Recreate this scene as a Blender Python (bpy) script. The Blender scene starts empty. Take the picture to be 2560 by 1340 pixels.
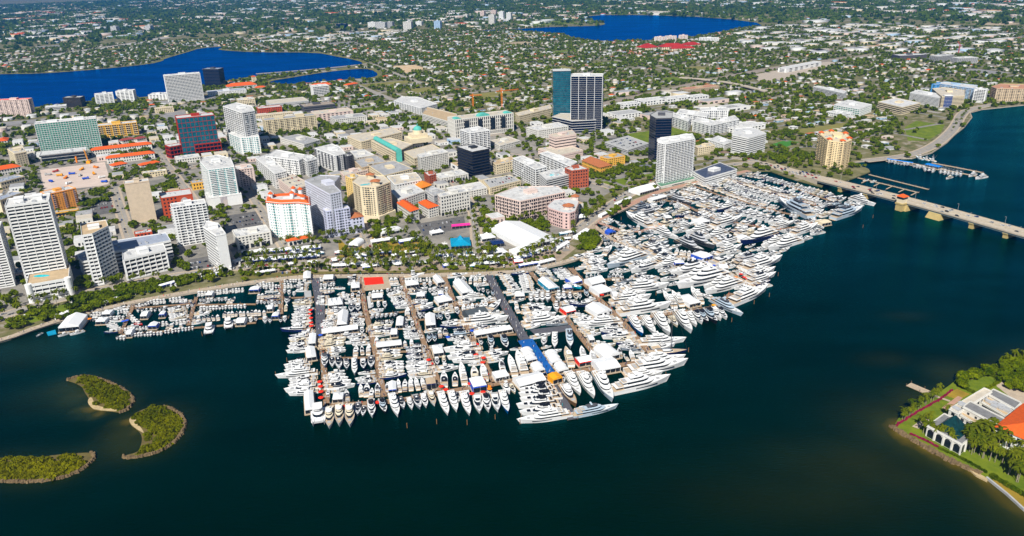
import bpy, math, random
import numpy as np
from mathutils import Vector, Matrix
random.seed(7); RNG = np.random.default_rng(7)
S = bpy.context.scene
COL = S.collection
# ---------------------------------------------------------------- camera
FPX, PITCH, ROLL, HC = 1880.0, math.radians(21.9), math.radians(1.34), 300.0
_f = np.array([0, math.cos(PITCH), -math.sin(PITCH)]); _r = np.array([1.0, 0, 0]); _d = np.array([0, -math.sin(PITCH), -math.cos(PITCH)])
CR = math.cos(ROLL)*_r + math.sin(ROLL)*_d; CD = -math.sin(ROLL)*_r + math.cos(ROLL)*_d
CC = np.array([0, 0, HC])
cam = bpy.data.cameras.new('camera'); camo = bpy.data.objects.new('camera', cam); COL.objects.link(camo)
M = Matrix.Identity(4)
for i in range(3):
    M[i][0] = CR[i]; M[i][1] = -CD[i]; M[i][2] = -_f[i]; M[i][3] = CC[i]
camo.matrix_world = M
cam.sensor_width = 36; cam.lens = FPX/2560*36; cam.clip_start = 1; cam.clip_end = 80000
S.camera = camo
# ---------------------------------------------------------------- world, sun, exposure
SUN_AZ, SUN_EL = math.radians(253), math.radians(45)
ts = Vector((math.cos(SUN_AZ)*math.cos(SUN_EL), math.sin(SUN_AZ)*math.cos(SUN_EL), math.sin(SUN_EL)))
W = bpy.data.worlds.new('World'); S.world = W; W.use_nodes = True
bg = W.node_tree.nodes['Background']; sky = W.node_tree.nodes.new('ShaderNodeTexSky')
sky.sky_type = 'NISHITA'; sky.sun_disc = False; sky.sun_elevation = SUN_EL; sky.sun_rotation = math.atan2(ts.x, ts.y)
sky.ozone_density = 3.0; sky.air_density = 1.0; sky.dust_density = 0.3
W.node_tree.links.new(sky.outputs[0], bg.inputs[0]); bg.inputs[1].default_value = 0.05
sl = bpy.data.lights.new('sun', 'SUN'); sl.energy = 5.0; sl.angle = math.radians(0.5); sl.color = (1.0, 0.955, 0.88)
slo = bpy.data.objects.new('sun', sl); COL.objects.link(slo); slo.rotation_euler = (-ts).to_track_quat('-Z', 'Y').to_euler()
S.view_settings.view_transform = 'Standard'; S.view_settings.look = 'None'
S.view_settings.exposure = 0.28; S.view_settings.gamma = 1.0; S.view_settings.use_curve_mapping = False
S.render.engine = 'CYCLES'; S.cycles.use_denoising = True; S.cycles.max_bounces = 5; S.cycles.diffuse_bounces = 2
S.cycles.glossy_bounces = 2; S.cycles.transmission_bounces = 1; S.cycles.volume_bounces = 0; S.cycles.caustics_reflective = False
S.cycles.use_adaptive_sampling = True; S.cycles.adaptive_threshold = 0.015
# ---------------------------------------------------------------- pixel to world
GZ = 1.6
def G(x, y, z=GZ):
    v = FPX*_f + CR*(x-1280) + CD*(y-670); t = (z-HC)/v[2]
    p = CC + v*t; return Vector((p[0], p[1], z))
def PX(p):
    q = np.array(p)-CC; w = q@_f
    return 1280+FPX*(q@CR)/w, 670+FPX*(q@CD)/w
def G2(x, y, z=GZ):
    p = G(x, y, z); return (p.x, p.y)
def hgt(xb, yb, yt, z0=GZ):
    g = G(xb, yb, z0); lo, hi = 0.5, 220.0
    for _ in range(40):
        m = (lo+hi)/2
        if PX((g.x, g.y, z0+m))[1] > yt: lo = m
        else: hi = m
    return lo
# ---------------------------------------------------------------- materials
MATS = {}
def mat(name, rgb, rough=0.7, var=0.12, scale=0.25, spec=0.3, metal=0.0, kind='noise', rgb2=None, bump=0.0):
    if name in MATS: return MATS[name]
    m = bpy.data.materials.new(name); m.use_nodes = True; nt = m.node_tree; b = nt.nodes['Principled BSDF']
    b.inputs['Roughness'].default_value = rough; b.inputs['Metallic'].default_value = metal
    b.inputs['Specular IOR Level'].default_value = spec
    tc = nt.nodes.new('ShaderNodeNewGeometry')
    n = nt.nodes.new('ShaderNodeTexNoise'); n.inputs['Scale'].default_value = scale; n.inputs['Detail'].default_value = 6; n.inputs['Roughness'].default_value = 0.65
    nt.links.new(tc.outputs['Position'], n.inputs['Vector'])
    r = nt.nodes.new('ShaderNodeValToRGB'); r.color_ramp.elements[0].position = 0.3; r.color_ramp.elements[1].position = 0.7
    c2 = rgb2 or tuple(min(1, c*(1+var)) for c in rgb); c1 = rgb if rgb2 else tuple(c*(1-var) for c in rgb)
    r.color_ramp.elements[0].color = (*c1, 1); r.color_ramp.elements[1].color = (*c2, 1)
    nt.links.new(n.outputs['Fac'], r.inputs['Fac']); nt.links.new(r.outputs['Color'], b.inputs['Base Color'])
    if bump:
        bp = nt.nodes.new('ShaderNodeBump'); bp.inputs['Strength'].default_value = bump; bp.inputs['Distance'].default_value = 1.0
        nt.links.new(n.outputs['Fac'], bp.inputs['Height']); nt.links.new(bp.outputs['Normal'], b.inputs['Normal'])
    MATS[name] = m; return m
def leafmat(name, a, b_, scale=0.35):
    """foliage: colour differs from clump to clump and plant to plant"""
    m = bpy.data.materials.new(name); m.use_nodes = True; nt = m.node_tree; b = nt.nodes['Principled BSDF']
    b.inputs['Roughness'].default_value = 0.8; b.inputs['Specular IOR Level'].default_value = 0.03
    tc = nt.nodes.new('ShaderNodeNewGeometry'); oi = nt.nodes.new('ShaderNodeObjectInfo')
    n = nt.nodes.new('ShaderNodeTexNoise'); n.inputs['Scale'].default_value = scale; n.inputs['Detail'].default_value = 4
    nt.links.new(tc.outputs['Position'], n.inputs['Vector'])
    n2 = nt.nodes.new('ShaderNodeTexNoise'); n2.inputs['Scale'].default_value = 0.035; n2.inputs['Detail'].default_value = 2
    nt.links.new(tc.outputs['Position'], n2.inputs['Vector'])
    ad = nt.nodes.new('ShaderNodeMath'); ad.operation = 'MULTIPLY_ADD'; ad.inputs[1].default_value = 0.5
    nt.links.new(oi.outputs['Random'], ad.inputs[0]); nt.links.new(n.outputs['Fac'], ad.inputs[2])
    ad2 = nt.nodes.new('ShaderNodeMath'); ad2.operation = 'MULTIPLY_ADD'; ad2.inputs[1].default_value = 0.9
    nt.links.new(n2.outputs['Fac'], ad2.inputs[0]); nt.links.new(ad.outputs[0], ad2.inputs[2])
    r = nt.nodes.new('ShaderNodeValToRGB'); r.color_ramp.elements[0].position = 0.75; r.color_ramp.elements[1].position = 1.35/1.0 if False else 1.0
    mr = nt.nodes.new('ShaderNodeMapRange'); mr.inputs['From Min'].default_value = 0.65; mr.inputs['From Max'].default_value = 1.55
    nt.links.new(ad2.outputs[0], mr.inputs['Value']); nt.links.new(mr.outputs[0], r.inputs['Fac'])
    r.color_ramp.elements[0].position = 0.0; r.color_ramp.elements[0].color = (*a, 1); r.color_ramp.elements[1].color = (*b_, 1)
    nt.links.new(r.outputs['Color'], b.inputs['Base Color'])
    tl = nt.nodes.new('ShaderNodeBsdfTranslucent'); mx = nt.nodes.new('ShaderNodeMixShader'); mx.inputs[0].default_value = 0.35
    nt.links.new(r.outputs['Color'], tl.inputs['Color']); nt.links.new(b.outputs[0], mx.inputs[1]); nt.links.new(tl.outputs[0], mx.inputs[2]); nt.links.new(mx.outputs[0], nt.nodes['Material Output'].inputs['Surface'])
    MATS[name] = m; return m
WHITE = mat('white_paint', (0.80, 0.80, 0.78), 0.6, 0.05)
OFFW = mat('off_white_stucco', (0.70, 0.68, 0.62), 0.8, 0.08)
CREAM = mat('cream_stucco', (0.68, 0.58, 0.38), 0.8, 0.08)
LCREAM = mat('pale_cream_stucco', (0.74, 0.63, 0.43), 0.8, 0.07)
TAN = mat('tan_stucco', (0.60, 0.47, 0.31), 0.8, 0.1)
YELL = mat('yellow_stucco', (0.78, 0.44, 0.06), 0.8, 0.08)
ORNG = mat('orange_stucco', (0.88, 0.36, 0.06), 0.8, 0.08)
PINK = mat('pink_stucco', (0.66, 0.46, 0.42), 0.8, 0.08)
LPINK = mat('pale_pink_stucco', (0.72, 0.57, 0.50), 0.8, 0.08)
LAV = mat('shade_lavender_stucco', (0.58, 0.60, 0.74), 0.8, 0.06)  # lavender tint puts the bluish grazing shade into the wall colour
BRICK = mat('red_brick', (0.42, 0.10, 0.045), 0.85, 0.15)
REDM = mat('red_metal_frame', (0.40, 0.028, 0.006), 0.5, 0.1)
REDP = mat('red_orange_paint', (0.50, 0.075, 0.02), 0.7, 0.1)
GREY = mat('grey_concrete', (0.42, 0.42, 0.41), 0.85, 0.12)
LGREY = mat('light_grey_concrete', (0.58, 0.58, 0.57), 0.85, 0.1)
DGREY = mat('dark_grey_metal', (0.09, 0.09, 0.10), 0.6, 0.1)
BLUEP = mat('blue_painted_wall', (0.10, 0.36, 0.72), 0.7, 0.08)
LBLUE = mat('pale_blue_wall', (0.42, 0.58, 0.76), 0.7, 0.08)
GLASS = mat('dark_window_glass', (0.012, 0.018, 0.025), 0.12, 0.3, spec=0.5)
BGLASS = mat('blue_curtain_glass', (0.002, 0.05, 0.085), 0.12, 0.5, scale=0.16, spec=0.5, rgb2=(.012, .15, .20))
NGLASS = mat('navy_curtain_glass', (0.003, 0.008, 0.026), 0.1, 0.4, spec=0.2)
GGLASS = mat('green_curtain_glass', (0.006, 0.09, 0.06), 0.2, 0.6, scale=0.3, spec=0.4, rgb2=(.08, .36, .26))
TGLASS = mat('teal_window_glass', (0.06, 0.30, 0.30), 0.15, 0.5, scale=0.3, spec=0.5)
ROOFW = mat('white_roof_membrane', (0.46, 0.45, 0.43), 0.85, 0.16, scale=0.16, rgb2=(.74, .74, .72))
ROOFG = mat('grey_roof_gravel', (0.36, 0.36, 0.36), 0.9, 0.22, scale=0.12)
ROOFT = mat('tan_roof_deck', (0.50, 0.37, 0.22), 0.9, 0.18, scale=0.12)
ROOFC = mat('pale_tan_roof', (0.56, 0.50, 0.40), 0.9, 0.16, scale=0.12)
ROOFB = mat('blue_grey_roof', (0.33, 0.37, 0.45), 0.8, 0.14, scale=0.12)
TILE = mat('terracotta_tile', (0.72, 0.11, 0.012), 0.75, 0.16, scale=0.6)
TILED = mat('brown_tile', (0.42, 0.14, 0.05), 0.8, 0.2, scale=0.6)
CORAL = mat('maroon_tile', (0.30, 0.06, 0.05), 0.8, 0.2, scale=0.6)
COPPER = mat('verdigris_copper', (0.10, 0.47, 0.40), 0.6, 0.12)
TENT = mat('white_tent_fabric', (0.82, 0.83, 0.83), 0.7, 0.04)
TEALF = mat('teal_fabric', (0.0, 0.27, 0.46), 0.7, 0.12)
BLUEF = mat('blue_fabric', (0.02, 0.09, 0.55), 0.7, 0.1)
REDF = mat('red_fabric', (0.85, 0.03, 0.008), 0.7, 0.08)
YELF = mat('yellow_fabric', (0.85, 0.36, 0.01), 0.7, 0.1)
PINKF = mat('magenta_fabric', (0.85, 0.03, 0.30), 0.7, 0.1)
GREYF = mat('charcoal_fabric', (0.06, 0.075, 0.085), 0.7, 0.1)
ORAM = mat('orange_steel', (0.85, 0.24, 0.01), 0.5, 0.1)
YELM = mat('yellow_concrete', (0.50, 0.38, 0.15), 0.8, 0.12)
WOOD = mat('weathered_timber_deck', (0.30, 0.19, 0.11), 0.85, 0.25, scale=0.8)
LWOOD = mat('pale_timber_deck', (0.46, 0.36, 0.25), 0.85, 0.2, scale=0.6)
DECKD = mat('dark_carpet_deck', (0.10, 0.10, 0.115), 0.9, 0.2, scale=0.5)
DECKB = mat('blue_carpet_deck', (0.005, 0.10, 0.36), 0.85, 0.12, scale=0.3)
ASPH = mat('asphalt', (0.13, 0.125, 0.12), 0.9, 0.25, scale=0.2)
ASPHL = mat('worn_pale_asphalt', (0.33, 0.30, 0.26), 0.9, 0.18, scale=0.15)
PAVE = mat('beige_pavers', (0.47, 0.38, 0.28), 0.9, 0.15, scale=0.4)
PAVEP = mat('pink_pavers', (0.46, 0.27, 0.19), 0.9, 0.15, scale=0.4)
CONC = mat('bridge_concrete', (0.50, 0.43, 0.33), 0.85, 0.12, scale=0.25)
BGREEN = mat('bridge_girder_grey_green', (0.28, 0.34, 0.32), 0.6, 0.1)
SAND = mat('sand', (0.50, 0.38, 0.20), 0.95, 0.2, scale=0.3)
DIRT = mat('orange_dirt', (0.55, 0.33, 0.12), 0.95, 0.3, scale=0.06, rgb2=(0.66, 0.55, 0.40))
ROCK = mat('rock_riprap', (0.09, 0.06, 0.03), 0.95, 0.4, scale=0.5, rgb2=(0.26, 0.18, 0.09))
GRASS = mat('mown_grass', (0.075, 0.13, 0.003), 0.95, 0.3, scale=0.08, rgb2=(0.19, 0.23, 0.008))
DGRASS = mat('dry_grass', (0.30, 0.20, 0.02), 0.95, 0.3, scale=0.08)
TEAK = mat('teak_planking', (0.52, 0.40, 0.27), 0.7, 0.14, scale=1.0)
GEL = mat('white_gelcoat', (0.83, 0.83, 0.82), 0.25, 0.03, spec=0.5)
GELC = mat('cream_gelcoat', (0.74, 0.66, 0.50), 0.25, 0.04, spec=0.5)
NAVY = mat('navy_gelcoat', (0.008, 0.018, 0.09), 0.2, 0.1, spec=0.5)
GREYG = mat('grey_gelcoat', (0.24, 0.28, 0.33), 0.25, 0.08, spec=0.5)
PGREY = mat('silver_blue_gelcoat', (0.46, 0.55, 0.63), 0.25, 0.06, spec=0.5)
BLKG = mat('black_gelcoat', (0.012, 0.012, 0.014), 0.25, 0.1, spec=0.5)
BLUG = mat('bright_blue_gelcoat', (0.0, 0.11, 0.42), 0.2, 0.08, spec=0.5)
TEALG = mat('turquoise_gelcoat', (0.0, 0.36, 0.52), 0.2, 0.08, spec=0.5)
BRNZ = mat('bronze_gelcoat', (0.16, 0.085, 0.035), 0.3, 0.1, spec=0.5)
REDG = mat('red_gelcoat', (0.5, 0.02, 0.015), 0.25, 0.08, spec=0.5)
TARP = mat('grey_cushion', (0.42, 0.42, 0.42), 0.8, 0.1)
POOL = mat('pool_water', (0.02, 0.55, 0.62), 0.1, 0.05)
STEEL = mat('galvanised_steel', (0.45, 0.46, 0.47), 0.4, 0.1)
BARK = mat('bark', (0.17, 0.12, 0.08), 0.9, 0.2, scale=2)
PBARK = mat('palm_bark', (0.30, 0.25, 0.19), 0.9, 0.2, scale=2)
LEAF = leafmat('broadleaf_foliage', (0.024, 0.074, 0.001), (0.23, 0.275, 0.003))
LEAFM = leafmat('mangrove_foliage', (0.055, 0.095, 0.001), (0.25, 0.24, 0.003), 0.2)
PLEAF = leafmat('palm_fronds', (0.035, 0.075, 0.002), (0.21, 0.23, 0.010), 1.2)
FARLEAF = leafmat('far_foliage', (0.022, 0.075, 0.003), (0.16, 0.21, 0.006), 0.05)
BOUG = mat('bougainvillea', (0.25, 0.01, 0.05), 0.9, 0.3, scale=0.5)
# ---------------------------------------------------------------- mesh helpers
class MB:
    def __init__(s): s.v = []; s.f = []; s.m = []; s.cur = 0
    def quad(s, a, b, c, d): 
        n = len(s.v); s.v += [tuple(a), tuple(b), tuple(c), tuple(d)]; s.f.append((n, n+1, n+2, n+3)); s.m.append(s.cur)
    def tri(s, a, b, c):
        n = len(s.v); s.v += [tuple(a), tuple(b), tuple(c)]; s.f.append((n, n+1, n+2)); s.m.append(s.cur)
    def box(s, x0, y0, z0, x1, y1, z1):
        s.prism([(x0, y0), (x1, y0), (x1, y1), (x0, y1)], z0, z1)
    def prism(s, poly, z0, z1, top=None, bottom=True):
        """poly CCW; top: other outline for a tapered solid"""
        top = top or poly; k = len(poly); n = len(s.v)
        s.v += [(p[0], p[1], z0) for p in poly] + [(p[0], p[1], z1) for p in top]
        for i in range(k):
            j = (i+1) % k; s.f.append((n+i, n+j, n+k+j, n+k+i)); s.m.append(s.cur)
        s.f.append(tuple(range(n+k, n+2*k))); s.m.append(s.cur)
        if bottom: s.f.append(tuple(range(n+k-1, n-1, -1))); s.m.append(s.cur)
    def obox(s, c, u, l, w, z0, z1):
        """box centred at c, length l along unit u, width w"""
        n = (-u[1], u[0]); P = []
        for a, b in ((-1, -1), (1, -1), (1, 1), (-1, 1)):
            P.append((c[0]+u[0]*a*l/2+n[0]*b*w/2, c[1]+u[1]*a*l/2+n[1]*b*w/2))
        s.prism(P, z0, z1)
    def tube(s, a, b, r0, r1=None, k=6):
        r1 = r0 if r1 is None else r1; a = Vector(a); b = Vector(b); d = (b-a).normalized()
        u = d.orthogonal().normalized(); w = d.cross(u); n = len(s.v)
        for p, r in ((a, r0), (b, r1)):
            for i in range(k):
                t = 2*math.pi*i/k; q = p+u*(math.cos(t)*r)+w*(math.sin(t)*r); s.v.append(tuple(q))
        for i in range(k):
            j = (i+1) % k; s.f.append((n+i, n+j, n+k+j, n+k+i)); s.m.append(s.cur)
        s.f.append(tuple(range(n+k, n+2*k))); s.m.append(s.cur)
    def lathe(s, prof, c=(0, 0), k=12):
        n = len(s.v)
        for r, z in prof:
            for i in range(k):
                t = 2*math.pi*i/k; s.v.append((c[0]+r*math.cos(t), c[1]+r*math.sin(t), z))
        for a in range(len(prof)-1):
            for i in range(k):
                j = (i+1) % k; s.f.append((n+a*k+i, n+a*k+j, n+(a+1)*k+j, n+(a+1)*k+i)); s.m.append(s.cur)
    def mesh(s, name, mats):
        me = bpy.data.meshes.new(name); me.from_pydata(s.v, [], s.f)
        for m in (mats if isinstance(mats, (list, tuple)) else [mats]): me.materials.append(m)
        if any(s.m): me.polygons.foreach_set('material_index', s.m)
        me.update(); return me
    def build(s, name, mats, parent=None):
        return place(name, s.mesh(name, mats), parent)
def place(name, me, parent=None, loc=None):
    o = bpy.data.objects.new(name, me); COL.objects.link(o)
    if parent is not None: o.parent = parent
    if loc is not None: o.location = loc
    return o
def tag(o, label=None, cat=None, group=None, kind=None):
    if label: o['label'] = label
    if cat: o['category'] = cat
    if group: o['group'] = group
    if kind: o['kind'] = kind
    return o
def empty(name, loc=(0, 0, 0), rz=0, sc=1, label=None, cat=None, group=None):
    o = bpy.data.objects.new(name, None); COL.objects.link(o); o.location = loc; o.rotation_euler = (0, 0, rz); o.scale = (sc, sc, sc) if not isinstance(sc, tuple) else sc
    return tag(o, label, cat, group)
def struct(name, mb, m):
    return tag(mb.build(name, m), kind='structure')
def flatpoly(name, pts, z, m, kind='structure', skirt=None):
    """sheet from world xy points, optionally with a vertical skirt down to z=skirt"""
    b = MB(); n = len(pts); b.v += [(p[0], p[1], z) for p in pts]; b.f.append(tuple(range(n))); b.m.append(0)
    if area(pts) < 0: b.f[0] = b.f[0][::-1]
    if skirt is not None:
        for i in range(n):
            p, q = pts[i], pts[(i+1) % n]; b.quad((p[0], p[1], skirt), (q[0], q[1], skirt), (q[0], q[1], z), (p[0], p[1], z))
    o = b.build(name, m); tag(o, kind=kind); return o
def area(p):
    return 0.5*sum(p[i][0]*p[(i+1) % len(p)][1]-p[(i+1) % len(p)][0]*p[i][1] for i in range(len(p)))
def ccw(p): return list(p) if area(p) > 0 else list(p)[::-1]
def inset(poly, d):
    """offset a CCW polygon inwards by d"""
    k = len(poly); out = []
    for i in range(k):
        p0, p1, p2 = poly[i-1], poly[i], poly[(i+1) % k]
        e1 = np.array([p1[0]-p0[0], p1[1]-p0[1]]); e2 = np.array([p2[0]-p1[0], p2[1]-p1[1]])
        e1 /= np.linalg.norm(e1)+1e-9; e2 /= np.linalg.norm(e2)+1e-9
        n1 = np.array([-e1[1], e1[0]]); n2 = np.array([-e2[1], e2[0]]); b = n1+n2; c = 1+n1@n2
        q = np.array(p1)+b/max(c, 0.3)*d; out.append((q[0], q[1]))
    return out
def smooth(pts, n=3, closed=False):
    for _ in range(n):
        out = [] if closed else [pts[0]]
        rng = range(len(pts)) if closed else range(len(pts)-1)
        for i in rng:
            p, q = pts[i], pts[(i+1) % len(pts)]
            out += [(p[0]*.75+q[0]*.25, p[1]*.75+q[1]*.25), (p[0]*.25+q[0]*.75, p[1]*.25+q[1]*.75)]
        if not closed: out.append(pts[-1])
        pts = out
    return pts
def ribbon(mb, pts, w, z, w2=None):
    """flat strip of width w along world xy points"""
    L = []; Rr = []; k = len(pts)
    for i in range(k):
        a = pts[max(i-1, 0)]; b = pts[min(i+1, k-1)]; d = np.array([b[0]-a[0], b[1]-a[1]]); d = d/(np.linalg.norm(d)+1e-9)
        ww = w if w2 is None else w+(w2-w)*i/(k-1)
        L.append((pts[i][0]-d[1]*ww/2, pts[i][1]+d[0]*ww/2)); Rr.append((pts[i][0]+d[1]*ww/2, pts[i][1]-d[0]*ww/2))
    for i in range(k-1):
        mb.quad((*Rr[i], z), (*Rr[i+1], z), (*L[i+1], z), (*L[i], z))
    return L, Rr
def slab_ribbon(mb, pts, w, z0, z1):
    L, Rr = ribbon(mb, pts, w, z1)
    for A in (L[::-1], Rr):
        for i in range(len(A)-1): mb.quad((*A[i], z0), (*A[i+1], z0), (*A[i+1], z1), (*A[i], z1))
    mb.quad((*L[0], z0), (*Rr[0], z0), (*Rr[0], z1), (*L[0], z1)); mb.quad((*Rr[-1], z0), (*L[-1], z0), (*L[-1], z1), (*Rr[-1], z1))
def inpoly(x, y, poly):
    x = np.asarray(x); y = np.asarray(y); c = np.zeros(x.shape, bool); n = len(poly); j = n-1
    for i in range(n):
        xi, yi = poly[i]; xj, yj = poly[j]
        if yi != yj: c ^= ((yi > y) != (yj > y)) & (x < (xj-xi)*(y-yi)/(yj-yi)+xi)
        j = i
    return c
def npmesh(name, V, Fq, mats, midx=None, tri=False):
    """mesh from numpy arrays of equal-sided faces"""
    k = Fq.shape[1]; me = bpy.data.meshes.new(name); me.vertices.add(len(V)); me.vertices.foreach_set('co', V.astype(np.float32).ravel())
    me.loops.add(Fq.size); me.loops.foreach_set('vertex_index', Fq.astype(np.int32).ravel())
    me.polygons.add(len(Fq)); me.polygons.foreach_set('loop_start', np.arange(0, Fq.size, k, dtype=np.int32))
    for m in (mats if isinstance(mats, (list, tuple)) else [mats]): me.materials.append(m)
    if midx is not None: me.polygons.foreach_set('material_index', midx.astype(np.int32))
    me.update(calc_edges=True); me.validate(); return me
FOOT = []       # footprints nothing may be scattered on
LANDMARKS = []  # (phrase, x, y)
def landmark(phrase, p): LANDMARKS.append((phrase, p[0], p[1]))
AUTO = []       # (object, description, x, y) labelled at the end by rank of closeness to a landmark
def auto(o, desc, cat, group, p):
    tag(o, None, cat, group); AUTO.append((o, desc, p[0], p[1]))
# ---------------------------------------------------------------- setting: water, land, lakes
GA = math.radians(27.0)                       # street grid direction
U = (math.cos(GA), math.sin(GA)); V = (-math.sin(GA), math.cos(GA))
SHORE_PX = [(-420, 950), (-200, 905), (0, 855), (100, 817), (215, 785), (330, 758), (420, 742), (500, 728), (600, 712), (690, 701), (760, 694), (900, 690), (1060, 690), (1200, 688), (1290, 681), (1390, 664), (1452, 646), (1488, 625), (1501, 606), (1500, 592), (1490, 576), (1481, 562), (1571, 519), (1655, 481), (1730, 462), (1805, 446), (1845, 436), (1880, 428), (1925, 428), (1985, 449), (2055, 468), (2060, 462), (2125, 449), (2175, 430), (2172, 424), (2132, 405), (2212, 397), (2280, 395), (2330, 381), (2367, 356), (2387, 336), (2410, 318), (2430, 293), (2425, 281), (2455, 273), (2560, 262), (2800, 232), (3200, 190)]
SHORE = [G2(x, y, 0.8) for x, y in SHORE_PX]
LAND = ccw(SHORE+[(40000, 16000), (40000, 70000), (-50000, 70000), (-50000, 800), (-3000, 500)])
MUS_PX = [(2233, 1066), (2250, 1040), (2274, 1017), (2329, 988), (2366, 971), (2402, 938), (2445, 931), (2475, 917), (2519, 896), (2560, 884), (2760, 840), (2900, 1100), (2760, 1392), (2640, 1325), (2560, 1276), (2516, 1236), (2472, 1197), (2420, 1170), (2366, 1144), (2293, 1103)]
MUS = ccw([G2(x, y, 0.8) for x, y in MUS_PX])
ISL_PX = [
 [(167, 951), (184, 944), (213, 940), (236, 943), (282, 959), (315, 977), (333, 994), (332, 1008), (315, 1026), (299, 1031), (276, 1027), (232, 1025), (226, 1012), (222, 995), (210, 978), (206, 966), (184, 955)],
 [(338, 1033), (358, 1023), (384, 1016), (410, 1016), (437, 1025), (458, 1041), (464, 1056), (455, 1084), (437, 1104), (404, 1127), (361, 1140), (314, 1146), (308, 1139), (345, 1131), (352, 1115), (356, 1097), (350, 1078), (322, 1060), (328, 1044)],
 [(-90, 1155), (0, 1145), (33, 1141), (82, 1145), (131, 1138), (187, 1133), (228, 1131), (237, 1138), (233, 1150), (213, 1168), (181, 1187), (131, 1200), (66, 1205), (0, 1203), (-90, 1200)]]
ISL = [ccw([G2(x, y, 0.5) for x, y in p]) for p in ISL_PX]
CLEAR_PX = [(-300, 285), (0, 276), (70, 270), (212, 252), (342, 245), (430, 232), (502, 215), (550, 205), (640, 189), (760, 179), (865, 168), (907, 162), (905, 155), (880, 148), (840, 141), (790, 131), (640, 131), (545, 125), (548, 121), (578, 115), (500, 120), (470, 130), (410, 147), (408, 152), (375, 160), (290, 169), (200, 177), (100, 184), (0, 185), (-300, 198)]
SMALL_PX = [(667, 204), (740, 192), (815, 180), (890, 172), (927, 173), (947, 185), (935, 194), (865, 198), (740, 210), (690, 209)]
MANG_PX = [(1465, 38), (1620, 37), (1805, 45), (1925, 61), (1842, 71), (1755, 88), (1670, 98), (1592, 101), (1505, 103), (1430, 94), (1420, 86), (1355, 80), (1280, 75), (1200, 79), (1195, 76), (1280, 73), (1380, 67), (1492, 65), (1517, 60), (1500, 54), (1480, 50)]
LAKES = [[G2(x, y) for x, y in p] for p in (CLEAR_PX, SMALL_PX, MANG_PX)]
def on_land(x, y):
    r = inpoly(x, y, LAND)
    for l in LAKES: r &= ~inpoly(x, y, l)
    return r
def segdist(x, y, pts, closed=True):
    d = np.full(np.shape(x), 1e9); n = len(pts)
    for i in range(n if closed else n-1):
        a = np.array(pts[i]); b = np.array(pts[(i+1) % n]); e = b-a; L = e@e+1e-9
        t = np.clip(((x-a[0])*e[0]+(y-a[1])*e[1])/L, 0, 1); d = np.minimum(d, np.hypot(x-a[0]-t*e[0], y-a[1]-t*e[1]))
    return d
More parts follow.
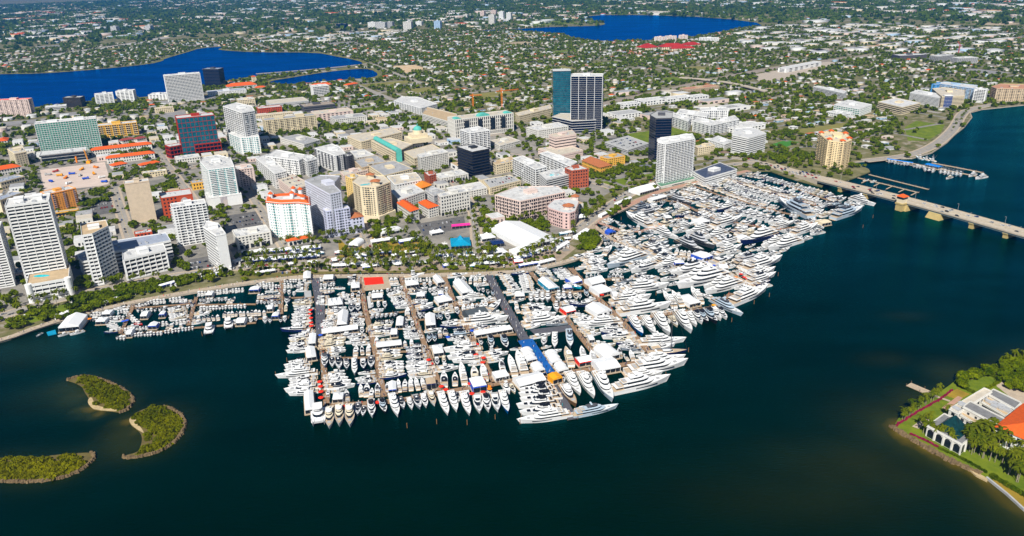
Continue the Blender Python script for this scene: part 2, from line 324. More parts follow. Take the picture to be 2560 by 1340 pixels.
def watermat(name, deep, deep2, rough, bumpd, scale, shallow=False, spec=0.5, tint=(1, 1, 1)):
    m = bpy.data.materials.new(name); m.use_nodes = True; nt = m.node_tree; b = nt.nodes['Principled BSDF']; L = nt.links
    g = nt.nodes.new('ShaderNodeNewGeometry')
    mp = nt.nodes.new('ShaderNodeMapping'); mp.inputs['Rotation'].default_value = (0, 0, 0.5); mp.inputs['Scale'].default_value = (1, 2.6, 1); L.new(g.outputs['Position'], mp.inputs['Vector'])
    n = nt.nodes.new('ShaderNodeTexNoise'); n.inputs['Scale'].default_value = scale; n.inputs['Detail'].default_value = 5; n.inputs['Roughness'].default_value = 0.6; L.new(mp.outputs[0], n.inputs['Vector'])
    bp = nt.nodes.new('ShaderNodeBump'); bp.inputs['Strength'].default_value = 1.0; bp.inputs['Distance'].default_value = bumpd
    L.new(n.outputs['Fac'], bp.inputs['Height'])
    n2 = nt.nodes.new('ShaderNodeTexNoise'); n2.inputs['Scale'].default_value = 0.006; n2.inputs['Detail'].default_value = 7; n2.inputs['Roughness'].default_value = 0.62; L.new(mp.outputs[0], n2.inputs['Vector'])
    r = nt.nodes.new('ShaderNodeValToRGB'); r.color_ramp.elements[0].position = 0.3; r.color_ramp.elements[1].position = 0.72
    r.color_ramp.elements[0].color = (*deep, 1); r.color_ramp.elements[1].color = (*deep2, 1); L.new(n2.outputs['Fac'], r.inputs['Fac'])
    out = r.outputs['Color']
    if shallow:
        a = nt.nodes.new('ShaderNodeAttribute'); a.attribute_name = 'shallow'
        n3 = nt.nodes.new('ShaderNodeTexNoise'); n3.inputs['Scale'].default_value = 0.03; n3.inputs['Detail'].default_value = 8; L.new(g.outputs['Position'], n3.inputs['Vector'])
        mu = nt.nodes.new('ShaderNodeMath'); mu.operation = 'MULTIPLY'; L.new(a.outputs['Fac'], mu.inputs[0])
        ad = nt.nodes.new('ShaderNodeMath'); ad.operation = 'ADD'; ad.inputs[1].default_value = 0.5; L.new(n3.outputs['Fac'], ad.inputs[0]); L.new(ad.outputs[0], mu.inputs[1])
        r2 = nt.nodes.new('ShaderNodeValToRGB'); e = r2.color_ramp.elements
        e[0].position = 0.0; e[0].color = (0, 0, 0, 1); e[1].position = 1.0; e[1].color = (0.20, 0.13, 0.02, 1)
        k = e.new(0.45); k.color = (0.020, 0.018, 0.002, 1); k = e.new(0.75); k.color = (0.085, 0.055, 0.004, 1)
        L.new(mu.outputs[0], r2.inputs['Fac'])
        mx = nt.nodes.new('ShaderNodeMix'); mx.data_type = 'RGBA'; mx.blend_type = 'ADD'; mx.inputs[0].default_value = 1.0
        L.new(out, mx.inputs[6]); L.new(r2.outputs['Color'], mx.inputs[7]); out = mx.outputs[2]
    nt.nodes.remove(b); d = nt.nodes.new('ShaderNodeBsdfDiffuse'); gl = nt.nodes.new('ShaderNodeBsdfGlossy'); fr = nt.nodes.new('ShaderNodeFresnel'); ms = nt.nodes.new('ShaderNodeMixShader'); fr.inputs['IOR'].default_value = 1.33
    gl.inputs['Color'].default_value = (*tint, 1); gl.inputs['Roughness'].default_value = rough; L.new(out, d.inputs['Color']); L.new(bp.outputs['Normal'], gl.inputs['Normal']); L.new(bp.outputs['Normal'], fr.inputs['Normal'])
    gu = nt.nodes.new('ShaderNodeMath'); gu.operation = 'MULTIPLY_ADD'; gu.inputs[1].default_value = 1.9; gu.inputs[2].default_value = .05; L.new(n2.outputs['Fac'], gu.inputs[0]); gm = nt.nodes.new('ShaderNodeMath'); gm.operation = 'MULTIPLY'; gm.use_clamp = True; L.new(fr.outputs[0], gm.inputs[0]); L.new(gu.outputs[0], gm.inputs[1]); L.new(gm.outputs[0], ms.inputs[0]); L.new(d.outputs[0], ms.inputs[1]); L.new(gl.outputs[0], ms.inputs[2]); L.new(ms.outputs[0], nt.nodes['Material Output'].inputs['Surface']); MATS[name] = m; return m
WATER = watermat('lagoon_water', (0.0001, 0.0056, 0.0006), (0.0001, 0.0092, 0.0014), 0.06, 0.42, 0.26, True, .30, (.02, .38, .55))
LAKEW = watermat('lake_water', (0.0008, 0.014, 0.11), (0.001, 0.034, 0.19), 0.15, 0.30, 0.22, False, .25, (.0, .30, .9))  # sky reflection and wind streaks are put into this blue base colour
def water_grid():
    xs = np.concatenate([np.linspace(-4000, -720, 10)[:-1], np.arange(-720, 900, 9), np.linspace(900, 6000, 12)])
    ys = np.concatenate([np.linspace(-400, 170, 6)[:-1], np.arange(170, 1300, 9), np.linspace(1300, 3200, 10)])
    X, Y = np.meshgrid(xs, ys); V_ = np.c_[X.ravel(), Y.ravel(), np.zeros(X.size)]
    w = len(xs); i, j = np.meshgrid(np.arange(w-1), np.arange(len(ys)-1)); a = (j*w+i).ravel()
    me = npmesh('water', V_, np.c_[a, a+1, a+w+1, a+w], WATER)
    x, y = V_[:, 0], V_[:, 1]
    dm = segdist(x, y, MUS[:]); south = [G2(px, py, 0) for px, py in [(2238, 1070), (2293, 1103), (2366, 1144), (2420, 1170), (2472, 1197), (2560, 1276), (2700, 1360)]]
    ds = segdist(x, y, south, False); sh = 0.66*np.exp(-ds/8)+0.16*np.exp(-(ds/44)**2)+0.26*np.exp(-dm/10)
    for k, p in enumerate(ISL): sh = np.maximum(sh, 0.22*np.exp(-segdist(x, y, p)/7))
    for px, py, r, s in [(228, 1018, 9, .95), (212, 985, 20, .5), (190, 968, 22, .35), (322, 1050, 8, 1.0), (335, 1075, 18, .6), (330, 1105, 22, .42), (250, 1029, 8, .9), (2300, 1000, 20, .4), (2270, 1020, 16, .4), (2400, 940, 22, .35)]:
        g = G2(px, py, 0); sh = np.maximum(sh, s*np.exp(-((x-g[0])**2+(y-g[1])**2)/(r*r)))
    for px, py, rx, ry, s in [(2215, 900, 22, 12, .14), (2265, 790, 20, 9, .12), (60, 880, 60, 30, .14), (150, 985, 40, 26, .14), (2200, 1170, 70, 34, .24), (2080, 1230, 80, 34, .16)]:
        g = G2(px, py, 0); sh = np.maximum(sh, s*np.exp(-((x-g[0])/rx)**2-((y-g[1])/ry)**2))
    at = me.attributes.new('shallow', 'FLOAT', 'POINT'); at.data.foreach_set('value', sh.astype(np.float32))
    tag(place('water', me), kind='structure')
water_grid()
# land: one sheet to the horizon
def groundmat():
    m = bpy.data.materials.new('ground_cover'); m.use_nodes = True; nt = m.node_tree; b = nt.nodes['Principled BSDF']; L = nt.links
    b.inputs['Roughness'].default_value = 0.95; b.inputs['Specular IOR Level'].default_value = 0.1
    g = nt.nodes.new('ShaderNodeNewGeometry')
    def noise(s, d=6):
        n = nt.nodes.new('ShaderNodeTexNoise'); n.inputs['Scale'].default_value = s; n.inputs['Detail'].default_value = d; n.inputs['Roughness'].default_value = .65; L.new(g.outputs['Position'], n.inputs['Vector']); return n
    a = noise(0.06); r = nt.nodes.new('ShaderNodeValToRGB'); e = r.color_ramp.elements
    e[0].position = .30; e[0].color = (.07, .085, .02, 1); e[1].position = .74; e[1].color = (.40, .35, .28, 1)
    for p, c in ((.44, (.14, .14, .05, 1)), (.54, (.20, .17, .085, 1)), (.62, (.31, .27, .21, 1))): k = e.new(p); k.color = c
    L.new(a.outputs['Fac'], r.inputs['Fac'])
    c = noise(0.0045, 5); r2 = nt.nodes.new('ShaderNodeValToRGB'); r2.color_ramp.elements[0].position = .42; r2.color_ramp.elements[1].position = .60
    L.new(c.outputs['Fac'], r2.inputs['Fac'])
    a2 = noise(0.05); r3 = nt.nodes.new('ShaderNodeValToRGB'); e = r3.color_ramp.elements
    e[0].position = .35; e[0].color = (.08, .09, .02, 1); e[1].position = .65; e[1].color = (.26, .23, .12, 1); L.new(a2.outputs['Fac'], r3.inputs['Fac'])
    mx = nt.nodes.new('ShaderNodeMix'); mx.data_type = 'RGBA'; L.new(r2.outputs['Color'], mx.inputs[0]); L.new(r.outputs['Color'], mx.inputs[6]); L.new(r3.outputs['Color'], mx.inputs[7])
    L.new(mx.outputs[2], b.inputs['Base Color']); return m
GROUND = groundmat()
flatpoly('ground', LAND, GZ, GROUND, skirt=-1.5)
for nm, l in zip(('lake_water', 'pond_water', 'far_lake_water'), LAKES): flatpoly(nm, ccw(smooth(l, 1, True)), GZ+0.12, LAKEW)
# grassy banks round the lakes
for l, w in zip(LAKES, (26, 16, 26)):
    b = MB(); p = smooth(l, 1, True); p = p+[p[0]]; ribbon(b, p, w, GZ+0.06); struct('lake_bank', b, mat('lake_bank_grass', (.17, .16, .02), .95, .25, .02))
# seawall promenade
prom = [G2(x, y, GZ) for x, y in SHORE_PX[0:20]]
b = MB(); pp = smooth(prom, 1); ribbon(b, [(p[0]-0.0, p[1]+4.2) for p in pp], 8.0, GZ+0.03); struct('promenade_path', b, PAVE)
b = MB(); slab_ribbon(b, [(p[0], p[1]+0.1) for p in pp], 0.7, -1.5, GZ+0.35); struct('seawall', b, mat('seawall_concrete', (.42, .36, .28), .9, .2))
prom2 = [G2(x, y, GZ) for x, y in SHORE_PX[21:28]]
b = MB(); ribbon(b, [(p[0]-3.4, p[1]+4.4) for p in prom2], 10.0, GZ+0.03); struct('promenade_path', b, PAVEP)
b = MB(); slab_ribbon(b, prom2, 0.8, -1.5, GZ+0.35); struct('seawall', b, mat('seawall_concrete', (.42, .36, .28), .9, .2))
b = MB(); slab_ribbon(b, [G2(x, y, GZ) for x, y in SHORE_PX[35:46]], 1.2, -1.5, GZ+0.3); struct('seawall', b, mat('seawall_concrete', (.42, .36, .28), .9, .2))
# ---------------------------------------------------------------- roads
ROADS = []
def road(px, w, m=ASPHL, dz=0.02, walk=True, line=True, name='road'):
    pts = [G2(x, y) for x, y in px]; pts = smooth(pts, 2) if len(pts) > 2 else pts
    b = MB(); ribbon(b, pts, w, GZ+0.06+dz); struct(name, b, m); ROADS.append((pts, w))
    if walk:
        for s in (1, -1):
            off = []
            for i in range(len(pts)):
                a = pts[max(i-1, 0)]; c = pts[min(i+1, len(pts)-1)]; d = np.array([c[0]-a[0], c[1]-a[1]]); d /= np.linalg.norm(d)+1e-9
                off.append((pts[i][0]-d[1]*s*(w/2+1.6), pts[i][1]+d[0]*s*(w/2+1.6)))
            b = MB(); slab_ribbon(b, off, 3.0, GZ, GZ+0.15+dz); struct('pavement', b, PAVE)
    if line:
        b = MB()
        for i in range(len(pts)-1):
            a = np.array(pts[i]); c = np.array(pts[i+1]); L = np.linalg.norm(c-a); n = max(1, int(L/9))
            for k in range(n):
                p = a+(c-a)*(k/n); q = a+(c-a)*((k+.5)/n); ribbon(b, [tuple(p), tuple(q)], 0.35, GZ+0.075+dz)
        struct('road_markings', b, mat('yellow_road_paint', (.62, .46, .12), .8, .1))
road([(-60, 812), (90, 762), (240, 726), (430, 690), (640, 662), (830, 652), (1060, 648), (1240, 642), (1380, 618), (1445, 575), (1520, 515), (1600, 470), (1660, 452), (1760, 425), (1860, 405), (1925, 412)], 13)
road([(285, 470), (300, 520), (322, 590), (345, 650), (352, 690)], 10, dz=.005)
road([(398, 380), (430, 430), (470, 480), (520, 560), (575, 660)], 10, dz=.01)
road([(120, 500), (240, 470), (350, 447), (450, 425), (560, 400)], 12, mat('rail_ballast', (.30, .25, .20), .95, .2), line=False, dz=.015, name='railway_ground')
road([(610, 460), (650, 520), (700, 600), (735, 655)], 9, dz=.01)
road([(790, 440), (880, 470), (905, 560), (930, 650)], 8, dz=.007)
road([(1110, 430), (1150, 470), (1185, 520), (1195, 640)], 9, dz=.012)
road([(1530, 470), (1440, 440), (1395, 412), (1280, 385), (1120, 365)], 9, dz=.004)
road([(1925, 412), (1840, 392), (1740, 398), (1610, 402), (1500, 380), (1380, 345), (1290, 330), (1130, 350)], 11, dz=.008)
road([(2160, 402), (2270, 390), (2325, 370), (2362, 345), (2390, 315), (2400, 290), (2420, 272), (2560, 248)], 15, dz=.012)
road([(0, 160), (75, 148), (150, 135), (240, 122), (325, 110), (400, 96), (475, 82), (560, 73), (640, 66), (760, 58)], 60, mat('motorway_concrete', (.40, .37, .33), .9, .1), walk=False, line=False, name='motorway')
road([(1500, 262), (1600, 240), (1780, 200), (1930, 170), (2080, 150), (2200, 135)], 34, mat('rail_ballast', (.30, .25, .20), .95, .2), walk=False, line=False, dz=.02, name='railway_ground')
road([(640, 185), (760, 176), (865, 166), (930, 158)], 22, walk=False, line=False, name='causeway_road', dz=.3)
road([(930, 160), (990, 185), (1060, 210)], 16, walk=False, line=False, dz=.02)
# ground patches
def patch(name, px, m, dz=0.03): return flatpoly(name, ccw([G2(x, y) for x, y in px]), GZ+dz, m)
patch('downtown_paving', [(-250, 330), (0, 320), (420, 262), (760, 240), (960, 262), (1140, 320), (1560, 300), (1640, 380), (1600, 440), (1490, 500), (1440, 570), (1240, 632), (830, 648), (430, 686), (90, 756), (-260, 850)], mat('town_paving', (.14, .135, .12), .9, .3, .03, rgb2=(.38, .345, .29)), .008)
patch('construction_ground', [(100, 425), (262, 405), (275, 450), (270, 462), (112, 480)], mat('pale_construction_sand', (.62, .50, .42), .95, .12, .05), .04)
patch('dirt_field', [(980, 165), (1040, 162), (1065, 172), (1015, 182)], DIRT)
patch('park_lawn', [(2262, 318), (2290, 302), (2362, 312), (2352, 332), (2318, 352), (2270, 352)], GRASS)
patch('park_lawn', [(1490, 448), (1575, 440), (1560, 466), (1512, 472)], GRASS)
patch('park_lawn', [(1575, 432), (1640, 425), (1640, 438), (1590, 445)], GRASS)
patch('park_lawn', [(1925, 362), (1965, 350), (1998, 355), (1960, 370)], mat('sports_turf', (.05, .20, .02), .9, .15))
patch('park_lawn', [(845, 600), (930, 590), (1060, 600), (1080, 655), (850, 655)], DGRASS, .02)
patch('flower_beds', [(600, 684), (760, 679), (1060, 676), (1290, 669), (1290, 675), (1060, 684), (760, 687), (600, 698)], mat('planted_bed', (.10, .11, .02), .95, .4, .2, rgb2=(.24, .18, .06)), .03)
patch('waterfront_lawn', [(10, 800), (190, 752), (420, 700), (430, 716), (200, 772), (30, 822)], GRASS, .02)
patch('showground_paving', [(600, 640), (830, 640), (1060, 640), (1240, 632), (1400, 600), (1440, 620), (1400, 652), (1290, 668), (1100, 676), (760, 680), (600, 690)], mat('showground_surface', (.36, .28, .20), .9, .25, .12), .015)
patch('park_lawn', [(612, 655), (800, 645), (830, 655), (820, 664), (620, 676)], GRASS, .035)
patch('park_lawn', [(1100, 652), (1240, 644), (1240, 658), (1100, 664)], GRASS, .035); patch('park_lawn', [(860, 656), (1070, 650), (1075, 662), (860, 668)], GRASS, .035)
patch('showground_paving', [(1440, 570), (1490, 540), (1580, 500), (1640, 478), (1650, 484), (1570, 520), (1486, 562), (1500, 595), (1470, 600)], mat('showground_surface', (.36, .28, .20), .9, .25, .12), .015)
patch('grass_field', [(1225, 98), (1300, 90), (1320, 100), (1250, 108)], GRASS); patch('grass_field', [(1290, 55), (1400, 48), (1440, 58), (1300, 66)], GRASS)
patch('sports_field', [(1540, 125), (1610, 122), (1620, 132), (1560, 136)], mat('clay_field', (.45, .16, .05), .9, .2, .03))
patch('car_park_ground', [(1520, 345), (1620, 340), (1612, 375), (1530, 375)], ASPH); patch('car_park_ground', [(470, 650), (520, 640), (545, 690), (480, 700)], ASPH)
patch('car_park_ground', [(225, 500), (280, 485), (290, 530), (235, 540)], ASPH); patch('car_park_ground', [(560, 540), (660, 525), (680, 560), (600, 580)], ASPH)
patch('car_park_ground', [(1040, 560), (1160, 540), (1165, 570), (1060, 590)], ASPH)
patch('rail_yard_ground', [(1880, 188), (2060, 152), (2100, 158), (1960, 200), (1900, 205)], mat('rail_yard_sand', (.46, .39, .31), .95, .15))
# islands and the museum grounds
def rocks(name, line, w, n, seed, z=0.0):
    r = random.Random(seed); b = MB(); pts = smooth(line, 2); seg = [math.hypot(pts[i+1][0]-pts[i][0], pts[i+1][1]-pts[i][1]) for i in range(len(pts)-1)]; T = sum(seg)
    for _ in range(n):
        t = r.random()*T; i = 0
        while i < len(seg)-1 and t > seg[i]: t -= seg[i]; i += 1
        k = t/(seg[i]+1e-9); x = pts[i][0]+(pts[i+1][0]-pts[i][0])*k+r.gauss(0, w/3); y = pts[i][1]+(pts[i+1][1]-pts[i][1])*k+r.gauss(0, w/3)
        s = r.uniform(.6, 1.5); a = r.random()*6; k = 5
        P = [(x+s*math.cos(a+6.283*j/k)*r.uniform(.7, 1.1), y+s*math.sin(a+6.283*j/k)*r.uniform(.7, 1.1)) for j in range(k)]
        Q = [(x+(p[0]-x)*.55, y+(p[1]-y)*.55) for p in P]
        b.prism(P, z-.6, z+r.uniform(.5, 1.5), Q, bottom=False)
    return tag(b.build(name, ROCK), kind='stuff')
def leafcloud(n, size, rad, seed, flat=1.0, cl=7):
    """leaf clumps spread through an uneven crown: returns V (n*4,3), F (n,4), unit-ish radius rad"""
    r = np.random.default_rng(seed); C = r.normal(size=(cl, 3)); C /= np.linalg.norm(C, axis=1)[:, None]; C *= rad*r.uniform(.35, .72, (cl, 1)); C[:, 2] = np.abs(C[:, 2])*.8*flat+rad*.1
    R_ = rad*r.uniform(.34, .58, cl); k = r.integers(0, cl, n); d = r.normal(size=(n, 3)); d /= np.linalg.norm(d, axis=1)[:, None]
    c = C[k]+d*R_[k][:, None]*r.uniform(.75, 1.05, (n, 1))*np.array([1, 1, .8*flat]); nrm = d+r.normal(size=(n, 3))*.55; nrm /= np.linalg.norm(nrm, axis=1)[:, None]
    t = np.cross(nrm, r.normal(size=(n, 3))); t /= np.linalg.norm(t, axis=1)[:, None]; bt = np.cross(nrm, t); s = size*r.uniform(.6, 1.3, (n, 1))
    V_ = np.stack([c-t*s-bt*s*.6, c+t*s-bt*s*.8, c+t*s*.8+bt*s, c-t*s*.7+bt*s*.9], 1).reshape(-1, 3); F_ = np.arange(n*4).reshape(n, 4)
    return V_, F_
def scatter_mesh(name, variants, P, sc, rz, mats, zs=None):
    """merge copies of the variant meshes (V,F) placed at P (n,3)"""
    Vs = []; Fs = []; off = 0; k = np.arange(len(P)) % len(variants)
    for vi, (V_, F_) in enumerate(variants):
        I = np.where(k == vi)[0]
        if not len(I): continue
        c, s = np.cos(rz[I]), np.sin(rz[I]); X = V_[None, :, 0]*c[:, None]-V_[None, :, 1]*s[:, None]; Y = V_[None, :, 0]*s[:, None]+V_[None, :, 1]*c[:, None]
        Z = np.broadcast_to(V_[None, :, 2], X.shape); q = np.stack([X, Y, Z], 2)*sc[I][:, None, None]
        if zs is not None: q[:, :, 2] *= zs[I][:, None]
        q = q+P[I][:, None, :]
        Vs.append(q.reshape(-1, 3)); Fs.append((F_[None]+(np.arange(len(I))*len(V_))[:, None, None]).reshape(-1, F_.shape[1])+off); off += len(I)*len(V_)
    return npmesh(name, np.concatenate(Vs), np.concatenate(Fs), mats)
def sample_in(poly, n, rg, mind=0.0):
    xs = [p[0] for p in poly]; ys = [p[1] for p in poly]; out = []
    while len(out) < n:
        x = rg.uniform(min(xs), max(xs), n*3); y = rg.uniform(min(ys), max(ys), n*3); k = inpoly(x, y, poly)
        out += list(zip(x[k], y[k]))
    return np.array(out[:n])
SHRUB = [leafcloud(90, .8, 2.3, 900+i, .8, 5) for i in range(5)]
for k, p in enumerate(ISL):
    ps = smooth(p, 2, True)
    flatpoly('island_ground', ps, .55, mat('scrub_soil', (.13, .10, .03), .95, .3, .3), skirt=-1.5)
    if k < 2: flatpoly('beach_sand', ccw(smooth([G2(x, y, .6) for x, y in [[(218, 1002), (224, 1015), (238, 1025), (300, 1029), (292, 1022), (250, 1017), (236, 1008), (228, 990)], [(327, 1040), (322, 1052), (330, 1064), (350, 1078), (362, 1084), (352, 1068), (340, 1056), (340, 1044)]][k]], 1, True)), .6, SAND)
    px = ISL_PX[k]
    line = [px[0:9]+[px[9]], px[3:13], px[6:15]][k]
    line = [G2(x, y, .3) for x, y in line]
    rocks('rock_edging', line, 1.1, (430, 540, 390)[k], k, .35)
    rg = np.random.default_rng(50+k)
    vp = inset(p, 2.6); n = int(abs(area(vp))/4.2); P = sample_in(vp, n, rg)
    bl = [[(224, 1012), (240, 1024), (296, 1029)], [(322, 1044), (336, 1064), (352, 1078)], [(0, 1143), (2, 1143)]][k]; bl = [G2(x, y, .6) for x, y in bl]; P = P[segdist(P[:, 0], P[:, 1], bl, False) > 5.5*rg.uniform(.6, 1.2, len(P))]; tip = [G2(165, 951, .6), G2(310, 1142, .6), G2(232, 1136, .6)][k]; P = P[np.hypot(P[:, 0]-tip[0], P[:, 1]-tip[1]) > 9]
    if k < 2:
        st = [[(236, 960), (243, 985), (240, 1005), (262, 1012)], [(345, 1060), (372, 1074), (383, 1092), (378, 1112)]][k]; q = [G2(x, y, .6) for x, y in st]
        P = P[segdist(P[:, 0], P[:, 1], q, False) > 1.9*rg.uniform(.2, 1.5, len(P))]
    else:
        q = [G2(x, y, .6) for x, y in [(12, 1155), (60, 1163), (120, 1153), (190, 1144), (215, 1142)]]; P = P[segdist(P[:, 0], P[:, 1], q, False) > 1.7*rg.uniform(.2, 1.5, len(P))]
    me = scatter_mesh('mangrove_thicket', SHRUB, np.c_[P, np.full(len(P), .3)], rg.uniform(.75, 1.45, len(P)), rg.uniform(0, 6.3, len(P)), LEAFM)
    tag(place('mangrove_foliage', me), kind='stuff')
flatpoly('museum_ground', smooth(MUS, 1, True), 1.0, GRASS, skirt=-1.5)
rocks('rock_revetment', [G2(x, y, .5) for x, y in [(2231, 1066), (2260, 1086), (2293, 1105), (2366, 1146), (2420, 1171), (2450, 1184)]], 2.4, 620, 9, .4)
b = MB(); slab_ribbon(b, [G2(x, y, .8) for x, y in [(2466, 1194), (2516, 1234), (2560, 1274), (2650, 1330)]], 1.2, -1, 1.6); struct('seawall', b, GREY)
flatpoly('beach_sand', ccw([G2(x, y, .6) for x, y in [(2405, 1158), (2425, 1152), (2470, 1188), (2468, 1204), (2440, 1190)]]), .95, SAND, skirt=-1)
flatpoly('dry_lawn', ccw([G2(x, y, 1) for x, y in [(2470, 1188), (2490, 1190), (2600, 1270), (2600, 1300), (2516, 1234)]]), 1.04, DGRASS)
flatpoly('museum_car_park_ground', ccw([G2(x, y, 1) for x, y in [(2482, 958), (2510, 948), (2640, 985), (2640, 1040), (2560, 1020)]]), 1.04, PAVE)
flatpoly('dry_lawn', ccw([G2(x, y, 1) for x, y in [(2362, 988), (2392, 972), (2425, 985), (2396, 1000)]]), 1.03, DGRASS)
flatpoly('brick_terrace', ccw([G2(x, y, 1) for x, y in [(2355, 1019), (2395, 990), (2407, 995), (2368, 1026)]]), 1.06, PAVEP)
flatpoly('brick_terrace', ccw([G2(x, y, 1) for x, y in [(2280, 1066), (2313, 1043), (2326, 1049), (2296, 1072)]]), 1.06, PAVE)
b = MB(); ribbon(b, [G2(2335, 989, 1), G2(2375, 1003, 1)], 2.4, 1.09); struct('garden_path', b, PAVE)
# ---------------------------------------------------------------- buildings
def snapdir(u):
    a = math.atan2(u[1], u[0]); k = round((a-GA)/(math.pi/2)); t = GA+k*math.pi/2
    return (math.cos(t), math.sin(t)) if abs(a-t) < math.radians(17) else u
def rect(A, B, depth, h, z0=GZ, snap=True):
    a = G2(*A, z0+h); b = G2(*B, z0+h); u = np.array(b)-np.array(a); L = np.linalg.norm(u); u = u/L; c = (np.array(a)+np.array(b))/2
    if snap: u = np.array(snapdir(u))
    n = np.array([-u[1], u[0]]); a = c-u*L/2; b = c+u*L/2
    return [tuple(a), tuple(b), tuple(b+n*depth), tuple(a+n*depth)]
_UNIT = {}
def unitmesh(key, f, mats):
    if key not in _UNIT: b = MB(); f(b); _UNIT[key] = b.mesh(key, mats)
    return _UNIT[key]
def ac_unit(b):
    b.box(-1, -1, 0, 1, 1, 1); b.prism([(-.8, -.8), (.8, -.8), (.8, .8), (-.8, .8)], 1, 1.06)
def edges(poly):
    for i in range(len(poly)):
        p, q = np.array(poly[i]), np.array(poly[(i+1) % len(poly)]); L = np.linalg.norm(q-p)
        if L > 1.5: u = (q-p)/L; yield p, q, L, u, np.array([u[1], -u[0]])
def faces_cam(p, n): return (n[0]*(0-p[0])+n[1]*(0-p[1])) > -0.25*math.hypot(p[0], p[1])
def wq(b, p, u, n, s0, s1, z0, z1, off):
    """rectangle on a wall: along u from s0 to s1, standing proud by off, with real edges"""
    a = p+u*s0; c = p+u*s1
    A = a+n*off; Cc = c+n*off
    b.quad((*A, z0), (*Cc, z0), (*Cc, z1), (*A, z1))
def pier_mask(poly): FOOT.append(poly)
def building(name, label, poly, h, wall=WHITE, style='punch', floors=None, glass=GLASS, roof=ROOFW, bay=4.0, ww=.5, wh=.5, sp=.38, proj=.7, fin=0, finw=.5,
             balc=None, balcm=None, para=1.0, pent=1, units=6, z0=GZ, tile=None, cat='building', group=None, arcade=0, parent=None, base=None, seed=0, perfloor=None, skipwin=()):
    """poly: CCW footprint; h: height of the walls"""
    r = random.Random(hash(label) % 9999 if False else sum(map(ord, label))+seed); poly = ccw(poly)
    cx = sum(p[0] for p in poly)/len(poly); cy = sum(p[1] for p in poly)/len(poly)
    floors = floors or max(1, round(h/3.4)); fh = h/floors
    if parent is None:
        root = empty(name, (cx, cy, z0), label=label, cat=cat, group=group); FOOT.append(inset(poly, -2.5))
    else: root = parent
    inv = (root.location.x, root.location.y, root.location.z)
    L = [(p[0]-inv[0], p[1]-inv[1]) for p in poly]; zb = z0-inv[2]
    dist = math.hypot(cx, cy); near = dist < 1250 if perfloor is None else perfloor; single = dist < 1020; nw = [0, 0]; wmesh = unitmesh('window_'+glass.name, lambda b: b.quad((-.5, 0, 0), (.5, 0, 0), (.5, 0, 1), (-.5, 0, 1)), glass); bmesh_ = unitmesh('balcony_'+(balcm or wall).name, lambda b: (b.box(-.5, -1.5, -.12, .5, 0, .12), b.box(-.5, -1.5, .12, .5, -1.4, 1.05)), balcm or wall)
    def put(nm, b, m, par=root):
        return b.build(nm, m, par) if b.f else None
    if style in ('band', 'grid', 'glass'):
        core = MB(); core.prism(inset(L, proj), zb, zb+h-.3); put('glazing', core, glass)  # in open garages and unfinished frames the dark core paints the interior shade
        spn = fh*sp
        rings = []
        for k in range(floors+1):
            zz = zb+k*fh-(spn*.5 if k else 0); z1 = min(zz+spn, zb+h) if k < floors else zb+h
            if k == floors: zz = zb+h-spn*.8
            rings.append((zz, z1))
        if style != 'glass':
            if near:
                for zz, z1 in rings: b = MB(); b.prism(L, zz, z1); put('floor_band', b, wall)
            else:
                b = MB()
                for zz, z1 in rings: b.prism(L, zz, z1)
                put('floor_slat', b, wall)
        else:
            b = MB()
            for zz, z1 in rings: b.prism(inset(L, proj-.07), zz, zz+fh*.12)
            put('edge_trim', b, wall); b = MB(); b.prism(L, zb+h-.5, zb+h); put('roof_edge', b, wall)
        if fin:
            b = MB()
            for p, q, l, u, n in edges(L):
                m = max(1, round(l/fin))
                for i in range(m+1):
                    s = min(max(l*i/m, finw*.5), l-finw*.5); c = p+u*s-n*(proj*.5-.06)
                    b.obox(c, u, finw, proj+.1, zb, zb+h-.02)
            put('mullion', b, wall)
    else:
        b = MB(); b.prism(L, zb, zb+h); put('wall', b, wall)
        fl = [MB() for _ in range(floors)]; bal = [MB() for _ in range(floors)]
        for ei, (p, q, l, u, n) in sorted(enumerate(edges(L)), key=lambda t: (t[1][4] @ np.array([cx, cy])) / math.hypot(cx, cy)*t[1][2]):
            P0 = (p[0]+inv[0], p[1]+inv[1])
            if not faces_cam(P0, n) or ei in skipwin: continue
            m = max(1, int((l-1.2)/bay)); st = (l-m*bay)/2
            for k in range(floors):
                za = zb+k*fh
                for i in range(m):
                    c = st+(i+.5)*bay
                    isb = balc and (i % balc[0]) in balc[1] and (k > 0 or len(balc) > 2)
                    w = bay*(.78 if isb else ww); zt0 = za+fh*(.06 if isb else (1-wh)*.55); zt1 = za+fh*(.80 if isb else (1-wh)*.55+wh)
                    if r.random() < .03: continue
                    if single and nw[0] < 100:
                        nw[0] += 1; g = p+u*c+n*.06; o = place('window', wmesh, root, (g[0], g[1], zt0)); o.rotation_euler.z = math.atan2(u[1], u[0]); o.scale = (w, 1, zt1-zt0)
                    else: wq(fl[k], p, u, n, c-w/2, c+w/2, zt0, zt1, .06)
                    if isb and single and nw[1] < 100:
                        nw[1] += 1; g = p+u*c; o = place('balcony', bmesh_, root, (g[0], g[1], za)); o.rotation_euler.z = math.atan2(u[1], u[0]); o.scale = (bay*.86, 1, 1)
                    elif isb:
                        cc = p+u*c+n*.75; bal[k].obox(cc, u, bay*.86, 1.5, za-.12, za+.12)
                        bal[k].obox(p+u*c+n*1.45, u, bay*.86, .1, za+.12, za+1.05)
        if True:
            a = MB(); c = MB()
            for src, dst in ((fl, a), (bal, c)):
                for s in src:
                    o = len(dst.v); dst.v += s.v; dst.f += [tuple(i+o for i in f) for f in s.f]; dst.m += s.m
            [tag(o, kind='stuff') for o in (put('glazing', a, glass), put('balcony_rim', c, balcm or wall)) if o]
        b = MB()
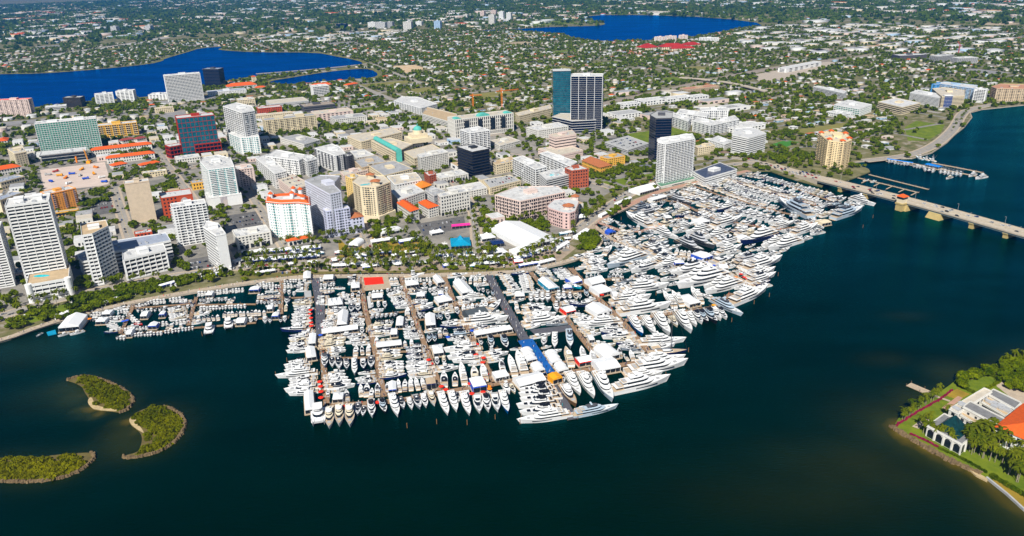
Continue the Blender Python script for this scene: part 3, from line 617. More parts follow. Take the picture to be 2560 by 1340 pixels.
        for p, q, l, u, n in edges(L):
            b.obox((p+q)/2+n*.12, u, l+.3, .5, zb+h-.35, zb+h+.02)
        put('cornice', b, wall)
        if arcade:
            b = MB()
            for p, q, l, u, n in edges(L):
                if not faces_cam((p[0]+inv[0], p[1]+inv[1]), n): continue
                m = max(1, int(l/arcade)); st = (l-m*arcade)/2
                for i in range(m):
                    c = st+(i+.5)*arcade; w = arcade*.33; o = .09; pts = [(-w, .2), (w, .2), (w, 3.0)]+[(w*math.cos(t), 3.0+w*math.sin(t)) for t in np.linspace(.3, 2.84, 7)]+[(-w, 3.0)]
                    nn = len(b.v); b.v += [(*(p+u*(c+s)+n*o), zb+z) for s, z in pts]; b.f.append(tuple(range(nn, nn+len(pts)))); b.m.append(0)
            put('arch_pane', b, glass)
    zt = zb+h
    if tile:
        hiproof(put, L, zt, tile)
    else:
        b = MB(); b.prism(inset(L, .25), zt-.02, zt+.12); put('roof', b, roof)
        if para:
            b = MB()
            for p, q, l, u, n in edges(L): b.obox((p+q)/2-n*.2, u, l, .4, zt+.05, zt+para)
            put('parapet', b, wall)
        A = abs(area(L)); 
        if pent and A > 90:
            xs = inset(L, min(6, math.sqrt(A)*.22)); 
            e = max(edges(L), key=lambda t: t[2]); u = e[3]; c = np.array([0., 0.])
            for i in range(pent):
                w = min(math.sqrt(A)*.34, 11); ll = min(e[2]*.22, 16); off = u*((i-(pent-1)/2)*e[2]*.42+r.uniform(-2, 2)); hh = r.uniform(2.6, 4.2)
                cc = c+off
                if not inpoly(np.array([cc[0]]), np.array([cc[1]]), L)[0]: cc = np.mean(np.array(L[:3]), 0)
                b = MB(); b.obox(cc, u, ll, w, zt, zt+hh); b.obox(cc, u, ll+.5, w+.5, zt+hh, zt+hh+.25); put('penthouse', b, wall)
        n = 0; tries = 0
        xs = [p[0] for p in L]; ys = [p[1] for p in L]; ins = inset(L, 2.2)
        me = unitmesh('rooftop_unit', ac_unit, STEEL)
        while n < units and tries < 60:
            tries += 1; x, y = r.uniform(min(xs), max(xs)), r.uniform(min(ys), max(ys))
            if inpoly(np.array([x]), np.array([y]), ins)[0]:
                o = place('rooftop_unit', me, root, (x, y, zt+.12)); s = r.uniform(.7, 1.7); o.scale = (s, s*r.uniform(.8, 1.8), r.uniform(.9, 1.8)); o.rotation_euler.z = GA; n += 1
    return root
def hiproof(put, L, zt, m, over=.8, rise=None, nm='roof'):
    P = inset(L, -over); k = len(P); b = MB()
    if k == 4:
        p = [np.array(q) for q in P]; a = np.linalg.norm(p[1]-p[0]); c = np.linalg.norm(p[2]-p[1])
        if a < c: p = p[1:]+p[:1]; a, c = c, a
        rise = rise or c*.22; m0 = (p[0]+p[3])/2; m1 = (p[1]+p[2])/2; d = (m1-m0)/np.linalg.norm(m1-m0); r0 = m0+d*c*.45; r1 = m1-d*c*.45
        z = zt; R0 = (*r0, zt+rise); R1 = (*r1, zt+rise); q = [(*x, z) for x in p]
        b.quad(q[0], q[1], R1, R0); b.quad(q[2], q[3], R0, R1); b.tri(q[1], q[2], R1); b.tri(q[3], q[0], R0); b.quad(q[3], q[2], q[1], q[0])
    else:
        c = (sum(x[0] for x in P)/k, sum(x[1] for x in P)/k); rise = rise or 3
        b.prism(P, zt, zt+rise, [(c[0]+(x[0]-c[0])*.25, c[1]+(x[1]-c[1])*.25) for x in P])
    return put(nm, b, m)
def sub(root, b, nm, m):
    """link a part built in world coordinates under root"""
    l = root.location; b.v = [(v[0]-l.x, v[1]-l.y, v[2]-l.z) for v in b.v]
    return b.build(nm, m, root)
def R(name, label, A, B, depth, h, **k):
    if isinstance(h, tuple): h = hgt(*h)
    snap = k.pop('snap', True); p = rect(A, B, depth, h, snap=snap); lm = k.pop('lm', None)
    o = building(name, label, p, h, **k)
    if lm: landmark(lm, (o.location.x, o.location.y))
    return o, p, h
def Pg(name, label, px, h, **k):
    if isinstance(h, tuple): h = hgt(*h)
    p = ccw([G2(x, y, GZ+h) for x, y in px]); lm = k.pop('lm', None); o = building(name, label, p, h, **k)
    if lm: landmark(lm, (o.location.x, o.location.y))
    return o, p, h
# ---------------------------------------------------------------- named buildings, near to far
R('tower_block', 'tall white banded apartment tower rising from a pool deck podium', (15, 514), (120, 506), 30, (72, 728, 514), style='band', floors=27, sp=.40, proj=1.3, fin=8, finw=.5, pent=2, units=10, lm='tall banded apartment tower')
o, p, h = R('podium_block', 'low white banded podium with a tan pool deck on top', (66, 716), (172, 695), 44, (75, 759, 715), style='band', floors=4, sp=.5, proj=1.2, fin=6.5, pent=0, units=0, roof=ROOFT, lm='pool deck podium')
b = MB(); c = G2(104, 690, GZ+h); b.prism([(c[0]+8*math.cos(t), c[1]+3.2*math.sin(t)) for t in np.linspace(0, 6.0, 14)], GZ+h+.13, GZ+h+.25); sub(o, b, 'pool', POOL)
for q in (p[0], p[1]):
    b = MB(); q = np.array(q)*.93+np.mean(np.array(p), 0)*.07; b.lathe([(3.2, GZ), (3.2, GZ+h+.9), (0, GZ+h+.9)], q, 16); sub(o, b, 'stair_tower', WHITE)
R('tower_block', 'white banded tower cut off by the left edge of the picture', (-95, 590), (-2, 573), 30, (33, 714, 574), style='band', floors=22, sp=.4, proj=1.2, fin=8, lm='tower at the picture edge')
Pg('tower_block', 'slim white office tower with chevron front and tan roof', [(204, 590), (231, 586), (271, 566), (265, 551), (201, 561)], (262, 711, 586), style='grid', floors=14, sp=.42, proj=1.5, fin=4.6, finw=.5, roof=ROOFT, pent=1, units=0, lm='tan roofed office tower')
Pg('office_block', 'five storey white office block with deep black window bays', [(307, 652), (416, 626), (409, 610), (305, 629)], (325, 702, 652), style='grid', floors=5, sp=.32, proj=1.6, fin=6, finw=.6, roof=LGREY, pent=1, units=3, lm='black windowed office block')
Pg('office_block', 'long low office building with blue grey roof behind the white block', [(280, 632), (427, 602), (415, 583), (278, 604)], 21, style='band', floors=5, sp=.45, roof=ROOFB, units=6, pent=0, lm='blue grey roofed office')
Pg('office_block', 'low blue roofed wing beside the slim office tower', [(193, 640), (205, 656), (283, 640), (276, 622)], 18, style='band', floors=5, roof=ROOFB, pent=0, units=2)
R('hotel_block', 'orange apartment block with pink balconies near the left edge', (118, 487), (190, 471), 22, (135, 532, 487), wall=ORNG, floors=9, balc=(4, (1,)), balcm=PINK, ww=.34, wh=.42, bay=3.4, pent=1, lm='orange apartment block')
R('shop_building', 'small arcade with blue awnings below the orange block', (135, 535), (196, 524), 9, 5, wall=YELL, roof=ROOFG, pent=0, units=2, arcade=4, floors=1)
R('slab_block', 'blank beige concrete slab building with one column of windows', (311, 462), (372, 452), 16, (325, 560, 462), wall=mat('beige_concrete', (.62, .50, .36), .85, .1), floors=10, skipwin=(0,), bay=5, pent=1, units=1, lm='beige slab building')
o, p, h = R('mural_building', 'red brick coloured building with a painted mural on one half', (402, 497), (481, 486), 30, (412, 545, 495), wall=REDP, floors=6, bay=4.5, ww=.45, roof=LGREY, pent=0, units=3, lm='red mural building')
murm = mat('painted_mural', (.30, .30, .36), .8, .1, .12, rgb2=(.70, .58, .50))
p_, q_ = np.array(p[0]), np.array(p[1]); u_ = (q_-p_)/np.linalg.norm(q_-p_); n_ = np.array([u_[1], -u_[0]]); LL = np.linalg.norm(q_-p_)
b = MB(); wq(b, p_, u_, n_, LL*.52, LL*.97, GZ+.5, GZ+h-.6, .10); sub(o, b, 'blank_wall', REDP); b = MB()
c0 = p_+u_*LL*.72+n_*.16; nn = len(b.v); b.v += [(c0[0]+u_[0]*math.cos(t)*5.8, c0[1]+u_[1]*math.cos(t)*5.8, GZ+h*.56+math.sin(t)*h*.36) for t in np.linspace(0, 6.0, 16)]; b.f.append(tuple(range(nn, nn+16))); b.m.append(0); sub(o, b, 'mural', murm)
R('apartment_tower', 'white apartment tower with rows of small dark balconies', (429, 520), (515, 507), 17, (460, 617, 520), floors=15, bay=3.5, ww=.62, wh=.42, balc=(2, (1,)), lm='white balcony tower')
Pg('apartment_tower', 'narrow white tower with a blank white end wall', [(507, 567), (540, 590), (565, 585), (546, 559), (513, 553)], (575, 672, 585), floors=12, bay=3.6, ww=.6, skipwin=(1,), lm='narrow white tower')
Pg('apartment_tower', 'white and teal glass tower with curved balconies above a painted podium', [(500, 404), (519, 425), (586, 417), (577, 396), (545, 388), (508, 394)], (527, 517, 425), floors=21, bay=3.6, glass=TGLASS, ww=.7, wh=.6, balc=(3, (0, 1)), units=14, lm='teal balcony tower')
o, p, h = R('podium_block', 'white podium with a large painted mural under the teal glass tower', (519, 494), (604, 487), 30, (527, 519, 494), bay=9, ww=.001, wh=.001, pent=0, units=0, floors=2)
b = MB(); e0 = np.array(p[0]); u_ = np.array(p[1])-e0; LL = np.linalg.norm(u_); u_ = u_/LL; n_ = np.array([u_[1], -u_[0]]); wq(b, e0, u_, n_, LL*.36, LL*.56, GZ+.4, GZ+h-.5, .12); sub(o, b, 'mural', murm)
R('apartment_building', 'pale pink apartment building beside the teal glass tower', (592, 425), (634, 420), 26, (637, 463, 420), wall=LPINK, floors=9, balc=(4, (1,)))
R('apartment_building', 'wide green glass building with a white checker grid front', (85, 311), (240, 296), 26, (102, 386, 311), style='grid', floors=15, glass=GGLASS, sp=.13, proj=.6, fin=4.2, finw=.45, pent=2, units=10, lm='green glass building')
R('podium_block', 'dark glass podium in front of the green glass building', (100, 389), (216, 376), 30, (105, 412, 389), style='glass', wall=LGREY, floors=3, pent=0, units=5)
R('apartment_building', 'bright yellow apartment building with dark balconies', (243, 316), (342, 307), 26, (255, 346, 316), wall=YELL, floors=6, balc=(3, (0, 1)), balcm=LCREAM, tile=None, lm='yellow apartment building')
R('office_block', 'dark glass office block in a bright red grid frame', (441, 297), (536, 288), 30, (452, 393, 297), style='grid', wall=REDM, glass=BGLASS, floors=8, sp=.07, proj=.3, fin=7, finw=.4, roof=LGREY, pent=1, units=3, lm='red framed office block')
R('office_wing', 'low red framed wing in front of the red office block', (487, 363), (551, 354), 22, (495, 391, 363), style='grid', wall=REDM, glass=NGLASS, floors=3, sp=.2, fin=6, roof=DGREY, pent=0, units=2)
R('office_wing', 'small red framed wing left of the red office block', (424, 368), (458, 362), 20, (432, 397, 368), style='grid', wall=REDM, glass=NGLASS, floors=3, sp=.2, fin=6, roof=LGREY, pent=0, units=4)
Pg('apartment_tower', 'tall white apartment tower with angled fronts behind the red office', [(557, 266), (605, 283), (637, 277), (630, 266), (590, 257)], (588, 382, 283), floors=20, bay=3.6, ww=.62, balc=(3, (1,)), lm='angled white apartment tower')
Pg('apartment_building', 'lower white wing at the foot of the angled white tower', [(568, 332), (600, 345), (648, 342), (640, 326)], (600, 386, 345), floors=9, glass=TGLASS, balc=(3, (0,)))
R('apartment_building', 'cream yellow apartment building with many balconies', (661, 301), (792, 290), 28, (690, 336, 303), wall=CREAM, floors=8, balc=(3, (1,)), roof=ROOFG, pent=2, lm='cream yellow apartments')
R('library_building', 'brown flat roofed building with a deep overhanging roof', (760, 268), (838, 260), 46, 12, wall=DGREY, roof=mat('brown_roof', (.34, .28, .22), .9, .15), style='band', sp=.5, floors=2, pent=1)
R('parking_garage', 'large grey parking deck behind the brown roofed building', (680, 262), (768, 250), 60, 10, wall=LGREY, style='band', floors=3, sp=.55, roof=ROOFC, pent=0, units=0)
R('office_building', 'blank pale pink building beside the cream yellow apartments', (792, 288), (880, 276), 44, 15, wall=LPINK, bay=9, roof=ROOFC)
R('office_building', 'off white two storey building right of the pale pink one', (842, 301), (912, 289), 40, 13, wall=OFFW, roof=ROOFG)
R('shop_building', 'red walled shop building with a white roof', (647, 273), (703, 266), 24, 14, wall=REDP, roof=ROOFW, pent=0)
R('office_building', 'long tan flat roofed building behind the cream apartments', (642, 292), (728, 280), 18, 9, wall=LCREAM, roof=ROOFC, pent=0)
R('apartment_building', 'six storey grey gridded apartment building near the lake', (782, 217), (822, 214), 30, (785, 241, 217), style='grid', wall=WHITE, floors=6, fin=4, sp=.3)
o, p, h = R('courthouse', 'broad white courthouse with black glass bays and green arched roofs', (1136, 300), (1284, 283), 34, (1150, 347, 300), wall=OFFW, style='grid', floors=5, sp=.16, fin=4.2, finw=1.6, proj=1.3, roof=ROOFC, pent=1, units=6, lm='white courthouse')
for t in (.06, .5, .92):
    a = np.array(p[0])+(np.array(p[1])-np.array(p[0]))*t; u_ = (np.array(p[1])-np.array(p[0])); u_ = u_/np.linalg.norm(u_); n_ = np.array([-u_[1], u_[0]]); b = MB(); w = 7 if t != .5 else 12; k = 8
    for i in range(k):
        t0, t1 = math.pi*i/k, math.pi*(i+1)/k; P0 = a+u_*w*math.cos(t0); P1 = a+u_*w*math.cos(t1); z0, z1 = GZ+h+w*.5*math.sin(t0), GZ+h+w*.5*math.sin(t1)
        b.quad((*(P0+n_*14), z0), (*P0, z0), (*P1, z1), (*(P1+n_*14), z1))
    b.v += [(*(a+u_*w*math.cos(x)+n_*.05), GZ+h+w*.5*math.sin(x)) for x in np.linspace(0, math.pi, 9)]; b.f.append(tuple(range(len(b.v)-9, len(b.v)))); b.m.append(0); sub(o, b, 'arched_roof', COPPER)
b = MB(); e0 = np.array(p[0]); 
for t in (.2, .42, .64, .82): 
    c = e0+u_*np.linalg.norm(np.array(p[1])-e0)*t; b.obox(c-n_*.3, u_, 9, 1.2, GZ+h*.28, GZ+h*.9)
sub(o, b, 'glass_bay', GLASS)
Pg('parking_garage', 'white parking garage with a tan top deck beside the courthouse', [(1055, 285), (1130, 307), (1143, 286), (1068, 268)], 15, style='band', wall=OFFW, floors=5, sp=.5, roof=ROOFT, pent=0, units=2)
Pg('apartment_building', 'white apartment building with grey balconies by the dirt lots', [(985, 252), (1053, 271), (1093, 260), (1045, 243), (1003, 242)], (1053, 289, 271), floors=7, balc=(3, (1,)), glass=mat('grey_window_glass', (.04, .045, .05), .2, .3), lm='white apartments by the dirt lot')
R('glass_tower', 'tall blue glass tower, left one of a pair', (1382, 178), (1428, 177), 34, (1383, 312, 178), style='glass', glass=BGLASS, wall=DGREY, floors=30, snap=False, para=0, pent=0, units=2, roof=LGREY, perfloor=False, lm='blue glass tower')
R('glass_tower', 'navy glass tower in a white grid, right one of a pair', (1427, 191), (1507, 191), 34, (1505, 331, 191), style='band', glass=NGLASS, wall=WHITE, floors=27, sp=.07, proj=.3, fin=16, finw=.7, snap=False, roof=LGREY, pent=1, units=4, lm='navy glass tower')
Pg('podium_block', 'dark glass podium joining the pair of glass towers', [(1380, 292), (1430, 303), (1507, 299), (1500, 286), (1400, 284)], (1428, 334, 303), style='band', sp=.15, glass=NGLASS, wall=LGREY, floors=5, roof=ROOFC, pent=0, units=4)
Pg('glass_tower', 'black glass tower with a dark rooftop box', [(1624, 288), (1640, 297), (1681, 296), (1682, 282), (1642, 278)], (1641, 408, 297), style='glass', glass=NGLASS, wall=DGREY, floors=17, proj=.5, roof=GREY, pent=1, units=0, lm='black glass tower')
for i, (a, h_, lb) in enumerate([([(1680, 291), (1720, 304), (1728, 296), (1690, 283)], 19, 'white apartment wing beside the black glass tower'), ([(1732, 303), (1777, 315), (1790, 303), (1745, 294)], 19, 'white apartment wing, lowest in the white apartment cluster'), ([(1780, 314), (1848, 299), (1836, 289), (1788, 302)], 19, 'white apartment wing at the right end of the white cluster'), ([(1692, 282), (1767, 293), (1772, 283), (1700, 273)], 20, 'white apartment wing at the back left of the white cluster'), ([(1752, 278), (1821, 276), (1815, 268), (1750, 270)], 20, 'white apartment wing at the back right of the white cluster')]):
    Pg('apartment_building', lb, a, h_, floors=6, balc=(3, (1,)), bay=4, glass=NGLASS, units=5, lm=('white apartment cluster' if i == 1 else None))
Pg('apartment_tower', 'tall white slab tower on the waterfront with close rows of windows', [(1645, 357), (1664, 361), (1737, 347), (1731, 335), (1650, 345)], (1642, 458, 357), floors=24, bay=3.1, ww=.6, wh=.5, balc=(2, (0,)), pent=3, units=3, roof=LGREY, lm='white waterfront slab tower')
Pg('pool_terrace', 'low pool terrace at the foot of the waterfront slab tower', [(1640, 458), (1652, 468), (1738, 448), (1735, 440)], 2.5, wall=OFFW, floors=1, roof=mat('terrace_green', (.12, .25, .16), .8, .4), pent=0, units=0, bay=50)
Pg('parking_garage', 'white waterfront garage roofed with dark solar panels', [(1733, 430), (1763, 447), (1843, 424), (1800, 407)], 10, style='band', floors=3, sp=.5, roof=mat('solar_panel_roof', (.06, .07, .11), .3, .8, .25), pent=1, units=0, lm='solar roofed garage')
Pg('office_block', 'white office block ringed by black window bands', [(1830, 337), (1872, 346), (1916, 334), (1880, 319), (1838, 322)], (1872, 392, 346), style='band', floors=9, sp=.5, roof=LGREY, lm='black banded white office')
o, p, h = Pg('apartment_tower', 'cream residential tower with red tiled roof turrets by the bridge', [(2045, 333), (2070, 353), (2110, 358), (2130, 350), (2118, 335), (2075, 328)], (2108, 426, 358), wall=mat('warm_cream_stucco', (.84, .66, .38), .8, .05), floors=16, balc=(4, (1,)), bay=3.6, ww=.42, wh=.42, roof=CREAM, lm='cream tower by the bridge')
for q in p:
    c = np.array(q)*.82+np.mean(np.array(p), 0)*.18; b = MB(); b.obox(c, U, 6, 6, GZ+h, GZ+h+2.5); sub(o, b, 'turret', LCREAM); b = MB(); b.prism([(c[0]-4, c[1]-4), (c[0]+4, c[1]-4), (c[0]+4, c[1]+4), (c[0]-4, c[1]+4)], GZ+h+2.5, GZ+h+4.8, [(c[0]-.4, c[1]-.4), (c[0]+.4, c[1]-.4), (c[0]+.4, c[1]+.4), (c[0]-.4, c[1]+.4)]); sub(o, b, 'turret_roof', TILE)
Pg('hospital_block', 'white hospital block with fine window bands near the northern shore', [(2275, 232), (2348, 245), (2362, 238), (2295, 225)], (2348, 269, 245), style='band', floors=8, sp=.5, lm='white hospital block')
Pg('hospital_block', 'cream hospital block with long horizontal bands', [(2330, 222), (2355, 242), (2412, 240), (2411, 226), (2360, 219)], (2385, 267, 240), style='band', wall=LCREAM, floors=8, sp=.5, roof=ROOFC)
R('glass_block', 'blue glass stair block on the cream hospital', (2362, 240), (2384, 240), 10, (2370, 269, 240), style='glass', glass=mat('deep_blue_glass', (.004, .03, .16), .1, .3), floors=8, pent=0, units=0)
Pg('apartment_building', 'bright blue and white apartment building by the northern shore', [(2340, 208), (2363, 212), (2440, 223), (2444, 214), (2365, 205)], (2440, 254, 223), wall=LBLUE, floors=9, balc=(3, (0,)), balcm=WHITE, lm='blue apartment building')
R('apartment_building', 'deep blue end block of the blue apartment building', (2339, 212), (2363, 210), 12, (2345, 240, 212), wall=BLUEP, bay=8, floors=8)
R('apartment_building', 'white balcony building right of the blue apartments', (2436, 223), (2467, 225), 20, (2440, 256, 223), floors=9, balc=(1, (0,)))
Pg('apartment_building', 'long tan apartment building with red roof bits at the right edge', [(2478, 217), (2492, 222), (2600, 224), (2600, 213), (2500, 210)], (2492, 252, 222), wall=TAN, floors=8, balc=(3, (1,)), roof=mat('red_tan_roof', (.5, .25, .15), .9, .2), lm='long tan apartments')
Pg('office_building', 'white and green glass medical office in front of the hospital', [(2085, 262), (2150, 273), (2180, 262), (2120, 250)], 15, style='grid', floors=4, fin=6, glass=GGLASS)
Pg('office_building', 'cream banded medical office in front of the hospital', [(2195, 255), (2255, 269), (2302, 258), (2240, 245)], 15, style='band', wall=LCREAM, floors=4)
Pg('parking_garage', 'long white garage left of the medical offices', [(2033, 217), (2110, 234), (2118, 228), (2045, 215)], 14, style='band', floors=5)
R('office_building', 'low white building among trees below the medical offices', (2063, 280), (2110, 286), 30, 8)
o, p, h = Pg('hotel', 'white hotel with a red tiled mansard roof and corner turrets', [(665, 505), (700, 509), (745, 507), (774, 511), (772, 492), (740, 486), (700, 488), (668, 492)], (690, 594, 507), wall=WHITE, floors=13, bay=3.3, ww=.42, wh=.42, glass=TGLASS, balc=(6, (2,)), roof=LGREY, lm='red roofed white hotel')
c = np.mean(np.array(p), 0); b = MB(); I = inset(p, 4.5); O = inset(p, -.9)
for i in range(len(p)):
    j = (i+1) % len(p); b.quad((*O[i], GZ+h-.2), (*O[j], GZ+h-.2), (*I[j], GZ+h+3.4), (*I[i], GZ+h+3.4)); b.quad((*I[j], GZ+h), (*I[i], GZ+h), (*I[i], GZ+h+3.4), (*I[j], GZ+h+3.4))
sub(o, b, 'mansard_roof', TILE)
for x, y in [(676, 484), (733, 470), (729, 482), (757, 491), (750, 473)]:
    q = G2(x, y, GZ+h+6); b = MB(); b.lathe([(2.6, GZ+h), (2.6, GZ+h+6)], q, 8); sub(o, b, 'turret', WHITE); b = MB(); b.lathe([(3.4, GZ+h+6), (0, GZ+h+9)], q, 8); sub(o, b, 'turret_roof', TILE)
R('hotel_wing', 'low off white annex with arches left of the red roofed hotel', (590, 592), (678, 583), 30, 15, wall=OFFW, floors=5, arcade=6, roof=ROOFW, lm='arched hotel annex')
R('hotel_entrance', 'low red tiled entrance wing below the red roofed hotel', (718, 603), (778, 594), 8, 6, wall=OFFW, floors=1, tile=TILE, arcade=5)
PLAV = mat('pale_shade_lavender_stucco', (.64, .65, .73), .8, .06)  # off-white blended with the lavender of its shaded front, painted on all walls
Pg('apartment_tower', 'tall pale lavender apartment tower with brown tiled roof caps', [(762, 453), (824, 487), (853, 480), (833, 461), (850, 441), (800, 439)], (832, 593, 487), wall=PLAV, floors=17, bay=3.3, ww=.46, wh=.5, roof=ROOFG, lm='lavender tower')
o, p, h = R('apartment_building', 'lavender stepped block in front of the lavender tower', (814, 529), (875, 521), 14, (830, 594, 529), wall=LAV, floors=10, bay=3.4, balc=(3, (1,)))
R('apartment_building', 'low lavender wing with a brown tiled roof', (877, 546), (909, 541), 18, (880, 585, 546), wall=LAV, floors=5, tile=TILED)
o, p, h = Pg('apartment_tower', 'cream apartment tower with a rooftop pool and brown tiled caps', [(881, 455), (900, 467), (940, 469), (976, 456), (960, 440), (895, 440)], (913, 554, 467), wall=LCREAM, floors=17, bay=3.4, ww=.55, wh=.55, balc=(4, (1, 2)), roof=ROOFC, pent=0, units=2, lm='cream pool roof tower')
for x, y, w in [(938, 452, 9), (925, 436, 8)]:
    q = G2(x, y, GZ+h+5); b = MB(); b.obox(q, U, w, w*.8, GZ+h, GZ+h+5); sub(o, b, 'roof_pavilion', LCREAM); b = MB(); b.prism([(q[0]+a*w*.7, q[1]+c_*w*.6) for a, c_ in ((-1, -1), (1, -1), (1, 1), (-1, 1))], GZ+h+5, GZ+h+7.4, [(q[0]+a*.5, q[1]+c_*.5) for a, c_ in ((-1, -1), (1, -1), (1, 1), (-1, 1))]); sub(o, b, 'pavilion_roof', TILED)
b = MB(); q = G2(913, 461, GZ+h+.3); b.obox(q, U, 12, 4, GZ+h+.13, GZ+h+.3); sub(o, b, 'pool', POOL)
b = MB(); b.prism(inset(ccw(p), -3.5), GZ, GZ+9); sub(o, b, 'podium', LCREAM)
Pg('slab_block', 'narrow yellow slab with one line of windows beside the cream tower', [(863, 442), (880, 448), (905, 441), (890, 435)], (880, 522, 448), wall=mat('pale_yellow_stucco', (.78, .55, .20), .8, .06), floors=14, bay=5, ww=.3)
Pg('shop_building', 'white block with a bright red tiled roof, left of two', [(992, 506), (1026, 529), (1047, 522), (1014, 500)], (1027, 558, 529), wall=OFFW, floors=4, tile=TILE, bay=3.6, lm='left red roofed block')
Pg('shop_building', 'white block with a bright red tiled roof, right of two', [(1046, 506), (1071, 521), (1096, 514), (1067, 499)], (1072, 546, 521), wall=OFFW, floors=4, tile=TILE, bay=3.6, lm='right red roofed block')
Pg('office_building', 'white arcaded building with palms along its front', [(1094, 486), (1100, 493), (1174, 478), (1157, 471)], (1102, 541, 493), wall=OFFW, floors=6, bay=3.8, wh=.5, arcade=5.5, lm='white arcaded building')
LOW = [([(975, 478), (997, 501), (1062, 479), (1035, 462)], 19, OFFW, LGREY, 'grey roofed white block behind the left red roof'), ([(1062, 476), (1085, 491), (1113, 479), (1080, 466)], 17, LGREY, ROOFG, 'grey building between the red roofs and the arcade'), ([(967, 441), (987, 463), (1055, 450), (1040, 432)], 18, WHITE, ROOFC, 'white hall behind the grey roofed block'), ([(918, 412), (960, 440), (1032, 422), (985, 402)], 14, LCREAM, ROOFG, 'wide grey roofed store with a planted court'), ([(885, 402), (905, 420), (967, 405), (940, 388)], 14, TAN, ROOFG, 'tan store with an orange sign wall'), ([(875, 378), (890, 395), (937, 388), (910, 374)], 13, OFFW, ROOFW, 'white roofed store behind the tan store'), ([(850, 430), (860, 440), (920, 425), (905, 418)], 10, LPINK, ROOFC, 'peach low store in front of the tan store'), ([(1060, 432), (1072, 441), (1090, 436), (1080, 428)], 12, BRICK, ROOFW, 'small brick fronted shop beside the white block'), ([(1230, 405), (1240, 413), (1296, 401), (1277, 392)], 15, LCREAM, ROOFT, 'cream office right of the black building'), ([(1115, 470), (1135, 486), (1218, 470), (1200, 455)], 9, OFFW, ROOFW, 'low white roofed building above the arcade'), ([(1738, 366), (1745, 371), (1787, 364), (1775, 357)], 12, LCREAM, ROOFC, 'cream four square building behind the slab tower'), ([(868, 341), (902, 356), (1005, 331), (985, 320)], 14, LCREAM, ROOFC, 'long cream school building with painted end wall'), ([(1773, 350), (1811, 362), (1833, 354), (1795, 340)], 9, WHITE, LGREY, 'low white deck beside the banded office'), ([(18, 373), (36, 386), (66, 380), (54, 363)], 22, LCREAM, ROOFC, 'cream apartment block at the left below the lake'), ([(700, 345), (760, 362), (800, 350), (745, 336)], 10, OFFW, ROOFG, 'off white store behind the white courtyard apartments'), ([(1316, 319), (1345, 327), (1421, 316), (1395, 306)], 16, OFFW, ROOFW, 'white columned office in front of the glass towers'), ([(1288, 283), (1297, 291), (1380, 271), (1375, 262)], 15, LCREAM, ROOFC, 'long cream building left of the glass towers'), ([(1225, 352), (1250, 365), (1300, 352), (1270, 342)], 9, OFFW, ROOFC, 'low office below the courthouse'), ([(1160, 352), (1175, 358), (1212, 350), (1195, 344)], 12, LPINK, TILED, 'pink building beside the white courthouse'), ([(1500, 393), (1520, 398), (1563, 391), (1545, 383)], 12, YELL, ROOFG, 'yellow theatre building with grey roof')]
for px, h_, w_, r_, lb in LOW: Pg('office_building', lb, px, h_, wall=w_, roof=r_, units=9, bay=4.2, ww=.45, wh=.42, pent=1)
Pg('theatre_building', 'yellow hall with a long brown tiled roof among trees', [(1455, 401), (1500, 419), (1530, 412), (1478, 391)], 9, wall=YELL, tile=TILED, floors=2, lm='brown tiled yellow hall')
Pg('market_hall', 'small hall with an orange tiled roof behind the red roofs', [(1036, 460), (1052, 471), (1079, 462), (1062, 453)], 13, wall=YELL, tile=mat('orange_tile', (.75, .22, .02), .8, .15), floors=2)
Pg('office_block', 'cream ten storey office with square windows', [(1043, 387), (1050, 395), (1121, 381), (1106, 372)], (1057, 432, 395), wall=OFFW, floors=9, bay=3.4, ww=.5, wh=.5, lm='cream square windowed office')
Pg('office_block', 'white four storey corner block with rounded windows', [(1083, 437), (1101, 447), (1171, 435), (1150, 424)], (1106, 461, 447), wall=OFFW, floors=4, arcade=5)
o, p, h = Pg('library_hall', 'cream library with a green copper barrel roof', [(928, 352), (988, 383), (1032, 361), (975, 345)], 16, wall=LCREAM, floors=4, bay=4, roof=ROOFC, lm='green barrel roofed library')
a = np.array(G2(940, 350, GZ+h)); c = np.array(G2(997, 381, GZ+h)); u_ = (c-a)/np.linalg.norm(c-a); n_ = np.array([-u_[1], u_[0]]); b = MB(); w = 5; k = 8
for i in range(k):
    t0, t1 = math.pi*i/k, math.pi*(i+1)/k; d0 = n_*w*math.cos(t0); d1 = n_*w*math.cos(t1); z0, z1 = GZ+h+2+w*math.sin(t0), GZ+h+2+w*math.sin(t1); b.quad((*(a+d0), z0), (*(c+d0), z0), (*(c+d1), z1), (*(a+d1), z1))
for e in (a, c): b.v += [(*(e+n_*w*math.cos(x)), GZ+h+2+w*math.sin(x)) for x in np.linspace(0, math.pi, 9)]; b.f.append(tuple(range(len(b.v)-9, len(b.v)))); b.m.append(0)
b.quad((*(c+n_*w+u_*.3), GZ), (*(c-n_*w+u_*.3), GZ), (*(c-n_*w+u_*.3), GZ+h+2), (*(c+n_*w+u_*.3), GZ+h+2))
sub(o, b, 'barrel_roof', COPPER)
o, p, h = Pg('city_hall', 'stepped cream city hall crowned by a green copper dome', [(1010, 380), (1035, 397), (1112, 378), (1080, 361)], 14, wall=LCREAM, floors=3, roof=ROOFC, pent=0, lm='green domed city hall')
c = np.array(G2(1047, 372, GZ)); b = MB(); b.obox(c, U, 40, 34, GZ+14, GZ+22); b.obox(c, U, 28, 24, GZ+22, GZ+28); b.lathe([(8, GZ+28), (8, GZ+34), (0, GZ+34)], c, 16); sub(o, b, 'upper_tier', LCREAM)
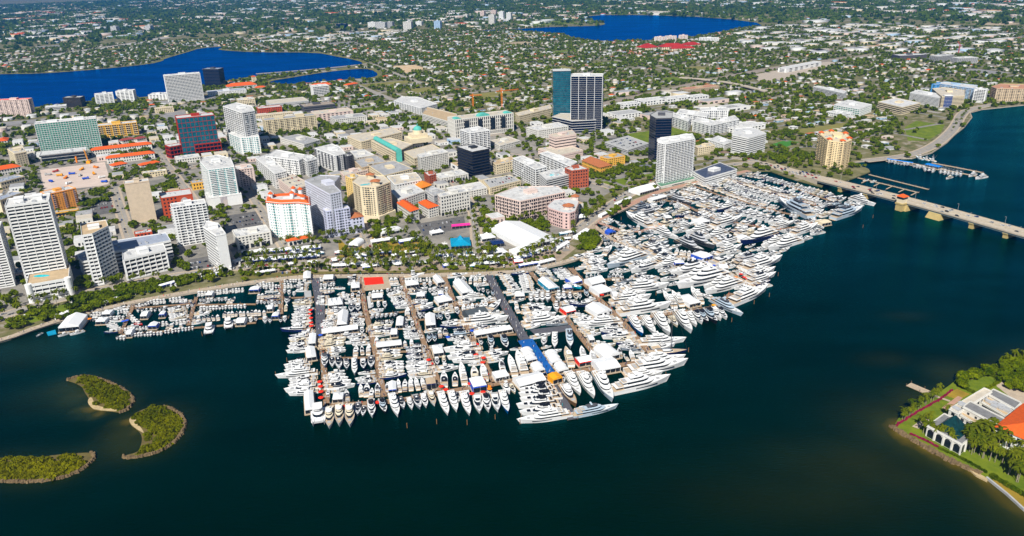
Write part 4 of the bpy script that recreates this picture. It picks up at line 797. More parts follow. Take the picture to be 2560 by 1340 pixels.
b = MB(); b.lathe([(7.6*math.cos(t), GZ+34+7*math.sin(t)) for t in np.linspace(0, 1.5, 7)]+[(.8, GZ+41.5), (.8, GZ+44), (0, GZ+45)], c, 16); sub(o, b, 'dome', COPPER)
for px, h_, lb in [([(640, 396), (686, 435), (716, 428), (668, 386)], 23, 'left wing of the white courtyard apartments'), ([(664, 391), (747, 402), (772, 389), (690, 375)], 25, 'back wing of the white courtyard apartments'), ([(757, 396), (768, 404), (793, 397), (778, 387)], 25, 'right wing of the white courtyard apartments')]:
    Pg('apartment_building', lb, px, h_, floors=7, bay=3.6, ww=.5, balc=(4, (1,)), units=8, lm=('white courtyard apartments' if 'back' in lb else None))
Pg('apartment_building', 'white and black apartment building with dark balcony bays', [(787, 371), (838, 390), (864, 384), (852, 370), (830, 360)], (840, 432, 390), floors=9, balc=(3, (0,)), balcm=DGREY, lm='black and white apartments')
Pg('apartment_building', 'dark balcony corner block of the black and white apartments', [(862, 386), (868, 392), (883, 388), (876, 382)], (868, 430, 392), wall=DGREY, floors=9, balc=(1, (0,)))
Pg('parking_garage', 'pink parking garage with cars on its top deck', [(695, 448), (732, 476), (777, 462), (735, 437)], 14, style='band', wall=LPINK, floors=5, roof=ROOFC, pent=0, units=0, lm='pink parking garage')
Pg('hotel', 'long pink hotel with close rows of dark balconies', [(1237, 488), (1300, 504), (1413, 481), (1395, 466), (1290, 468)], (1300, 553, 504), wall=LPINK, floors=6, bay=3.2, ww=.6, wh=.6, balc=(2, (0,)), roof=ROOFW, units=14, lm='long pink hotel')
o, p, h = Pg('office_building', 'pink office building with round corner tower and brown tiled caps', [(1368, 515), (1371, 521), (1408, 533), (1424, 534), (1438, 529), (1447, 506), (1441, 494), (1385, 500)], (1413, 573, 534), wall=PINK, floors=5, bay=3.5, ww=.6, roof=LGREY, pent=0, units=8, lm='pink office with round corner')
for x, y, w in [(1421, 513, 8), (1438, 490, 6)]:
    q = G2(x, y, GZ+h+4); b = MB(); b.lathe([(w*.85, GZ+h), (w*.85, GZ+h+4)], q, 8); sub(o, b, 'turret', LPINK); b = MB(); b.lathe([(w, GZ+h+4), (0, GZ+h+7)], q, 8); sub(o, b, 'turret_roof', TILED)
for px, h_, lb, kw in [([(1282, 396), (1338, 424), (1367, 417), (1307, 390)], 26, 'left wing of the white and grey courtyard apartments', dict(floors=8, balc=(2, (0,)))), ([(1350, 384), (1426, 416), (1443, 405), (1368, 379)], 27, 'back wing of the white and grey courtyard apartments', dict(floors=8, balc=(3, (0,)))), ([(1345, 432), (1366, 451), (1427, 436), (1408, 421)], 19, 'banded front wing with rooftop pool on the courtyard apartments', dict(style='band', floors=6, wall=LGREY)), ([(1429, 428), (1472, 423), (1446, 412), (1412, 421)], 26, 'brick ended wing of the courtyard apartments', dict(wall=BRICK, floors=6, bay=4, ww=.5))]:
    o, p, h = Pg('apartment_building', lb, px, h_, units=10, lm=('brick ended apartments' if 'brick' in lb else None), **kw)
    if 'pool' in lb: b = MB(); q = G2(1385, 437, GZ+h); b.obox(q, U, 14, 5, GZ+h+.13, GZ+h+.25); sub(o, b, 'pool', POOL)
Pg('office_block', 'pink office block with deep horizontal window slots', [(1372, 338), (1388, 344), (1441, 336), (1430, 325)], (1388, 386, 344), wall=LPINK, style='band', floors=6, sp=.6, roof=ROOFC, lm='pink slotted office')
Pg('podium_block', 'wide pink base under the slotted office', [(1345, 372), (1400, 389), (1458, 376), (1420, 362)], 9, wall=LPINK, style='band', floors=2, sp=.6, roof=ROOFC, pent=0)
Pg('office_block', 'black glass office block with a white overhanging roof', [(1140, 367), (1180, 381), (1226, 372), (1190, 360)], (1180, 446, 381), wall=mat('near_black_metal', (.025, .027, .03), .5, .1), style='band', glass=NGLASS, floors=9, sp=.2, proj=1.2, roof=ROOFW, lm='black office block')
Pg('apartment_tower', 'white apartment tower with navy balconies behind the black office', [(1150, 325), (1175, 333), (1225, 326), (1195, 316)], (1175, 386, 333), floors=12, glass=NGLASS, balc=(2, (0,)))
Pg('parking_garage', 'ribbed cream parking garage below the black office', [(1207, 450), (1225, 471), (1302, 452), (1275, 438)], 10, style='grid', wall=LCREAM, floors=3, sp=.3, fin=3, roof=GREY, pent=0, units=0, lm='ribbed parking garage')
Pg('parking_garage', 'open parking deck full of cars beside the black glass tower', [(1512, 356), (1570, 376), (1622, 359), (1570, 340)], 8, style='band', wall=LGREY, floors=3, roof=GREY, pent=0, units=0, lm='open parking deck')
TL = [((-5, 354), (18, 351), 30, 9, 'red tiled hall at the left edge above the cream block'), ((-6, 426), (52, 416), 20, 10, 'red tiled hall at the left edge below the cream block'), ((228, 378), (378, 359), 17, 9, 'long red edged mall building, upper of two'), ((267, 399), (384, 381), 16, 9, 'long red edged mall building, lower of two'), ((283, 415), (318, 408), 14, 6, 'coral roofed shop, left of two'), ((352, 414), (400, 405), 12, 6, 'coral roofed shop, right of two'), ((305, 352), (338, 346), 12, 9, 'maroon roofed row beside the yellow apartments, left'), ((342, 348), (366, 343), 12, 9, 'maroon roofed row beside the yellow apartments, right')]
for A, B, d, h_, lb in TL: R('shop_building', lb, A, B, d, h_, wall=OFFW, tile=(CORAL if 'maroon' in lb else TILE), floors=2, bay=4)
for A, B, d, h_, w_, r_, lb in [((0, 457), (62, 441), 24, 12, LCREAM, ROOFB, 'cream block with blue grey rooftop units at the left edge'), ((0, 502), (60, 481), 18, 17, LCREAM, ROOFB, 'cream block beside the orange apartments'), ((357, 436), (415, 425), 12, 7, CREAM, ROOFW, 'small pale yellow box building by the railway'), ((440, 400), (500, 392), 26, 8, OFFW, ROOFW, 'low white shop building below the red framed office'), ((480, 460), (512, 455), 14, 10, YELL, ROOFG, 'small yellow fronted shop left of the teal tower'), ((30, 690), (60, 684), 20, 6, LPINK, ROOFT, 'low tan annex behind the pool deck podium'), ((337, 588), (380, 580), 12, 7, REDP, ROOFW, 'small white roofed house with a red gable wall')]:
    R('shop_building', lb, A, B, d, h_, wall=w_, roof=r_, floors=2, pent=0, units=8)
# near shore of the first lake
R('apartment_tower', 'pink and cream tower with red roof caps by the lake at the left edge', (-12, 252), (70, 249), 20, (72, 291, 250), wall=LPINK, floors=12, balc=(3, (1,)), roof=REDF, lm='pink lakeside tower')
R('office_block', 'black glass and cream office block beside the lake', (156, 245), (200, 244), 22, (160, 269, 245), style='band', glass=GLASS, wall=mat('dark_band', (.06, .05, .04), .6, .1), floors=8)
R('parking_garage', 'low white lakeside garage with black slots', (113, 268), (165, 265), 22, 10, style='band', floors=3, pent=0)
R('office_block', 'white eight storey lakeside office, left of two', (236, 237), (282, 234), 22, (240, 265, 237), style='band', floors=8, sp=.5, fin=10, finw=3)
R('office_block', 'white eight storey lakeside office, right of two', (288, 229), (332, 227), 22, (292, 258, 229), style='band', floors=8, sp=.5, fin=10, finw=3)
R('office_building', 'low white hall between the lakeside offices and grid tower', (370, 238), (416, 236), 34, 13, bay=8)
R('apartment_tower', 'broad white gridded tower with an orange banner by the lake', (412, 191), (497, 182), 22, (425, 257, 191), style='grid', glass=GLASS, floors=18, sp=.3, proj=1.2, fin=3.4, finw=.7, lm='gridded lakeside tower')
o, p, h = R('glass_tower', 'black glass tower by the lake', (505, 173), (546, 173), 28, (512, 217, 173), style='glass', glass=NGLASS, wall=DGREY, floors=12, roof=ROOFB, units=0, lm='black lakeside tower')
R('office_building', 'cream low hall with red trim by the railway junction', (387, 273), (433, 268), 18, 10, wall=CREAM, roof=ROOFC)
R('convention_hall', 'low white hall right of the black lakeside tower', (522, 233), (614, 223), 34, 9, wall=WHITE, roof=ROOFB)
R('convention_hall', 'wide hall with a red tiled edge and white roof near the lake', (570, 218), (640, 210), 30, 8, wall=OFFW, tile=TILE, floors=1)
R('bell_tower', 'square cream tower with a red tiled cap near the lake', (629, 192), (639, 191), 8, (632, 208, 192), wall=LCREAM, floors=4, tile=TILE)
R('church', 'cream arcaded church with a flat dome roof', (597, 252), (636, 247), 30, 14, wall=LCREAM, roof=LGREY, arcade=5)
for A, B, d, lb in [((640, 220), (664, 217), 14, 'red roofed lakeside pavilion, left'), ((780, 214), (830, 211), 20, 'long cream hall with orange tiled roof by the pond'), ((868, 213), (895, 208), 14, 'red roofed hall right of the pond halls')]:
    R('convention_hall', lb, A, B, d, 8, wall=LCREAM, tile=TILE, floors=1)
# far towers and landmarks
FAR = [(1163, 36, 46, 9, OFFW), (1205, 28, 44, 9, LPINK), (1228, 37, 63, 14, OFFW), (1233, 26, 39, 12, LPINK), (1252, 29, 51, 11, WHITE), (1271, 32, 54, 11, WHITE), (282, 66, 79, 14, LGREY), (368, 64, 79, 13, LGREY), (852, 60, 70, 24, NGLASS), (928, 56, 71, 18, WHITE), (950, 56, 71, 24, LGREY), (972, 55, 70, 16, GREY), (1017, 55, 76, 20, OFFW), (1046, 54, 64, 14, WHITE), (1092, 53, 74, 15, LBLUE)]
for i, (x, yt, yb, w, m_) in enumerate(FAR):
    nm = {LGREY.name: 'grey', GREY.name: 'dark grey', OFFW.name: 'off white', WHITE.name: 'white', LPINK.name: 'pinkish', NGLASS.name: 'navy glass', LBLUE.name: 'blue grey'}[m_.name]
    h_ = hgt(x, yb, yt); p = rect((x-w/2, yt), (x+w/2, yt), 26, h_)
    o = building('distant_tower', 'x', p, h_, wall=m_, floors=max(4, int(h_/4)), bay=5, units=0, cat='tower', group='towers far inland', seed=i)
    AUTO.append((o, nm+' tower block far inland', o.location.x, o.location.y))
for i, (x0, x1, yt, yb) in enumerate([(1636, 1662, 93, 103), (1662, 1691, 91, 102), (1697, 1719, 89, 100), (1748, 1797, 95, 106)]):
    R('lakeside_apartments', ['white and coral apartment block on the far lake shore, leftmost', 'white and coral apartment block on the far lake shore, second', 'white and coral apartment block on the far lake shore, third', 'wide white apartment block on the far lake shore, rightmost'][i], (x0, yt), (x1, yt), 24, (x0, yb, yt), wall=(LPINK if i < 3 else WHITE), floors=8, bay=6, balc=(2, (0,)), balcm=WHITE)
for i, (x0, x1, y, d) in enumerate([(1612, 1650, 120, 60), (1655, 1715, 118, 50), (1680, 1738, 122, 30), (1715, 1755, 113, 40)]):
    R('school_building', 'red roofed school building near the far lake, '+['leftmost', 'second', 'third', 'rightmost'][i], (x0, y), (x1, y-2), d, 9, wall=LCREAM, tile=mat('red_roof_sheet', (.40, .022, .010), .8, .25, .05), floors=2, bay=8)
R('rail_shed', 'long white rail shed beside the rail yard', (1966, 172), (2054, 155), 26, 11, wall=WHITE, roof=ROOFW, bay=30, pent=0, units=0, snap=False)
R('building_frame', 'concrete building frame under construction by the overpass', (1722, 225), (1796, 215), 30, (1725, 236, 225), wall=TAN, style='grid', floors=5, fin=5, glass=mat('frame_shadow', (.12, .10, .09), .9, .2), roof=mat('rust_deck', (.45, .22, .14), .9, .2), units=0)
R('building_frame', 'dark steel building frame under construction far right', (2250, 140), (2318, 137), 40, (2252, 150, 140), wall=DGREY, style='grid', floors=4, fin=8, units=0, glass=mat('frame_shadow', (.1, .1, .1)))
R('building_frame', 'grey unfinished apartment frame under the red crane, left', (2342, 141), (2392, 138), 30, (2345, 156, 141), wall=GREY, style='grid', floors=6, fin=6, units=0)
R('building_frame', 'grey unfinished apartment frame under the red crane, right', (2395, 146), (2446, 144), 30, (2398, 160, 146), wall=LGREY, style='grid', floors=6, fin=6, units=0)
for A, B, d, h_, lb in [((1558, 262), (1605, 258), 30, 9, 'white warehouse behind the white apartments, leftmost'), ((1612, 255), (1668, 246), 34, 10, 'white warehouse with black doors behind the white apartments'), ((1670, 250), (1730, 240), 30, 10, 'long white warehouse below the building frame'), ((1738, 244), (1768, 238), 26, 11, 'square white warehouse beside the building frame'), ((1550, 290), (1600, 280), 40, 8, 'dark roofed warehouse left of the black tower'), ((1845, 325), (1905, 310), 40, 8, 'wide flat white roof right of the white apartments')]:
    R('warehouse', lb, A, B, d, h_, wall=WHITE, roof=(GREY if 'dark' in lb else ROOFW), bay=8, floors=2, pent=0, units=6)
# ---------------------------------------------------------------- bridge
BA, BB = np.array(G2(2050, 467, 0)), np.array(G2(2508, 596, 0)); BU = (BB-BA)/np.linalg.norm(BB-BA); BN = np.array([-BU[1], BU[0]])
if BN[1] < 0: BN = -BN
BW = 24.0
def bp(px, py, z=0):   # distance along the bridge of a pixel
    g = np.array(G2(px, py, z)); return float((g-BA)@BU)
BL0, BL1 = 0.0, bp(2508, 596)+260
PIERS = [(2095, 480, 5, 9), (2159, 498, 5, 9), (2237, 529, 12, 16), (2325, 549, 15, 16), (2417, 574, 5, 9), (2506, 597, 5, 9)]
def deckz(s): return 5.5+4.5*math.exp(-((s-bp(2280, 535))/190)**2)
br = empty('road_bridge', (BA[0], BA[1], 0), label='long concrete road bridge on yellow piers crossing the lagoon', cat='bridge'); landmark('yellow piered bridge', G2(2237, 528, 0))
n = 40; ss = [BL0-8+(BL1-BL0+8)*i/n for i in range(n+1)]
def bridge_strip(b, off, w, dz0, dz1):
    for i in range(n):
        s0, s1 = ss[i], ss[i+1]; z0, z1 = deckz(s0), deckz(s1); a, c = BA+BU*s0+BN*(off-w/2), BA+BU*s1+BN*(off-w/2); a2, c2 = BA+BU*s0+BN*(off+w/2), BA+BU*s1+BN*(off+w/2)
        b.quad((*a, z0+dz1), (*c, z1+dz1), (*c2, z1+dz1), (*a2, z0+dz1)); b.quad((*a, z0+dz0), (*c, z1+dz0), (*c, z1+dz1), (*a, z0+dz1)); b.quad((*c2, z1+dz0), (*a2, z0+dz0), (*a2, z0+dz1), (*c2, z1+dz1)); b.quad((*a2, z0+dz0), (*c2, z1+dz0), (*c, z1+dz0), (*a, z0+dz0))
b = MB(); bridge_strip(b, BW/2, BW, -.6, 0); sub(br, b, 'deck', CONC)
for off in (.3, BW-.3): b = MB(); bridge_strip(b, off, .5, -.02, 1.0); sub(br, b, 'parapet', CONC)
b = MB(); bridge_strip(b, BW/2, .6, -.02, .8); sub(br, b, 'median_barrier', CONC)
for off in (1.6, BW*.35, BW*.65, BW-1.6): b = MB(); bridge_strip(b, off, .9, -2.6, -.62); sub(br, b, 'girder', BGREEN)
for off in (BW*.26, BW*.74):
    b = MB()
    for k in range(int((BL1-BL0)/12)):
        s = BL0+k*12; z = (deckz(s)+deckz(s+5))/2+.03; a = BA+BU*s+BN*off; b.obox(a, BU, 5, .3, z-.02, z)
    sub(br, b, 'lane_marking', WHITE)
for x, y, wl, wt in PIERS:
    s = bp(x, y); c = BA+BU*s+BN*BW/2; z = deckz(s)-2.6; b = MB(); big = wl > 8
    f = 1.28 if big else 1.0; L = BW*(1.02 if big else .86)
    P0 = [tuple(c+BU*a*wl*f/2+BN*e*(L*f)/2) for a, e in ((-1, -1), (1, -1), (1, 1), (-1, 1))]; P1 = [tuple(c+BU*a*wl/2+BN*e*L/2) for a, e in ((-1, -1), (1, -1), (1, 1), (-1, 1))]
    b.prism(ccw(P0), -2, z, P1 if area(P0) > 0 else P1[::-1])
    if not big: b.obox(c, BU, wl*1.2, BW*.95, z-.9, z+.02)
    sub(br, b, 'pier', YELM)
s = bp(2237, 529); c = BA+BU*s-BN*3.2; z = deckz(s)
b = MB(); b.obox(c, BU, 9, 9, -2, z+.2); b.obox(c, BU, 10.5, 10.5, z-1.5, z+.4); sub(br, b, 'tower_base', YELM)
b = MB(); b.obox(c, BU, 8.6, 8.6, z+.4, z+8.8); h_ = b; tw = sub(br, b, 'bridge_house', LCREAM)
b = MB(); b.obox(c, BU, 9.0, 9.0, z+5.6, z+7.8); g_ = b; l = tw.parent.location; b.v = [(v[0]-l.x, v[1]-l.y, v[2]) for v in b.v]; o = b.build('window', GLASS, tw)
b = MB(); Pq = [tuple(c+BU*a*5.8+BN*e*5.8) for a, e in ((-1, -1), (1, -1), (1, 1), (-1, 1))]; Pq = ccw(Pq); b.prism(Pq, z+8.8, z+11.8, [(c[0]+(q[0]-c[0])*.1, c[1]+(q[1]-c[1])*.1) for q in Pq]); b.v = [(v[0]-l.x, v[1]-l.y, v[2]) for v in b.v]; b.build('roof', TILE, tw)
# causeway ramp between land and bridge
b = MB(); rp = [G2(1925, 412), G2(1985, 430), tuple(BA+BN*BW/2)]
a = np.array(rp[0]); e = BA+BN*BW/2-BU*4; k = 8
for i in range(k):
    t0, t1 = i/k, (i+1)/k; p0, p1 = a+(e-a)*t0, a+(e-a)*t1; z0, z1 = GZ+.1+(deckz(-4)-GZ-.1)*t0**1.5, GZ+.1+(deckz(-4)-GZ-.1)*t1**1.5; d = (e-a)/np.linalg.norm(e-a); nn = np.array([-d[1], d[0]])*BW*.5
    b.quad((*(p0-nn), z0), (*(p1-nn), z1), (*(p1+nn), z1), (*(p0+nn), z0))
    for sg in (-1, 1): b.quad((*(p0+nn*sg), -1), (*(p1+nn*sg), -1), (*(p1+nn*sg), z1+.9), (*(p0+nn*sg), z0+.9))
struct('bridge_approach_road', b, CONC)
CAUSE = (a, e)
def lamp_mesh():
    b = MB(); b.tube((0, 0, 0), (0, 0, 9), .14, .09); return b.mesh('pole', STEEL)
def lamp_arm():
    b = MB(); b.tube((0, 0, 9), (1.9, 0, 9.3), .07); b.box(1.7, -.25, 9.2, 2.6, .25, 9.42); return b.mesh('lamp_head', STEEL)
LM = (lamp_mesh(), lamp_arm())
def street_lamp(p, z, rz):
    e = empty('street_lamp', (p[0], p[1], z), rz); place('pole', LM[0], e); place('lamp_head', LM[1], e); auto(e, 'grey street lamp', 'street lamp', 'street lamps', p); return e
for i in range(16):
    s = 14+i*(BL1-60)/16; q = BA+BU*s+BN*(.3 if i % 2 else BW-.3); street_lamp(q, deckz(s), math.atan2(BN[1], BN[0])+(0 if i % 2 else math.pi))
# ---------------------------------------------------------------- docks
DOCKZ = 0.9; OBST = []; OBT = []
def dock(nm, label, px, w, m=WOOD, cat='pier', piles=True, group='marina piers', w2=None):
    pts = [G2(x, y, DOCKZ) for x, y in px]; b = MB(); slab_ribbon(b, pts, w, .35, DOCKZ)
    o = empty(nm, (*pts[0], 0), label=label, cat=cat, group=group); sub(o, b, 'deck', m)
    for a, c in zip(pts[:-1], pts[1:]):
        a, c = np.array(a), np.array(c); L = np.linalg.norm(c-a)+1e-6; d = (c-a)/L; nn = np.array([-d[1], d[0]])*w/2; OBST.append(((a+c)[0]/2, (a+c)[1]/2, L*.6, np.array([tuple(a-nn), tuple(c-nn), tuple(c+nn), tuple(a+nn)])))
    if piles:
        b = MB()
        for i in range(len(pts)-1):
            a, c = np.array(pts[i]), np.array(pts[i+1]); L = np.linalg.norm(c-a); d = (c-a)/L; nn = np.array([-d[1], d[0]]); k = max(1, int(L/9))
            for j in range(k+1):
                for s in (-1, 1): q = a+d*min(L, j*L/k)+nn*s*(w/2+.2); b.tube((*q, -1), (*q, 2.6), .17, k=5)
        sub(o, b, 'piling_rim', mat('piling_timber', (.20, .13, .08), .9, .2))
    return pts
PIERDATA = [
 ('timber pier of the small boat basin, leftmost', [(334, 763), (302, 832)], 3.2, WOOD), ('timber pier of the small boat basin, second from left', [(491, 742), (471, 812)], 3.4, WOOD), ('timber pier right of the small boat basin', [(704, 701), (702, 784)], 4.0, WOOD),
 ('wide dark carpeted pier, left one of two', [(788, 692), (800, 760), (802, 845)], 8.5, DECKD), ('timber extension of the left dark pier', [(803, 845), (808, 900), (818, 1030)], 4.5, WOOD),
 ('timber pier beside the red carpet platform', [(901, 692), (912, 770), (930, 840), (960, 990)], 4.5, WOOD), ('timber pier right of the red carpet platform', [(1002, 692), (1025, 757), (1050, 830), (1075, 895), (1102, 977)], 4.5, WOOD),
 ('timber pier left of the charcoal tent', [(1110, 692), (1140, 765), (1170, 820), (1190, 865), (1215, 915), (1237, 957)], 4.5, WOOD), ('wide dark carpeted pier, right one of two', [(1222, 687), (1252, 747), (1275, 785), (1312, 848)], 8.5, DECKD),
 ('bright blue carpeted pier between domed tents', [(1313, 849), (1340, 890), (1371, 938)], 13, DECKB), ('dark carpeted pier end with bronze yacht', [(1378, 948), (1432, 1047)], 7, DECKD),
 ('timber pier by the teal edged tent', [(1327, 680), (1397, 765), (1435, 820), (1470, 865), (1508, 912)], 4.5, WOOD), ('long timber pier crossing to the outer superyachts', [(1427, 670), (1487, 737), (1555, 802), (1592, 845), (1637, 894)], 5.5, WOOD),
 ('long cross dock along the marina front', [(810, 1013), (917, 1008), (1000, 1000), (1090, 983), (1230, 960), (1300, 947), (1400, 932), (1500, 920), (1590, 906)], 5.5, WOOD),
 ('timber dock with bow out superyachts', [(1557, 801), (1665, 784), (1780, 768), (1829, 733)], 5, WOOD), ('long crowded pier through the right fleet', [(1480, 560), (1535, 601), (1593, 622), (1660, 638), (1760, 646), (1844, 694), (1882, 717)], 6, LWOOD),
 ('pier from the wooded point into the right fleet', [(1497, 556), (1554, 577), (1602, 578), (1680, 551), (1700, 545)], 5, PAVEP), ('inner pier of the upper right fleet', [(1655, 500), (1700, 505), (1778, 545), (1860, 560), (1940, 575), (2060, 556)], 4.5, WOOD),
 ('middle pier of the upper right fleet', [(1730, 463), (1800, 488), (1880, 510), (1960, 532), (2040, 545)], 4.0, WOOD), ('outer pier of the upper right fleet', [(1800, 448), (1880, 474), (1960, 494), (2050, 516)], 4.0, WOOD), ('short pier nearest the bridge', [(1880, 434), (1940, 455), (2000, 474), (2070, 500)], 3.5, WOOD),
 ('bare pier right of the bridge, nearer one', [(2145, 444), (2220, 462), (2296, 481)], 3, LWOOD), ('bare pier right of the bridge, farther one', [(2173, 436), (2240, 453), (2321, 473)], 3, LWOOD), ('long breakwater dock of the northern marina', [(2330, 407), (2390, 418), (2456, 431)], 4, LWOOD), ('northern marina pier under the blue roofs', [(2212, 397), (2280, 408), (2340, 420), (2440, 440)], 4, LWOOD)]
for lb, px, w, m in PIERDATA: dock('pier', lb, px, w, m)
FING = [[(337, 770), (490, 758)], [(305, 836), (450, 824)], [(491, 762), (600, 760), (640, 760)], [(450, 822), (640, 806)], [(647, 750), (702, 750)], [(640, 796), (722, 793)], [(710, 745), (785, 742)], [(912, 733), (850, 737)], [(655+150, 806), (912, 790)], [(922, 790), (1012, 778)], [(800, 878), (818, 876)], [(942, 880), (1020, 878)], [(1040, 800), (1060, 798)], [(1140, 765), (1252, 752)], [(1055, 875), (1180, 862)], [(925, 938), (943, 938)], [(1280, 745), (1395, 735)], [(1397, 733), (1480, 725)], [(1435, 815), (1480, 808)], [(1200, 843), (1290, 835)], [(1010, 712), (1105, 706)], [(1470, 700), (1530, 697)], [(1245, 870), (1225, 875)], [(830, 895), (925, 893)], [(1240, 940), (1340, 925)], [(1400, 905), (1500, 895)]]
for px in FING:
    pts = dock('finger_dock', None, px, 2.6, WOOD, 'dock', True, 'finger docks between the piers'); o = [x for x in COL.objects if x.name.startswith('finger_dock')][-1]; auto(o, 'narrow timber finger dock', 'dock', 'finger docks between the piers', pts[0])
for k in range(5):
    x, y = 2168+k*31, 450+k*7.6; pts = dock('finger_dock', None, [(x, y), (x-14, y+7)], 1.6, LWOOD, 'dock', False, 'finger docks between the piers'); o = [q for q in COL.objects if q.name.startswith('finger_dock')][-1]; auto(o, 'narrow timber finger dock', 'dock', 'finger docks between the piers', pts[0])
# platforms
def platform(label, px, m, h=.95, cat='platform'):
    p = ccw([G2(x, y, h) for x, y in px]); b = MB(); b.prism(p, .3, h); c = np.mean(np.array(p), 0); OBT.append((c[0], c[1], 20, np.array(p))); o = empty('floating_platform', (c[0], c[1], 0), label=label, cat=cat); sub(o, b, 'deck', m); return o, p
o, p = platform('timber platform laid with a bright red carpet beside the seawall', [(903, 692), (970, 690), (978, 720), (910, 726)], LWOOD); landmark('red carpet platform', (o.location.x, o.location.y))
b = MB(); b.prism(ccw([G2(x, y, 1) for x, y in [(909, 694), (956, 692), (960, 709), (912, 713)]]), .95, 1.0); sub(o, b, 'carpet', REDF)
platform('floating garden platform planted with shrubs beside the right dark pier', [(1325, 824), (1425, 812), (1432, 824), (1340, 838)], DECKD); LANDMARKS.append(('floating garden platform', *G2(1375, 825)))
platform('orange matted water sports platform by the left marquee', [(116, 830), (138, 824), (141, 834), (120, 839)], TEALF)
platform('grey floating dock with a large black awning near the left dark pier', [(760, 728), (777, 726), (779, 742), (762, 744)], GREY)
platform('pale concrete float beside the red carpet pier', [(917, 740), (925, 740), (929, 768), (921, 770)], LGREY)
o = dock('fishing_pier', 'pale timber pier with a square end below the museum garden', [(2272, 960), (2340, 989)], 6.5, LWOOD, group=None)
